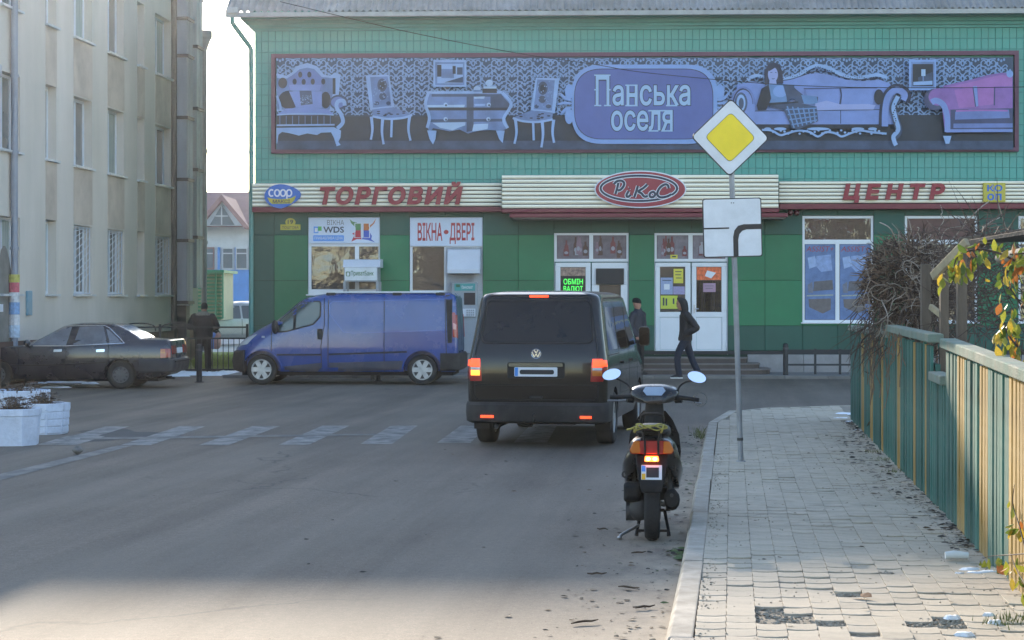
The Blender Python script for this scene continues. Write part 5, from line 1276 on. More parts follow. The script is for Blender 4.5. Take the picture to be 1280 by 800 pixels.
# two big ventilation ducts with flanges
def duct(px0, px1, wdt, pys, bottom_py, top, d0=0.):
    x0, x1 = lx(px0, d0), min(lx(px1, wdt), xb - .06); zb = lp((px0 + px1) / 2, bottom_py, wdt)[1]
    m = lb_(); m.box(x0, x1, -wdt, -.015, zb, top)
    d = m.build('duct', M_GALV, LB, bevel=.02)
    for py in pys:
        z = lp((px0 + px1) / 2, py, wdt)[1]; lb_().box(x0 - .05, x1 + .05, -wdt - .05, -.016, z - .045, z + .045).build('flange', M_FLNG, d)
    m = lb_(); m.box(x0 + (x1 - x0) * .46, x0 + (x1 - x0) * .5, -wdt - .018, -wdt, zb, top)
    for xx in (x0, x1 - .06): m.box(xx, xx + .06, -wdt - .014, -wdt + .0, zb, top)
    m.build('seam', M_GALV, d)
    return d, x0, x1, zb
d1, a0, a1, zb = duct(217, 240.5, .38, (20, 67, 145, 223, 300, 378), 382, EAVE - .02)
lb_().box(a0 + .1, a1 - .1, -.33, -.015, .5, zb).build('fan_box', mat('dark_box', (.05, .05, .052), .7, var=.2), d1)
d2, b0, b1, zb2 = duct(245.6, 252.5, .3, (-20, 60, 137, 213, 297), 360, EAVE - .02, .3)
lb_().tube([(a0 - .22, -.06, .6), (a0 - .22, -.06, EAVE)], .09, 10).build('conduit', M_FLNG, LB, smooth=50)
# rain pipes
M_LPIPE = mat('grey_pipe', (.24, .27, .33), .5, metal=.2, var=.12)
xp = lx(18, .1); m = lb_(); m.tube([(xp, -.1, .25), (xp, -.1, EAVE)], .075, 12); rp = m.build('downpipe', M_LPIPE, LB, smooth=50)
for z in (1.2, 2.9, 4.9, 6.5, 8.6): lb_().tube([(xp, -.1, z - .03), (xp, -.1, z + .03)], .095, 12).build('pipe_clamp', M_LPIPE, rp)
xe = xb + .1; m = lb_(); m.tube([(xe, -.16, .3), (xe, -.16, 9.25)], .085, 12); ep = m.build('downpipe', mat('end_pipe', (.33, .31, .33), .6, var=.15), LB, smooth=50)
lb_().loft([[(xe + r_ * math.cos(a * .5236), -.16 + r_ * math.sin(a * .5236), z) for a in range(12)] for r_, z in ((.09, 9.2), (.2, 9.5), (.24, 9.55), (.24, 9.75))]).build('hopper', MATS['end_pipe'], ep)
for z in (3.5, 6.2): lb_().tube([(xe, -.16, z - .05), (xe, -.16, z + .05)], .11, 10).build('pipe_clamp', MATS['end_pipe'], ep)
# small fixtures on the wall
x, z = lp(36.5, 378, .03); lb_().box(x - .16, x + .16, -.05, -.002, z - .28, z + .25).build('blue_plaque', mat('plaque_blue', (.14, .3, .4), .5, var=.15), LB, bevel=.01)
x, z = lp(-1, 88, .2); lb_().box(x - .1, x + .15, -.22, -.002, z - .14, z + .14).build('wall_lamp', mat('lamp_box', (.4, .4, .42), .5), LB, bevel=.03)
x, z = lp(2, 385, .02); lb_().box(x - .2, x + .1, -.02, -.002, z - .08, z + .08).build('paper_notice', M_WHITE, LB)
m = lb_(); p_ = [(lx(9), 0)] ; ring = [(lx(5) + .9 * math.cos(R(a)) * .7, .95 + 2.0 * max(0, math.sin(R(a)))) for a in range(0, 181, 12)]; m.flat(ring, -.004); m.build('damp_stain', mat('damp_stain', (.2, .195, .18), .95, var=.3, vscale=2), LB)  # flat dark arch-shaped patch on the wall
# posted bills wrapped round the foot of the rain pipe
cs = [(.5, .6, .72), (.65, .65, .68), (.2, .35, .6), (.6, .6, .62), (.55, .12, .16), (.5, .46, .12), (.6, .62, .66), (.35, .45, .62), (.55, .2, .3), (.6, .6, .68), (.45, .45, .6)]
z = lp(22, 422, .2)[1]; i = 0
zt = lp(22, 343, .2)[1]
while z < zt:
    h = random.uniform(.12, .26); xo = lx(18.5, .18)
    lb_().tube([(xp, -.1, z), (xp, -.1, min(z + h, zt))], .105 + random.uniform(0, .012), 10).build('posted_bill', mat('bill_%d' % i, cs[i % len(cs)], .8, var=.3, vscale=16), rp); z += h + .004; i += 1
# low red brick wall by the pipe
rb = thing('low_wall', 'low red brown brick wall at the foot of the beige block', 'wall', G(2, 470, 0))
for j in range(4):
    for k in range(7):
        x = -13.2 + k * .27 + (.13 if j % 2 else 0); MB().box(x, x + .255, 46.5, 46.75, .5 + j * .14, .63 + j * .14).build('brick', mat('red_brick', (.22, .075, .05), .9, var=.25, orand=.2), rb, bevel=.006)
MB().box(-13.3, -11.2, 46.52, 46.73, -.05, .5).build('footing', M_BRN, rb)

# added block, hidden behind the left one, keeps sun in the gap off the road
SHADE_BLOCK = thing('apartment_block', 'unseen tall block added far behind the left beige block to shade the street', 'building', Vector((-34, 104, 0)))
MB().box(-60, -17.15, 104, 108, -.1, 30.55).build('wall', M_STUC, SHADE_BLOCK)
for fl in range(9):
    for k in range(12): MB().box(-59 + 3.5 * k, -57.3 + 3.5 * k, 103.93, 103.99, 1.4 + 3.1 * fl, 3.0 + 3.1 * fl).build('window', M_LGL, SHADE_BLOCK)
MB().box(-60.2, -17.12, 103.9, 108.1, 30.55, 30.65).build('roof', M_SLATE, SHADE_BLOCK)

# sunlit house across the street behind the viewer, seen only in the shop windows
HB = thing('apartment_block', 'cream apartment house across the street, mirrored in the shop windows', 'building', Vector((3, -34, 0)))
MB().box(-16, 20, -46, -34, -.1, 9.5).build('wall', mat('cream_wall', (.26, .22, .165), .9, var=.2, vscale=.5), HB)
MB().add([(-16.5, -33.4, 9.5), (20.5, -33.4, 9.5), (20.5, -40, 13.5), (-16.5, -40, 13.5)], [(3, 2, 1, 0)]).build('roof', mat('red_roof', (.2, .07, .05), .9), HB)
for fl in range(3):
    for k in range(21): MB().box(-15.5 + 1.7 * k, -14.7 + 1.7 * k, -34.05, -33.97, 1.0 + 3 * fl, 2.9 + 3 * fl).build('window', mat('dark_window', (.03, .035, .04), .3), HB)

# ---------------------------------------------------------------- behind the gap between the blocks
YB = 92.0
FH = thing('far_house', 'pale far house with pink roof, white dormer gable and blue lower wall in the gap', 'house', Vector((-13.2, YB, 0)))
def fb2(px0, px1, py0, py1, Y, dy): a, b = AT(px0, py1, Y), AT(px1, py0, Y); return MB().box(a.x, b.x, Y, Y + dy, a.z, b.z)
M_FW = mat('far_white', (.6, .6, .62), .8, var=.08); M_FB = mat('far_blue', (.12, .28, .6), .7, var=.1); M_FR = mat('far_roof', (.3, .17, .16), .8, var=.15, vscale=1, stretch=(1, 1, 1))
fb2(205, 345, 282, 337, YB, 9).build('wall', M_FW, FH); fb2(205, 345, 337.2, 392, YB - .05, 9).build('wall', M_FB, FH)
a, b = AT(205, 283, YB - .6), AT(345, 245, YB + 5)
MB().prism([(YB - .7, AT(0, 284, YB).z), (YB - .7, AT(0, 279, YB).z), (YB + 4.5, AT(0, 240, YB + 4.5).z), (YB + 9.5, AT(0, 280, YB).z)], a.x, AT(345, 300, YB).x, 'yz').build('roof', M_FR, FH, fix=True)
g = [AT(247, 282, YB - 1.2), AT(308, 282, YB - 1.2), AT(277, 246, YB - 1.2)]
MB().prism([(q.x, q.z) for q in g], YB - 1.2, YB + 5).build('dormer', M_FW, FH, fix=True)
g = [AT(241, 286, YB - 1.5), AT(248, 286, YB - 1.5), AT(277, 251, YB - 1.5), AT(306, 286, YB - 1.5), AT(313, 286, YB - 1.5), AT(277, 243, YB - 1.5)]
MB().prism([(q.x, q.z) for q in g], YB - 1.55, YB + 4).build('dormer_roof', M_FR, FH, fix=True)
g = [AT(262, 281, YB - 1.3), AT(293, 281, YB - 1.3), AT(277, 256, YB - 1.3)]
MB().prism([(q.x, q.z) for q in g], YB - 1.25, YB - 1.21).build('gable_window', mat('far_glass', (.12, .14, .16), .3), FH, fix=True)
g = MB(); 
for L in ((277, 256, 277, 281), (269, 270, 285, 270)): g.beam(AT(L[0], L[1], YB - 1.28), AT(L[2], L[3], YB - 1.28), .05, .05)
g.build('mullion', M_FW, FH)
for (p0, p1) in ((258, 266), (279, 290.5), (296, 308), (314, 326), (236, 248)):
    f = fb2(p0 - 1.6, p1 + 1.6, 309, 337, YB - .12, .1); w_ = f.build('window', M_FW if p0 > 260 else M_FR, FH); fb2(p0, p1, 311, 335, YB - .16, .03).build('pane', MATS['far_glass'], w_)
    fb2(p0, p1, 316, 317.5, YB - .2, .03).build('transom', M_FW, w_)
for p0 in (272, 293.5): fb2(p0, p0 + 3.0, 309, 337, YB - .1, .09).build('blue_pilaster', M_FB, FH)
# green slatted booth
SB = thing('slatted_booth', 'green slatted kiosk with cream gaps in front of the far house', 'booth', Vector((-11.2, 72, 0)))
fb2(238, 277, 341, 400, 72.3, 3).build('wall', mat('booth_cream', (.42, .4, .26), .8, var=.1), SB)
M_SLG = mat('booth_green', (.06, .25, .14), .6, var=.1)
for k in range(13): fb2(237, 268.5, 341 + k * 4.6, 343.4 + k * 4.6, 72.2, .07).build('slat', M_SLG, SB)
for k in range(13): fb2(270.5, 278.5, 341 + k * 4.6, 343.4 + k * 4.6, 72.2, .07).build('slat', M_SLG, SB)
for p0 in (237, 268.5, 277.4): fb2(p0, p0 + 2, 339, 398, 72.1, .09).build('post', M_SLG, SB)
fb2(236, 280, 337.5, 341, 71.9, 3.6).build('roof', M_SLG, SB)
# lawn, path and clutter between railing and booth
lw = MB(); lw.add([(-25, 50.3, .03), (-6.2, 50.3, .03), (-5.8, 66, .05), (-25, 66, .05)], [(0, 1, 2, 3)]); tag(lw.build('lawn', M_GRASS, origin=Vector((-15, 55, 0))), kind='structure')
pw = MB(); pw.add([(-30, 66, .045), (30, 66, .045), (30, 91, .045), (-30, 91, .045)], [(0, 1, 2, 3)]); tag(pw.build('far_path', mat('pale_path', (.42, .4, .38), .9, var=.15, vscale=.6), origin=Vector((-15, 70, 0))), kind='structure')
gb = MB()
for _ in range(2600): blades(gb, Matrix.Translation((random.uniform(-13, -6.5), random.uniform(50.5, 62), .03)), 3, (.12, .12), .16)
tag(gb.build('grass', mat('grass_blade', (.2, .26, .04), .8, var=.35, vscale=1)), kind='stuff')
for (px, c_, lab) in ((265, (.08, .14, .4), 'small blue bundle beside the green slatted kiosk'), (271, (.3, .16, .15), 'small pinkish bundle between the blue one and the parked minivan')):
    q = AT(px, 399, 70); m = MB(); m.ball((q.x, q.y, .3), (.16, .14, .3), 10, 7); m.ball((q.x + .06, q.y - .03, .52), (.1, .1, .12), 10, 6); tag(m.build('bundle', mat('bundle_' + str(px), c_, .8, var=.3, vscale=6), smooth=60), lab, 'bundle')

# iron railing with looped sections in front of the lawn and the block
YR = 49.25
RL = thing('iron_railing', 'black iron railing with looped tops behind the sedan and the standing man', 'railing', Vector((-9.5, YR, 0)))
def rx(px): return (px - 640) / FPX * YR
zt_ = AT(0, 409, YR).z; zm = AT(0, 423, YR).z; z_l = AT(0, 462, YR).z
x0, x1 = rx(-30), rx(309)
for z in (zt_, zm, z_l): MB().box(x0, x1, YR - .02, YR + .02, z - .02, z + .02).build('rail', M_IRON, RL)
x = x0
while x < x1:
    MB().cyl((x, YR, z_l), (x, YR, zm), .011, n=5).build('bar', M_IRON, RL); x += .135
for px in (-30, 38, 92, 146, 200, 232, 309): 
    x = rx(px); MB().box(x - .03, x + .03, YR - .03, YR + .03, -.05, zt_ + .08).build('post', M_IRON, RL)
for px in (44, 98, 160, 208):
    c = rx(px + 14); MB().tube([(c + .42 * math.cos(R(a)), YR - .03, zt_ - .1 + .2 * math.sin(R(a)) ** .5 if 0 < a < 180 else zt_ - .1) for a in range(0, 181, 15)], .018, 6).build('loop', M_IRON, RL)
# bollards with rails
def bollard(px, py, top, w, label, rails_=None):
    b = G(px, py, 0); zt2 = CAMH + (HZ - top) * b.y / FPX
    t = thing('bollard', label, 'bollard', b, group='dark steel bollards along the kerb')
    m = MB(); m.tube([(b.x, b.y, -.05), (b.x, b.y, zt2 - .05), (b.x, b.y, zt2 - .02), (b.x, b.y, zt2)], [w, w, w * .92, w * .4], 14); m.build('post', M_IRON, t, smooth=40)
    m = MB(); m.tube([(b.x, b.y, zt2 * .82), (b.x, b.y, zt2 * .82 + .05)], w * 1.15, 14); m.build('collar', mat('bollard_band', (.06, .06, .065), .5), t, smooth=40)
    m = MB(); m.cyl((b.x, b.y, -.02), (b.x, b.y, .02), w * 1.7, n=14); m.build('base_plate', M_IRON, t)
    return t, b
bollard(249, 478, 430, .062, 'dark bollard in front of the man at the railing')
bollard(473, 476, 467, .05, 'short dark bollard under the blue van, behind its middle')
t, b = bollard(982, 472, 429, .06, 'dark bollard at the left end of the guard rail by the third window')
gr_ = thing('guard_rail', 'low dark two bar guard rail between the bollard and the picket fence corner', 'railing', Vector((b.x + 1, b.y + .05, 0)))
yy = b.y + .6
for z in (.62, .28): MB().box(b.x + .02, b.x + 2.6, yy - .02, yy + .02, z - .022, z + .022).build('rail', M_IRON, gr_)
for px in (1019, 1050, 1066): 
    x = (px - 640) / FPX * yy; MB().box(x - .025, x + .025, yy - .026, yy + .026, .0, .66).build('post', M_IRON, gr_)
MB().box(b.x + .0, b.x + .05, b.y, yy, .6, .64).build('rail', M_IRON, gr_)

# ---------------------------------------------------------------- road sign
sb = G(926, 576.5, PAV); tl_ = (AT(914.8, 225, sb.y) - sb)
RS = thing('road_sign', 'leaning grey post carrying a yellow priority diamond and a white junction plate', 'road sign', sb)
top = sb + tl_ * 1.14; up = tl_.normalized()
M_POST = mat('galvanised_post', (.3, .31, .33), .5, metal=.4, var=.15, vscale=3, dust=((.2, .18, .16), .4, 4))
MB().tube([sb - up * .1, sb + up * .3, top], .029, 14).build('post', M_POST, RS, smooth=50)
MB().tube([sb - up * .02, sb + up * .005], [.06, .05], 14).build('base', M_POST, RS, smooth=50)
MB().tube([sb + up * .22, sb + up * .25], .033, 14).build('band', M_FLNG, RS)
M_SW = mat('reflective_white', (.72, .73, .76), .35, var=.06, vscale=5, dust=((.5, .5, .5), .3, 6)); M_SY = mat('reflective_yellow', (.93, .68, .015), .35, var=.06, vscale=5); M_SK = mat('sign_black', (.012, .012, .014), .45, var=.2, vscale=8); M_BACKS = mat('sign_back', (.25, .26, .27), .5, metal=.5)
ys = sb.y - .035
def splate(c, pts, d0, d1, m, nm): 
    b_ = MB(); b_.prism([(c.x + x, c.z + z) for x, z in pts], ys - d1, ys - d0); return b_.build(nm, m, RS, fix=True)
def dia(h, r): return rpoly([(h, 0), (0, h), (-h, 0), (0, -h)], r, 5)
def rotp(pts, a): c_, s_ = math.cos(a), math.sin(a); return [(x * c_ - z * s_, x * s_ + z * c_) for x, z in pts]
tilt = R(-1.2)
c = AT(912.6, 172, ys)
splate(c, rotp(dia(.418, .05), tilt), .0, .014, M_SK, 'edge'); splate(c, rotp(dia(.402, .045), tilt), .0141, .018, M_SW, 'border'); splate(c, rotp(dia(.269, .05), tilt), .0181, .0215, M_SK, 'outline'); splate(c, rotp(dia(.263, .05), tilt), .0216, .024, M_SY, 'field')
c = AT(915.3, 284.6, ys); t2 = R(1.4)
sq = lambda h, r: rpoly([(-h, -h), (h, -h), (h, h), (-h, h)], r, 5)
splate(c, rotp(sq(.313, .025), t2), 0, .014, M_SK, 'edge'); splate(c, rotp(sq(.302, .022), t2), .0141, .018, M_SW, 'plate')
bk = [(.005, -.302), (.058, -.302), (.058, -.13), (.072, -.07), (.105, -.035), (.15, -.022), (.302, -.022), (.302, .033), (.12, .033), (.06, .018), (.02, -.03), (.005, -.1)]
splate(c, rotp(bk, t2), .0181, .0205, M_SK, 'priority_arrow'); splate(c, rotp([(-.302, -.012), (-.035, -.012), (-.035, .004), (-.302, .004)], t2), .0181, .0204, M_SK, 'side_road_line')
m = MB()
for dx in (-.012, .012): m.cyl((c.x + dx, ys - .018, c.z + .262), (c.x + dx, ys - .023, c.z + .262), .006, n=8)
m.build('bolt', M_FLNG, RS)
for zc in (AT(0, 172, ys).z, c.z + .15, c.z - .15): q = sb + tl_ * ((zc - sb.z) / tl_.z); MB().box(q.x - .06, q.x + .06, ys, ys + .08, zc - .02, zc + .02).build('bracket', M_POST, RS)

# ---------------------------------------------------------------- planters
M_PL = mat('planter_paint', (.62, .66, .76), .75, var=.1, vscale=3, bump=.5, bscale=22, dust=((.4, .42, .47), .5, 5))
def planter(c, w, h, label, rows, rot=0.):
    t = thing('planter', label, 'planter', c, rot, group='white concrete planters at the road edge'); M = wmat(t)
    def octo(r, cut): return [(r, -r + cut), (r, r - cut), (r - cut, r), (-r + cut, r), (-r, r - cut), (-r, -r + cut), (-r + cut, -r), (r - cut, -r)]
    m = MB(M); R1, R2 = octo(w * .46, w * .24), octo(w * .5, w * .27); I1 = octo(w * .42, w * .22)
    m.loft([[(x, y, 0) for x, y in R1], [(x, y, h - .09) for x, y in R2], [(x * 1.03, y * 1.03, h - .085) for x, y in R2], [(x * 1.03, y * 1.03, h) for x, y in R2], [(x, y, h) for x, y in I1], [(x, y, h - .1) for x, y in I1]], cap=False)
    m.build('tub', M_PL, t, bevel=.012, seg=2)
    if rows:
        for j in range(4):
            for k in range(8):
                a, b = Vector(R1[k]), Vector(R1[(k + 1) % 8]); f = .5 + .5 * (j / 4); 
                a = a.lerp(Vector(R2[k]), (j * .1 + .05) / h); b = b.lerp(Vector(R2[(k + 1) % 8]), (j * .1 + .05) / h); L = (b - a).length; n_ = max(1, int(L / .19)); off = .5 * (j % 2)
                for i in range(n_):
                    p, q = a.lerp(b, (i + .06) / n_), a.lerp(b, (i + .94) / n_); nn = Vector((b.y - a.y, a.x - b.x)).normalized() * .014
                    m2 = MB(M); z = .015 + j * .098
                    m2.add([(p.x, p.y, z), (q.x, q.y, z), (q.x + nn.x, q.y + nn.y, z + .008), (p.x + nn.x, p.y + nn.y, z + .008), (p.x, p.y, z + .09), (q.x, q.y, z + .09), (q.x + nn.x, q.y + nn.y, z + .08), (p.x + nn.x, p.y + nn.y, z + .08)], [(0, 1, 2, 3), (3, 2, 6, 7), (7, 6, 5, 4), (1, 5, 6, 2), (0, 3, 7, 4)])
                    m2.build('brick', M_PL, t, fix=True)
    m = MB(M); m.flat([(x, y) for x, y in octo(w * .425, w * .22)], h - .09, 'xy'); m.build('soil', M_SOIL, t)
    pl = MB(M)
    for k in range(34):
        a = random.uniform(0, 6.28); r_ = random.uniform(0, w * .3); p = Vector((r_ * math.cos(a), r_ * math.sin(a), h - .09))
        for _ in range(3): cane(pl, p, Vector((random.gauss(0, .5), random.gauss(0, .5), 1.2)), random.uniform(.1, .3), .006, 3, .0)
    for k in range(420):
        a = random.uniform(0, 6.28); r_ = random.uniform(0, w * .34); pl.cur = 1
        leaf_bit(pl, r_ * math.cos(a), r_ * math.sin(a), h - .07 + random.uniform(0, .2), random.choice((.02, .03, .04)))
    pl.cur = 0; tag(pl.build('dead_plants', [M_CANE, mat('dead_foliage', (.075, .05, .035), .9, var=.4, vscale=20)], t), kind='stuff')
    return t
q = G(8, 558, 0); planter(Vector((q.x + .0, q.y + .32, 0)), .66, .46, 'nearest white smooth concrete planter at the left edge', False, R(8))
q = G(47, 544, 0); planter(Vector((q.x + .0, q.y + .34, 0)), .64, .42, 'white planter with brick pattern sides, middle of the three', True, R(-6))
q = G(14, 521, 0); planter(Vector((q.x + .0, q.y + .5, 0)), .92, .36, 'rearmost white planter behind the brick patterned one', True, R(10))
# ================================================================ VEHICLES
M_TYRE = mat('tyre', (.018, .018, .019), .85, var=.3, vscale=6, dust=((.06, .056, .05), .4, 5))
M_RIMS = mat('silver_rim', (.45, .46, .48), .35, metal=.6, var=.1, dust=((.2, .19, .18), .4, 8))
M_RIMD = mat('dark_rim', (.04, .04, .043), .5, var=.2)
M_ARCH = mat('wheel_well', (.006, .006, .006), .95)
M_PLAS = mat('grey_plastic', (.017, .018, .02), .65, spec=.3, var=.15, vscale=4, dust=((.1, .095, .09), .45, 3))
M_SEAM = mat('seam_dark', (.004, .004, .005), .7)
M_CHRM = mat('chrome', (.75, .76, .78), .15, metal=1., var=.03)
M_LRED = mat('lamp_red', (.3, .012, .012), .15, coat=.5); M_LAMB = mat('lamp_amber', (.5, .13, .01), .15, coat=.5); M_LCLR = mat('lamp_clear', (.5, .52, .55), .12, coat=.5)
M_BRK = mat('lit_red', (.6, .03, .01), .3, emit=(1, .05, .012), estr=1.15); M_BRO = mat('lit_orange', (.7, .25, .03), .3, emit=(1, .26, .03), estr=1.2)
M_TINT = glass_mat('tinted_glass', (.009, .009, .01), .0, 1, 1.38)
M_CGL = glass_mat('car_glass', (.045, .055, .065), .0, 1, 1.6)
M_PLATE = mat('plate_white', (.68, .7, .74), .5, var=.04); M_PBLU = mat('plate_blue', (.05, .25, .7), .5); M_PBLK = mat('plate_dark', (.012, .012, .016), .6)

def ring(z, xr, xf, w, rr, rf, ns=10, nc=7, ne=8):
    (ax, ay), (bx, by) = rr, rf; ay, by = min(ay, w * .98), min(by, w * .98); P = []
    for i in range(ns): P.append((xr + ax + (xf - bx - xr - ax) * i / ns, -w, z))
    for i in range(nc): a = -math.pi / 2 + math.pi / 2 * i / nc; P.append((xf - bx + bx * math.cos(a), -w + by + by * math.sin(a), z))
    for i in range(ne): P.append((xf, -w + by + (2 * w - 2 * by) * i / ne, z))
    for i in range(nc): a = math.pi / 2 * i / nc; P.append((xf - bx + bx * math.cos(a), w - by + by * math.sin(a), z))
    for i in range(ns): P.append((xf - bx - (xf - bx - xr - ax) * i / ns, w, z))
    for i in range(nc): a = math.pi / 2 + math.pi / 2 * i / nc; P.append((xr + ax + ax * math.cos(a), w - ay + ay * math.sin(a), z))
    for i in range(ne): P.append((xr, w - ay - (2 * w - 2 * ay) * i / ne, z))
    for i in range(nc): a = math.pi + math.pi / 2 * i / nc; P.append((xr + ax + ax * math.cos(a), -w + ay + ay * math.sin(a), z))
    return P
def shell_rings(keys, rr, rf, step=.07):
    """keys: rows of (z, rear x, front x, half width)"""
    out = []
    for a, b in zip(keys[:-1], keys[1:]):
        n = max(1, int((b[0] - a[0]) / step + .5))
        for i in range(n): t = i / n; out.append([a[k] + (b[k] - a[k]) * t for k in range(4)])
    out.append(list(keys[-1]))
    return [ring(z, xr, xf, w, rr(z) if callable(rr) else rr, rf(z) if callable(rf) else rf) for z, xr, xf, w in out]
class Car:
    def __init__(s, name, label, cat, loc, heading, group=None, scale=1.):
        s.t = thing(name, label, cat, M=Matrix.Translation(loc) @ Matrix.Rotation(heading, 4, 'Z') @ Matrix.Scale(scale, 4), group=group); s.M = wmat(s.t)
    def body(s, keys, rr, rf, wheels, paint, arch_r, arch_in=.3, sharp=38):
        mb = MB(); mb.loft(shell_rings(keys, rr, rf)); me = mb.mesh('body', [paint, M_ARCH], fix=True)
        ob = bpy.data.objects.new('tmp', me); COL.objects.link(ob)
        cu = MB(); cu.cur = 1; w = max(k[3] for k in keys)
        for x, zc in wheels:
            for sg in (1, -1):
                n = 28; a, b = (w - arch_in) * sg, (w + .3) * sg
                cu.cyl((x, min(a, b), zc), (x, max(a, b), zc), arch_r, n=n)
        cm = cu.mesh('cut', [paint, M_ARCH], fix=True); co = bpy.data.objects.new('cut', cm); COL.objects.link(co)
        bo = ob.modifiers.new('b', 'BOOLEAN'); bo.operation = 'DIFFERENCE'; bo.solver = 'EXACT'; bo.object = co
        res = eval_mesh(ob); drop(ob); drop(co)
        res.materials.clear(); res.materials.append(paint); res.materials.append(M_ARCH)
        res.polygons.foreach_set('use_smooth', [True] * len(res.polygons)); res.set_sharp_from_angle(angle=R(sharp)); res.name = 'body'
        s.bo = link_mesh('body', res, s.t)
        s.bvh = BVHTree.FromPolygons([v.co.copy() for v in res.vertices], [tuple(p.vertices) for p in res.polygons])
        return s.bo
    def hit(s, p, ax):
        o, d = {'L': ((p[0], 4, p[1]), (0, -1, 0)), 'R': ((p[0], -4, p[1]), (0, 1, 0)), 'B': ((-4, p[0], p[1]), (1, 0, 0)), 'F': ((9, p[0], p[1]), (-1, 0, 0)), 'T': ((p[0], p[1], 5), (0, 0, -1))}[ax]
        d = Vector(d); h = s.bvh.ray_cast(Vector(o), d)
        if h[0] is None:
            q = Vector(o) + d * (3.2 if ax in 'LRT' else 4.0); h = s.bvh.find_nearest(q)
            return h[0], -d
        n = h[1]; n = n if n.dot(d) < 0 else -n
        return h[0], (n * .6 - d * .4).normalized()
    def patch(s, name, pts, ax, m, off=.004, parent=None, rings_=4, thick=.03, dens=.07, sharp=40):
        P = [Vector(p) for p in pts]; D = []
        for i in range(len(P)):
            a, b = P[i], P[(i + 1) % len(P)]; n = max(1, int((b - a).length / dens))
            D += [a.lerp(b, j / n) for j in range(n)]
        c = sum(D, Vector((0, 0))) / len(D); k = len(D); vs = []; fs = []
        for p in D: h, n = s.hit(p, ax); vs.append(h - n * thick)
        for r in range(rings_):
            f = 1 - r / rings_
            for p in D:
                h, n = s.hit(c + (p - c) * f, ax); vs.append(h + n * off)
        h, n = s.hit(c, ax); vs.append(h + n * off)
        for r in range(rings_): fs += [(r * k + i, r * k + (i + 1) % k, (r + 1) * k + (i + 1) % k, (r + 1) * k + i) for i in range(k)]
        fs += [(rings_ * k + i, rings_ * k + (i + 1) % k, (rings_ + 1) * k) for i in range(k)]
        mb = MB(s.M); mb.add(vs, fs); return mb.build(name, m, parent or s.t, smooth=sharp, fix=True)
    def strip(s, name, pts, ax, w, m, off=.003, parent=None, closed=False, dens=.06):
        P = [Vector(p) for p in pts] + ([Vector(pts[0])] if closed else []); D = []
        for a, b in zip(P[:-1], P[1:]):
            n = max(1, int((b - a).length / dens)); D += [a.lerp(b, j / n) for j in range(n)]
        D.append(P[-1]); vs = []; k = len(D)
        for i, p in enumerate(D):
            t = D[min(i + 1, k - 1)] - D[max(i - 1, 0)]; t.normalize(); nn = Vector((-t.y, t.x)) * w / 2
            for q, o in ((p + nn * 1.3, -.004), (p + nn, off), (p - nn, off), (p - nn * 1.3, -.004)): h, n = s.hit(q, ax); vs.append(h + n * o)
        fs = [(4 * i + j, 4 * i + j + 1, 4 * i + 5 + j, 4 * i + 4 + j) for i in range(k - 1) for j in range(3)]
        mb = MB(s.M); mb.add(vs, fs); return mb.build(name, m, parent or s.t, fix=True)
    def mb(s): return MB(s.M)
    def wheel(s, x, y, r, w, rim_r, style, rimm):
        sg = 1 if y > 0 else -1; M = s.M @ Matrix.Translation((x, y, r))
        h = MB(M); h.cyl((0, -w * .3, 0), (0, w * .3, 0), rim_r * .55, n=18); wh = h.build('wheel', M_RIMD, s.t)
        t = MB(M); t.lathe([(rim_r * .94, -w * .42), (rim_r * 1.06, -w * .5), (r * .93, -w * .5), (r * .985, -w * .42), (r, -w * .2), (r, w * .2), (r * .985, w * .42), (r * .93, w * .5), (rim_r * 1.06, w * .5), (rim_r * .94, w * .42)], (0, 0, 0), n=36, close=True)
        t.build('tyre', M_TYRE, wh, smooth=50, fix=True)
        q = MB(M); o = sg * w * .44
        q.lathe([(rim_r * .98, -o), (rim_r * .98, o), (rim_r * .9, o), (rim_r * .86, o * .75), (rim_r * .86, -o)], (0, 0, 0), n=32, close=True)
        n = style
        for i in range(n):
            a = 2 * math.pi * i / n; ca, sa = math.cos(a), math.sin(a); wi, wo = rim_r * .2, rim_r * (.22 if n < 8 else .1)
            pts = [(.12 * rim_r, wi), (.88 * rim_r, wo), (.88 * rim_r, -wo), (.12 * rim_r, -wi)]
            vs = [(u * ca - v * sa, o * yy, u * sa + v * ca) for yy in (.55, .95) for u, v in pts]
            q.add(vs, [(0, 1, 2, 3), (7, 6, 5, 4), (0, 4, 5, 1), (1, 5, 6, 2), (2, 6, 7, 3), (3, 7, 4, 0)])
        q.cyl((0, o * .5, 0), (0, o * 1.02, 0), rim_r * .25, n=18)
        q.build('rim', rimm, wh, smooth=35, fix=True)
        d = MB(M); d.cyl((0, o * .2, 0), (0, o * .4, 0), rim_r * .85, n=24); d.build('brake_disc', M_RIMD, wh)

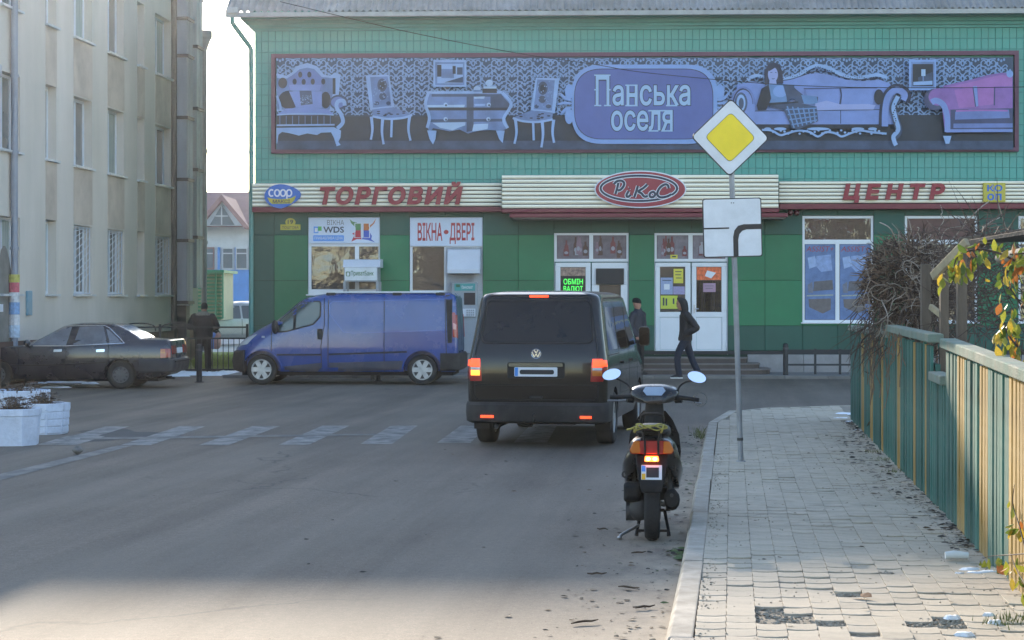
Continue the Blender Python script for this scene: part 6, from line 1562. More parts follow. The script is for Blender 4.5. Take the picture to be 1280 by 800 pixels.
# ---------------------------------------------------------------- black minibus seen from behind
HD = R(90) - R(9.6)
c = Car('minibus', 'black minibus with lit brake lamps and one lit indicator waiting at the crossing', 'minibus', (.285, 24.15, 0), HD)
M_BLK = mat('black_paint', (.0075, .007, .007), .16, var=.2, vscale=2, coat=.35, bump=.012, bscale=2.5, spec=.3, dust=((.03, .026, .024), .12, 2.2))
K = [(.30, .1, 4.78, .85), (.42, .08, 4.84, .872), (.62, .07, 4.88, .88), (.82, .065, 4.85, .88), (.95, .065, 4.72, .878), (1.05, .07, 4.45, .872), (1.12, .08, 4.22, .864), (1.2, .1, 4.08, .85), (1.5, .19, 3.7, .805), (1.78, .28, 3.33, .77), (1.85, .31, 3.22, .757), (1.9, .34, 3.08, .72), (1.93, .44, 2.9, .6), (1.945, .62, 2.6, .44), (1.95, .9, 2.3, .25)]
c.body(K, lambda z: (.16, .13), lambda z: (.4, .6) if z < 1.15 else (.25, .45), [(.99, .33), (3.99, .33)], M_BLK, .4)
c.mb().box(.6, 4.7, -.7, .7, .27, .31).build('underbody', M_ARCH, c.t)
for x in (.99, 3.99):
    for y in (.765, -.765): c.wheel(x, y, .335, .215, .21, 5, M_RIMS)
# bumper, plastic
m = c.mb(); rb_ = []
for z, d, w in ((.31, .07, .87), (.33, .01, .895), (.44, -.012, .9), (.53, -.005, .898), (.565, .03, .89)): rb_.append(ring(z, d, 1.0, w, (.2, .16), (.01, .01)))
m.loft(rb_); ob = m.build('rear_bumper', M_PLAS, c.t, smooth=35, fix=True)
# cut the bumper clear of the wheel wells by ending it ahead of the tyre
for v in ob.data.vertices:
    q = v.co
    if q.x > .55: q.x = .55 + (q.x - .55) * .02
for y0, y1, m_ in ((.52, .68, M_BRK), (-.7, -.56, M_BRK)):
    c.mb().box(-.02, .0, min(y0, y1), max(y0, y1), .375, .405).build('fog_lamp', m_, ob)  # reflectors rather than lamps; their bright red is added as glow
c.mb().tube([(.1, 0, .34), (-.08, 0, .34), (-.1, 0, .37), (-.1, 0, .4)], .018, 8).build('tow_hook', M_PLAS, c.t, smooth=50); c.mb().ball((-.1, 0, .42), .028, 10, 6).build('tow_ball', M_PLAS, c.t, smooth=60)
# tailgate: outline, window, handle strip
c.strip('tailgate_seam', rpoly([(-.77, .6), (.77, .6), (.775, 1.1), (.715, 1.45), (.645, 1.875), (-.645, 1.875), (-.715, 1.45), (-.775, 1.1)], .06), 'B', .012, M_SEAM, closed=True, off=.0015)
gw = c.patch('rear_window', rpoly([(-.7, 1.3), (.7, 1.3), (.64, 1.82), (-.64, 1.82)], .09, 5), 'B', M_TINT, off=.003)
c.strip('window_seal', rpoly([(-.705, 1.295), (.705, 1.295), (.645, 1.825), (-.645, 1.825)], .09, 5), 'B', .022, M_SEAM, off=.006, parent=gw, closed=True)
c.strip('swage_line', [(-.78, .78), (.78, .78)], 'B', .014, M_SEAM, off=.002)
c.patch('plate_recess', rpoly([(-.36, .86), (.36, .86), (.36, 1.06), (-.36, 1.06)], .03), 'B', M_SEAM, off=.002)
c.patch('handle_bar', rpoly([(-.34, 1.005), (.34, 1.005), (.34, 1.05), (-.34, 1.05)], .02), 'B', M_BLK, off=.03)
pl = c.patch('number_plate', rpoly([(-.268, .885), (.268, .885), (.268, 1.0), (-.268, 1.0)], .014), 'B', M_PLATE, off=.02)
c.patch('plate_band', [(.222, .89), (.262, .89), (.262, .995), (.222, .995)], 'B', M_PBLU, off=.022, parent=pl)
c.patch('plate_field', rpoly([(-.228, .913), (.2, .913), (.2, .968), (-.228, .968)], .025), 'B', M_PBLK, off=.0225, parent=pl)
c.patch('lower_handle', rpoly([(-.085, .615), (.085, .615), (.085, .645), (-.085, .645)], .012), 'B', M_PLAS, off=.012)
# round emblem
h, n_ = c.hit((0, 1.165), 'B'); x_ = h.x - .012
m = c.mb(); m.lathe([(.052, 0), (.066, 0), (.066, -.012), (.06, -.018), (.052, -.012)], (x_ + .012, 0, 1.165), axis='x', n=36, close=True); em = m.build('emblem', M_CHRM, c.t, smooth=50, fix=True)
m = c.mb(); m.cyl((x_ + .012, 0, 1.165), (x_ + .004, 0, 1.165), .053, n=30); m.build('emblem_field', mat('emblem_blue', (.02, .03, .07), .4), em)
def estroke(pts):
    m = c.mb()
    for a, b in zip(pts[:-1], pts[1:]): m.beam((x_, -a[0], 1.165 + a[1]), (x_, -b[0], 1.165 + b[1]), .011, .011, up=(1, 0, 0))
    m.build('emblem_letter', M_CHRM, em)
estroke([(-.024, .048), (-.0, .008), (.024, .048)]); estroke([(-.047, .022), (-.024, -.04), (0, .0), (.024, -.04), (.047, .022)])
# lamps
for sg in (1, -1):
    def pp(z0, z1): return [(sg * .705, z0), (sg * .815, z0), (sg * .815, z1), (sg * .705, z1)]
    base = c.patch('tail_lamp', [(sg * .68, .825), (sg * .83, .825), (sg * .82, 1.11), (sg * .705, 1.11), (sg * .69, 1.05)], 'B', M_LRED, off=.008, dens=.04)
    c.patch('brake_lens', pp(1.0, 1.1), 'B', M_BRK, off=.014, parent=base, dens=.04); c.patch('reverse_lens', pp(.965, .995), 'B', M_LCLR, off=.014, parent=base, dens=.04)
    c.patch('indicator_lens', pp(.895, .96), 'B', M_BRO if sg > 0 else M_LAMB, off=.014, parent=base, dens=.04)
    c.patch('lamp_side', [(.09, .83), (.19, .84), (.2, 1.09), (.1, 1.1)], 'L' if sg > 0 else 'R', M_LRED, off=.006, parent=base)
    c.patch('lamp_side_lit', [(.09, 1.0), (.17, 1.01), (.17, 1.085), (.1, 1.09)], 'L' if sg > 0 else 'R', M_BRK, off=.01, parent=base)
c.patch('brake_lamp', rpoly([(-.12, 1.862), (.12, 1.862), (.12, 1.885), (-.12, 1.885)], .01), 'B', M_BRK, off=.014)
m = c.mb(); m.tube([(.5, .1, 1.94), (.35, .1, 1.97)], .008, 6)
# sides
for ax, sg in (('R', -1), ('L', 1)):
    g = [c.patch('side_window', rpoly(q, .06), ax, M_TINT, off=.003) for q in ([(.48, 1.2), (1.5, 1.2), (1.5, 1.74), (.66, 1.74)], [(1.62, 1.2), (2.62, 1.2), (2.62, 1.74), (1.62, 1.74)], [(2.74, 1.2), (3.9, 1.2), (3.42, 1.7), (3.3, 1.74), (2.74, 1.74)])]
    for q in ([(1.56, .4), (1.56, 1.8)], [(2.68, .4), (2.68, 1.8)], [(3.72, .55), (3.72, 1.1)], [(1.56, 1.14), (.3, 1.14)], [(2.68, .62), (1.45, .62)]): c.strip('door_seam', q, ax, .012, M_SEAM, off=.0015)
    for x in (1.75, 2.85): c.patch('door_handle', rpoly([(x, 1.0), (x + .2, 1.0), (x + .2, 1.035), (x, 1.035)], .012), ax, M_BLK, off=.03)
    m = c.mb(); m.loft([[(x, sg * .99 + k * .075 * a_, 1.32 + k * .13 * b_) for a_, b_ in rpoly([(-1, -1), (1, -1), (1, 1), (-1, 1)], .5, 4)] for x, k in ((3.55, .98), (3.57, 1.03), (3.64, .9), (3.68, .55))]); mr = m.build('wing_mirror', M_BLK, c.t, smooth=60, fix=True)
    m = c.mb(); m.tube([(3.66, sg * .86, 1.24), (3.64, sg * .95, 1.24)], .03, 8); m.build('mirror_arm', M_PLAS, mr)
    m = c.mb(); m.prism([(sg * .99 + .066 * a_, 1.32 + .117 * b_) for a_, b_ in rpoly([(-1, -1), (1, -1), (1, 1), (-1, 1)], .5, 4)], 3.545, 3.553, 'yz'); m.build('mirror_glass', M_TINT, mr, fix=True)
c.patch('windscreen', rpoly([(-.72, 1.2), (.72, 1.2), (.62, 1.76), (-.62, 1.76)], .08), 'F', M_CGL)
for sg in (1, -1): c.patch('headlamp', rpoly([(sg * .5, .78), (sg * .78, .78), (sg * .74, .93), (sg * .5, .92)], .03), 'F', M_LCLR)
c.patch('grille', rpoly([(-.45, .72), (.45, .72), (.42, .88), (-.42, .88)], .03), 'F', M_PLAS)
# dust and splashes on the tailgate are left to the paint; exhaust and axle hang below
m = c.mb(); m.tube([(1.4, .45, .3), (.4, .5, .27), (.08, .5, .26)], .03, 10); m.cyl((.99, -.75, .32), (.99, .75, .32), .05, n=10); m.box(1.5, 2.6, -.3, .3, .2, .3); m.build('running_gear', M_PLAS, c.t, smooth=40)
for sg in (1, -1): c.mb().box(.56, .6, sg * .77 - .1, sg * .77 + .1, .2, .42).build('mud_flap', M_PLAS, c.t)

# ---------------------------------------------------------------- blue panel van
VS = 59.2; VH = R(177)
v = Car('panel_van', 'blue long panel van parked side on before the shop entrance', 'van', G(576, 481.6, 0) + Vector((0.02, 1.0, 0)), VH)
# the frame origin is the middle of the rear bumper; the near side lies 0.95 m toward the viewer
M_BLU = mat('blue_paint', (.01, .052, .24), .25, var=.1, vscale=1.5, coat=.6, bump=.012, bscale=2.0, dust=((.04, .07, .2), .15, 1.6))
K = [(.28, .1, 4.78, .88), (.36, .06, 4.9, .93), (.6, .04, 4.95, .95), (.78, .04, 4.9, .953), (.9, .04, 4.79, .95), (1.04, .045, 4.62, .945), (1.14, .05, 4.47, .94), (1.25, .055, 4.28, .93), (1.37, .06, 4.02, .915), (1.5, .065, 3.86, .90), (1.78, .08, 3.53, .87), (1.86, .09, 3.40, .855), (1.92, .12, 3.18, .82), (1.96, .18, 2.9, .75), (1.985, .35, 2.55, .55), (1.99, .6, 2.2, .3)]
v.body(K, lambda z: (.07, .07), lambda z: (.55, .65) if z < 1.3 else (.35, .6), [(.80, .325), (4.262, .325)], M_BLU, .405)
v.mb().box(.15, 4.7, -.8, .8, .2, .29).build('underbody', M_ARCH, v.t)
for x in (.80, 4.262):
    for y in (.83, -.83): v.wheel(x, y, .325, .21, .225, 6, M_RIMS)
def vp(L): return [((576 - (280 + x / 4)) / VS, CAMH + (HZ - (350 + y / 4)) / VS) for x, y in L]
m = v.mb(); m.loft([ring(z, 3.0, xf, w, (.01, .01), (.55, .65)) for z, xf, w in ((.26, 4.86, .92), (.3, 4.97, .955), (.5, 5.0, .965), (.7, 4.96, .963), (.74, 4.9, .955))]); fb = m.build('front_bumper', M_PLAS, v.t, smooth=35, fix=True)
for q in fb.data.vertices:
    if q.co.x < 4.66: q.co.x = 4.66 - (4.66 - q.co.x) * .02
m = v.mb(); m.loft([ring(z, xr, 2, w, (.1, .1), (.01, .01)) for z, xr, w in ((.3, .03, .93), (.34, -.03, .96), (.62, -.035, .965), (.68, .0, .957))]); rb2 = m.build('rear_bumper', M_PLAS, v.t, smooth=35, fix=True)
for q in rb2.data.vertices:
    if q.co.x > .38: q.co.x = .38 + (q.co.x - .38) * .02
M_VGL = glass_mat('van_glass', (.05, .075, .07), .0, 1, 1.6)
win = v.patch('side_window', rpoly(vp([(256, 200), (345, 122), (365, 107), (472, 104), (480, 116), (478, 186), (442, 226), (300, 264), (258, 266)]), .03), 'L', M_SEAM, off=.003)
v.patch('quarter_light', rpoly(vp([(264, 202), (338, 138), (338, 246), (300, 256), (266, 258)]), .02), 'L', M_VGL, off=.006, parent=win); v.patch('door_glass', rpoly(vp([(352, 124), (368, 112), (468, 110), (473, 120), (471, 182), (438, 220), (352, 243)]), .02), 'L', M_VGL, off=.006, parent=win)
v.mb().box(3.72, 3.95, -.1, .5, 1.15, 1.3)
m = v.mb(); a_, b_ = vp([(248, 236)])[0]; m.ball((a_ - .0, 1.03, b_), (.075, .1, .15), 12, 8); mr = m.build('wing_mirror', M_PLAS, v.t, smooth=60)
m = v.mb(); m.ball((a_, -1.03, b_), (.075, .1, .15), 12, 8); m.build('wing_mirror', M_PLAS, v.t, smooth=60)
v.patch('door_handle', rpoly(vp([(460, 246), (488, 246), (488, 300), (462, 300)]), .03), 'L', M_PLAS, off=.008)
for L in ([(494, 75), (496, 230), (480, 330), (484, 470)], [(516, 100), (516, 470)], [(800, 92), (802, 460)], [(228, 215), (226, 370)], [(1108, 72), (1120, 450)]): v.strip('door_seam', vp(L), 'L', .016, M_SEAM, off=.002)
v.strip('panel_crease', vp([(1105, 96), (540, 108), (522, 122), (522, 170), (595, 262), (640, 268), (1105, 252)]), 'L', .02, mat('blue_edge', (.03, .085, .34), .25, coat=.8), off=.006)
v.strip('body_moulding', vp([(255, 378), (480, 378)]), 'L', .03, M_PLAS, off=.012); v.strip('body_moulding', vp([(522, 376), (918, 362)]), 'L', .03, M_PLAS, off=.012)
M_ROCK = mat('rocker_grey', (.035, .042, .07), .6, var=.2, vscale=3, dust=((.1, .1, .11), .7, 3))
v.patch('rocker_panel', vp([(268, 440), (484, 418), (484, 466), (262, 474)]), 'L', M_ROCK, off=.008); v.patch('rocker_panel', vp([(522, 418), (896, 408), (896, 452), (522, 466)]), 'L', M_ROCK, off=.008)
v.patch('pillar_cover', vp([(1112, 76), (1146, 74), (1146, 316), (1124, 318)]), 'L', M_PLAS, off=.006)
tlp = v.patch('tail_lamp', rpoly(vp([(1146, 162), (1160, 164), (1172, 230), (1168, 290), (1150, 288)]), .02), 'L', M_LRED, off=.02); v.patch('tail_lens', rpoly(vp([(1152, 215), (1166, 225), (1165, 250), (1152, 248)]), .01), 'L', mat('lamp_pink', (.6, .25, .22), .2, coat=.5), off=.026, parent=tlp)
for sg in (1, -1):
    v.patch('rear_door', rpoly([(sg * .02, .72), (sg * .84, .72), (sg * .76, 1.86), (sg * .02, 1.88)], .05), 'B', mat('rear_door_blue', (.03, .055, .17), .35, coat=.4, dust=((.07, .08, .12), .6, 2)), off=.006)
    v.patch('rear_lamp', rpoly([(sg * .86, 1.0), (sg * .92, 1.0), (sg * .88, 1.5), (sg * .84, 1.5)], .015), 'B', M_LRED, off=.015)
v.patch('headlamp', rpoly(vp([(38, 336), (50, 312), (84, 284), (92, 296), (74, 326), (46, 342)]), .02), 'L', M_LCLR, off=.012, dens=.04)
v.patch('side_repeater', rpoly(vp([(176, 283), (192, 283), (192, 293), (176, 293)]), .006), 'L', M_LCLR, off=.008)
v.patch('headlamp', rpoly([(-.82, .84), (-.52, .8), (-.5, .95), (-.76, 1.02)], .03), 'F', M_LCLR); v.patch('headlamp', rpoly([(.84, .86), (.5, .8), (.48, .97), (.78, 1.08)], .03), 'F', M_LCLR, off=.012); v.patch('windscreen', rpoly([(-.78, 1.32), (.78, 1.32), (.7, 1.8), (-.7, 1.8)], .08), 'F', M_VGL)
for xw in (.80, 4.262): v.strip('arch_lip', [(xw + .425 * math.cos(R(a)), .325 + .425 * math.sin(R(a))) for a in range(-2, 183, 12)], 'L', .035, mat('blue_lip', (.022, .066, .28), .25, coat=.7), off=.016)
# roof bar
M_BAR = mat('white_bar', (.68, .7, .72), .35, var=.05)
for y in (.78, -.55):
    z = v.hit((1.8, y), 'T')[0].z if abs(y) < .9 else 1.95
    rbx = v.mb().box(.45, 2.75, y - .03, y + .03, 1.965, 2.0).build('roof_bar', M_BAR, v.t, bevel=.01)
    for x in (.42, 1.35, 2.78): v.mb().box(x - .1, x + .1, y - .045, y + .045, 1.88, 1.975).build('bar_foot', M_PLAS, rbx, bevel=.015)
m = v.mb(); m.tube([(3.9, .5, .3), (3.7, .5, .22), (3.4, .5, .26)], .05, 8); m.box(1.86, 1.94, .6, .66, .1, .3); m.build('running_gear', M_PLAS, v.t)

# ---------------------------------------------------------------- dark sedan
S = Car('sedan', 'dark navy old sedan parked by the white planters, seen from its side', 'car', G(234, 486.2, 0) + Vector((0, .86, 0)), R(178.5))
SS = 61.2
M_NAV = mat('navy_paint', (.014, .016, .028), .24, var=.15, vscale=2, coat=.7, bump=.012, bscale=2.4, dust=((.05, .047, .05), .25, 2))
K = [(.19, .8, 4.5, .76), (.26, .5, 4.6, .82), (.36, .33, 4.66, .85), (.5, .3, 4.68, .868), (.64, .3, 4.66, .872), (.76, .305, 4.56, .865), (.82, .31, 4.25, .855), (.855, .315, 3.8, .848), (.885, .32, 3.42, .838), (.94, .325, 3.3, .815), (.985, .335, 3.2, .79), (.998, .36, 3.17, .772), (1.003, .6, 3.16, .765), (1.01, .93, 3.15, .757), (1.1, 1.07, 2.98, .722), (1.25, 1.34, 2.72, .66), (1.295, 1.44, 2.62, .632), (1.322, 1.54, 2.5, .59), (1.338, 1.75, 2.35, .46), (1.343, 1.95, 2.2, .25)]
S.body(K, lambda z: (.08, .12) if z < 1 else (.06, .1), lambda z: (.25, .5) if z < .9 else (.3, .5), [(1.356, .285), (3.9, .285)], M_NAV, .335, sharp=42)
S.mb().box(.6, 4.5, -.7, .7, .15, .21).build('underbody', M_ARCH, S.t)
for x in (1.356, 3.9):
    for y in (.735, -.735): S.wheel(x, y, .287, .185, .175, 10, mat('steel_rim', (.13, .13, .14), .45, metal=.4, dust=((.08, .075, .07), .4, 8)))
def sp(L): return [((234 - x / 4) / SS, (486.2 - (370 + y / 4)) / SS) for x, y in L]
for L in ([(155, 246), (180, 222), (262, 163), (300, 158), (350, 155), (330, 247)], [(366, 244), (388, 156), (508, 152), (534, 234), (534, 238)], [(524, 164), (545, 178), (608, 232), (548, 236)]):
    S.patch('side_window', rpoly(sp(L), .015), 'L', mat('sedan_glass', (.15, .165, .2), .04, var=.35, vscale=2.2, coat=.3), off=.004)  # lighter base colour paints in reflections on the near side
    S.patch('side_window', rpoly(sp(L), .015), 'R', M_CGL, off=.004)
S.strip('chrome_trim', sp([(112, 250), (330, 250), (540, 240), (624, 236)]), 'L', .014, M_CHRM, off=.008); S.strip('chrome_trim', sp([(624, 236), (540, 160), (515, 149), (390, 150), (300, 152)]), 'L', .012, M_CHRM, off=.006)
S.patch('rear_screen', rpoly([(-.68, 1.03), (.68, 1.03), (.57, 1.29), (-.57, 1.29)], .05), 'B', mat('screen_glass', (.48, .54, .64), .08, coat=.6), off=.005)  # mirrored sky painted into the pale base colour
S.patch('windscreen', rpoly([(-.64, .93), (.64, .93), (.52, 1.27), (-.52, 1.27)], .05), 'F', M_CGL)
for L in ([(330, 250), (332, 330), (326, 408)], [(544, 238), (544, 320), (520, 380)], [(92, 262), (92, 400)]): S.strip('door_seam', sp(L), 'L', .013, M_SEAM, off=.002)
for a in (270, 485): S.patch('door_handle', rpoly(sp([(a, 268), (a + 42, 266), (a + 42, 279), (a, 280)]), .01), 'L', M_CHRM, off=.02)
S.strip('side_moulding', sp([(52, 348), (330, 344), (545, 330)]), 'L', .028, M_PLAS, off=.012); S.strip('side_moulding', sp([(672, 325), (800, 322), (858, 318)]), 'L', .03, M_PLAS, off=.014)
tq = S.patch('tail_lamp', rpoly(sp([(806, 264), (850, 264), (856, 266), (856, 306), (808, 310)]), .01), 'L', M_LRED, off=.008, dens=.04); S.patch('amber_lens', rpoly(sp([(808, 266), (832, 266), (832, 286), (808, 286)]), .006), 'L', M_LAMB, off=.013, parent=tq, dens=.04)
for sg in (1, -1): S.patch('tail_lamp', rpoly([(sg * .4, .71), (sg * .76, .71), (sg * .76, .88), (sg * .4, .88)], .02), 'B', M_LRED, off=.01)
pl = S.patch('number_plate', rpoly([(-.26, .72), (.26, .72), (.26, .83), (-.26, .83)], .012), 'B', M_PLATE, off=.012)
m = S.mb(); m.loft([ring(z, d, 2, w, (.14, .18), (.01, .01)) for z, d, w in ((.32, .38, .85), (.36, .26, .885), (.5, .23, .895), (.6, .25, .892), (.62, .3, .88))]); bb = m.build('rear_bumper', mat('navy_bumper', (.018, .02, .03), .5, dust=((.06, .06, .06), .5, 3)), S.t, smooth=35, fix=True)
for q in bb.data.vertices:
    if q.co.x > .95: q.co.x = .95 + (q.co.x - .95) * .02
S.mb().box(.215, .24, -.8, .8, .545, .57).build('bumper_strip', M_SEAM, bb)
m = S.mb(); a_, b_ = sp([(140, 240)])[0]; m.ball((a_, .93, b_ + .02), (.07, .1, .07), 12, 8); m.build('wing_mirror', M_NAV, S.t, smooth=60)
m = S.mb(); m.tube([(.85, .3, 1.0), (.8, .3, 1.14)], .006, 5); m.build('aerial', M_SEAM, S.t)
m = S.mb(); m.tube([(.5, .4, .22), (.32, .42, .2)], .025, 8); m.box(.75, 1.2, -.4, .35, .19, .28); m.build('exhaust', M_PLAS, S.t)
S.patch('headlamp', rpoly([(-.8, .66), (-.4, .66), (-.4, .78), (-.78, .78)], .02), 'F', M_LCLR); S.patch('headlamp', rpoly([(.8, .66), (.4, .66), (.4, .78), (.78, .78)], .02), 'F', M_LCLR)

# ---------------------------------------------------------------- silver minivan far behind the gap
g0 = AT(301, 373, 76.0)
N = Car('minivan', 'silver minivan parked far away in front of the blue walled house', 'minivan', (g0.x + 1.35, 77.6, .05), R(180 + 38))
M_SIL = mat('silver_paint', (.3, .31, .33), .3, metal=.4, var=.08, coat=.5)
K = [(.25, .1, 4.3, .8), (.4, .02, 4.4, .86), (.7, .0, 4.42, .87), (.85, .02, 4.25, .865), (.98, .04, 3.75, .855), (1.1, .08, 3.45, .83), (1.45, .2, 2.9, .74), (1.6, .3, 2.6, .68), (1.68, .45, 2.3, .5), (1.7, .7, 2.0, .3)]
N.body(K, (.15, .2), lambda z: (.35, .55), [(.8, .31), (3.5, .31)], M_SIL, .36)
for x in (.8, 3.5):
    for y in (.76, -.76): N.wheel(x, y, .31, .19, .2, 6, M_RIMS)
for ax in 'LR':
    for q in ([(.5, 1.02), (1.3, 1.02), (1.3, 1.5), (.62, 1.5)], [(1.38, 1.02), (2.2, 1.02), (2.2, 1.52), (1.38, 1.52)], [(2.28, 1.02), (3.3, 1.02), (2.75, 1.48), (2.28, 1.52)]): N.patch('side_window', rpoly(q, .05), ax, M_CGL)
    N.strip('door_seam', [(2.24, .4), (2.24, 1.0)], ax, .02, M_SEAM); N.strip('door_seam', [(1.34, .4), (1.34, 1.0)], ax, .02, M_SEAM)
N.patch('windscreen', rpoly([(-.72, 1.06), (.72, 1.06), (.58, 1.52), (-.58, 1.52)], .06), 'F', M_CGL)
for sg in (1, -1):
    N.patch('headlamp', rpoly([(sg * .48, .68), (sg * .8, .7), (sg * .76, .86), (sg * .5, .82)], .03), 'F', M_LCLR); m = N.mb(); m.ball((3.15, sg * .95, 1.08), (.07, .1, .08), 10, 7); m.build('wing_mirror', M_SIL, N.t, smooth=60)
N.patch('grille', rpoly([(-.4, .55), (.4, .55), (.36, .75), (-.36, .75)], .03), 'F', M_PLAS)
# ================================================================ SCOOTER
g = G(815.5, 675.5, 0)
Q = Car('scooter', 'black motor scooter with yellow cord on its rack, parked beside the kerb', 'scooter', (g.x, g.y + .02, 0), R(90) - R(5.2))
sc = Q.t
M_SBK = mat('scooter_black', (.008, .008, .009), .25, spec=.35, var=.2, vscale=5, coat=.4, dust=((.05, .047, .045), .2, 6))
M_SPL = mat('scooter_plastic', (.009, .009, .01), .6, spec=.25, var=.2, vscale=8, dust=((.06, .056, .05), .3, 8))
M_MET = mat('engine_metal', (.045, .045, .047), .5, metal=.3, var=.3, vscale=10, dust=((.1, .09, .08), .6, 8))
def q(): return MB(Q.M)
def swheel(x, r, w, n_tread):
    m = q(); m.cyl((x, -.05, r), (x, .05, r), .05, n=14); wh = m.build('wheel', M_MET, sc)
    m = q(); prof = [(r * .6, -w * .42), (r * .74, -w * .5), (r * .9, -w * .47), (r * .97, -w * .3), (r, 0), (r * .97, w * .3), (r * .9, w * .47), (r * .74, w * .5), (r * .6, w * .42)]
    m.lathe(prof, (x, 0, r), n=40, close=True); ty = m.build('tyre', M_TYRE, wh, smooth=60, fix=True)
    m = q(); m.lathe([(r * .62, -w * .36), (r * .62, w * .36), (r * .5, w * .3), (r * .5, -w * .3)], (x, 0, r), n=30, close=True)
    for i in range(5):
        a = 2 * math.pi * i / 5; m.beam((x + .04 * math.cos(a), 0, r + .04 * math.sin(a)), (x + r * .55 * math.cos(a), 0, r + r * .55 * math.sin(a)), .03, .025, up=(0, 1, 0))
    m.build('rim', M_MET, wh, smooth=40, fix=True)
    # raised tread blocks in a chevron
    m = q()
    for i in range(n_tread):
        a = 2 * math.pi * i / n_tread
        for sg in (1, -1):
            vs = []
            for (yy, da) in ((.006, 0), (w * .3, .12), (w * .3, .2), (.006, .085)):
                for rr in (r * .965, r * (1.012 if yy < .02 else .985)): aa = a + da + (sg > 0) * math.pi / n_tread; vs.append((x + rr * math.cos(aa), sg * yy, r + rr * math.sin(aa)))
            m.add(vs, [(1, 3, 5, 7), (0, 2, 3, 1), (2, 4, 5, 3), (4, 6, 7, 5), (6, 0, 1, 7)])
    tag(m.build('tread', M_TYRE, wh, fix=True), kind='stuff')
    return wh
swheel(0, .222, .118, 34); swheel(1.2, .215, .095, 30)
def sect(x, zc, w, h, e=2.4, n=22, tilt=0.):                    # superellipse section across the scooter
    out = []
    for i in range(n):
        a = 2 * math.pi * i / n; c_, s_ = math.cos(a), math.sin(a)
        y = w * abs(c_) ** (2 / e) * (1 if c_ > 0 else -1); z = h * abs(s_) ** (2 / e) * (1 if s_ > 0 else -1); out.append((x + tilt * z, y, zc + z))
    return out
# rear cowl
m = q(); m.loft([sect(-.2, .735, .10, .03), sect(-.17, .73, .15, .062), sect(-.08, .71, .176, .09, tilt=-.25), sect(.05, .67, .19, .14, tilt=-.25), sect(.25, .61, .2, .2, tilt=-.1), sect(.45, .57, .195, .22), sect(.6, .55, .17, .21), sect(.68, .53, .12, .17)]); cw = m.build('rear_cowl', M_SBK, sc, smooth=60, fix=True)
for sg in (1, -1):                                              # lower side skirts flaring over the engine
    m = q(); m.loft([[(x, sg * (y0), z0), (x, sg * (y0 + .03), (z0 + z1) / 2), (x, sg * y1, z1), (x, sg * (y1 - .05), z1), (x, sg * (y0 - .04), z0)] for x, y0, z0, y1, z1 in ((-.13, .15, .6, .16, .7), (-.02, .19, .5, .185, .7), (.15, .205, .40, .2, .66), (.35, .2, .36, .2, .6), (.55, .17, .36, .18, .56))]); m.build('side_skirt', M_SBK, sc, smooth=60, fix=True)
# seat, rack, grab rail
m = q(); m.loft([sect(-.02, .83, .10, .02), sect(.02, .835, .125, .045), sect(.2, .83, .14, .055), sect(.42, .80, .14, .055), sect(.6, .79, .11, .05), sect(.66, .77, .07, .03)]); m.build('seat', mat('seat_vinyl', (.014, .014, .015), .5, var=.2, bump=.2, bscale=80), sc, smooth=60, fix=True)
m = q()
for sg in (1, -1): m.tube(catmull([Vector((.1, sg * .1, .86)), Vector((-.1, sg * .105, .87)), Vector((-.22, sg * .09, .865))], 4), .011, 8)
m.tube([(-.22, -.095, .865), (-.22, .095, .865)], .014, 8); m.tube([(-.14, -.1, .872), (-.14, .1, .872)], .009, 8)
for sg in (1, -1): m.tube([(-.15, sg * .07, .87), (-.19, sg * .055, .74), (-.2, sg * .05, .665)], .012, 8)
rk = m.build('rack', M_SPL, sc, smooth=50)
m = q(); m.tube(catmull([Vector((.02, -.085, .87)), Vector((.0, -.08, .945)), Vector((-.01, -.05, .965)), Vector((-.01, .05, .965)), Vector((.0, .08, .945)), Vector((.02, .085, .87))], 5), .012, 8); m.build('grab_rail', M_SPL, sc, smooth=50)
q().box(-.215, -.02, -.075, .075, .855, .866).build('rack_plate', M_SPL, rk)
# yellow cord lashed on the rack
m = q()
for k in range(3): m.tube(catmull([Vector((-.235 + random.uniform(-.01, .01), y, .868 + .03 * math.sin(y * 40 + k * 2) * .4 + .012 * k)) for y in [-.12 + .24 * i / 9 for i in range(10)]], 4), .0055, 6)
for y in (-.1, .1):
    m.tube([(-.235 + .03 * math.cos(a * .7), y + .004 * a, .868 + .03 * math.sin(a * .7)) for a in range(10)], .007, 6)
m.tube(catmull([Vector((-.2, .12, .88)), Vector((-.24, .16, .865)), Vector((-.22, .185, .86))], 4), .007, 6); m.tube(catmull([Vector((-.05, -.09, .875)), Vector((-.12, .0, .885)), Vector((-.06, .09, .875)), Vector((-.16, .07, .88))], 5), .007, 6)
tag(m.build('cord', mat('yellow_cord', (.32, .28, .06), .8, var=.4, vscale=40), None, smooth=60), 'frayed yellow cord lashed round the scooter rack', 'cord')
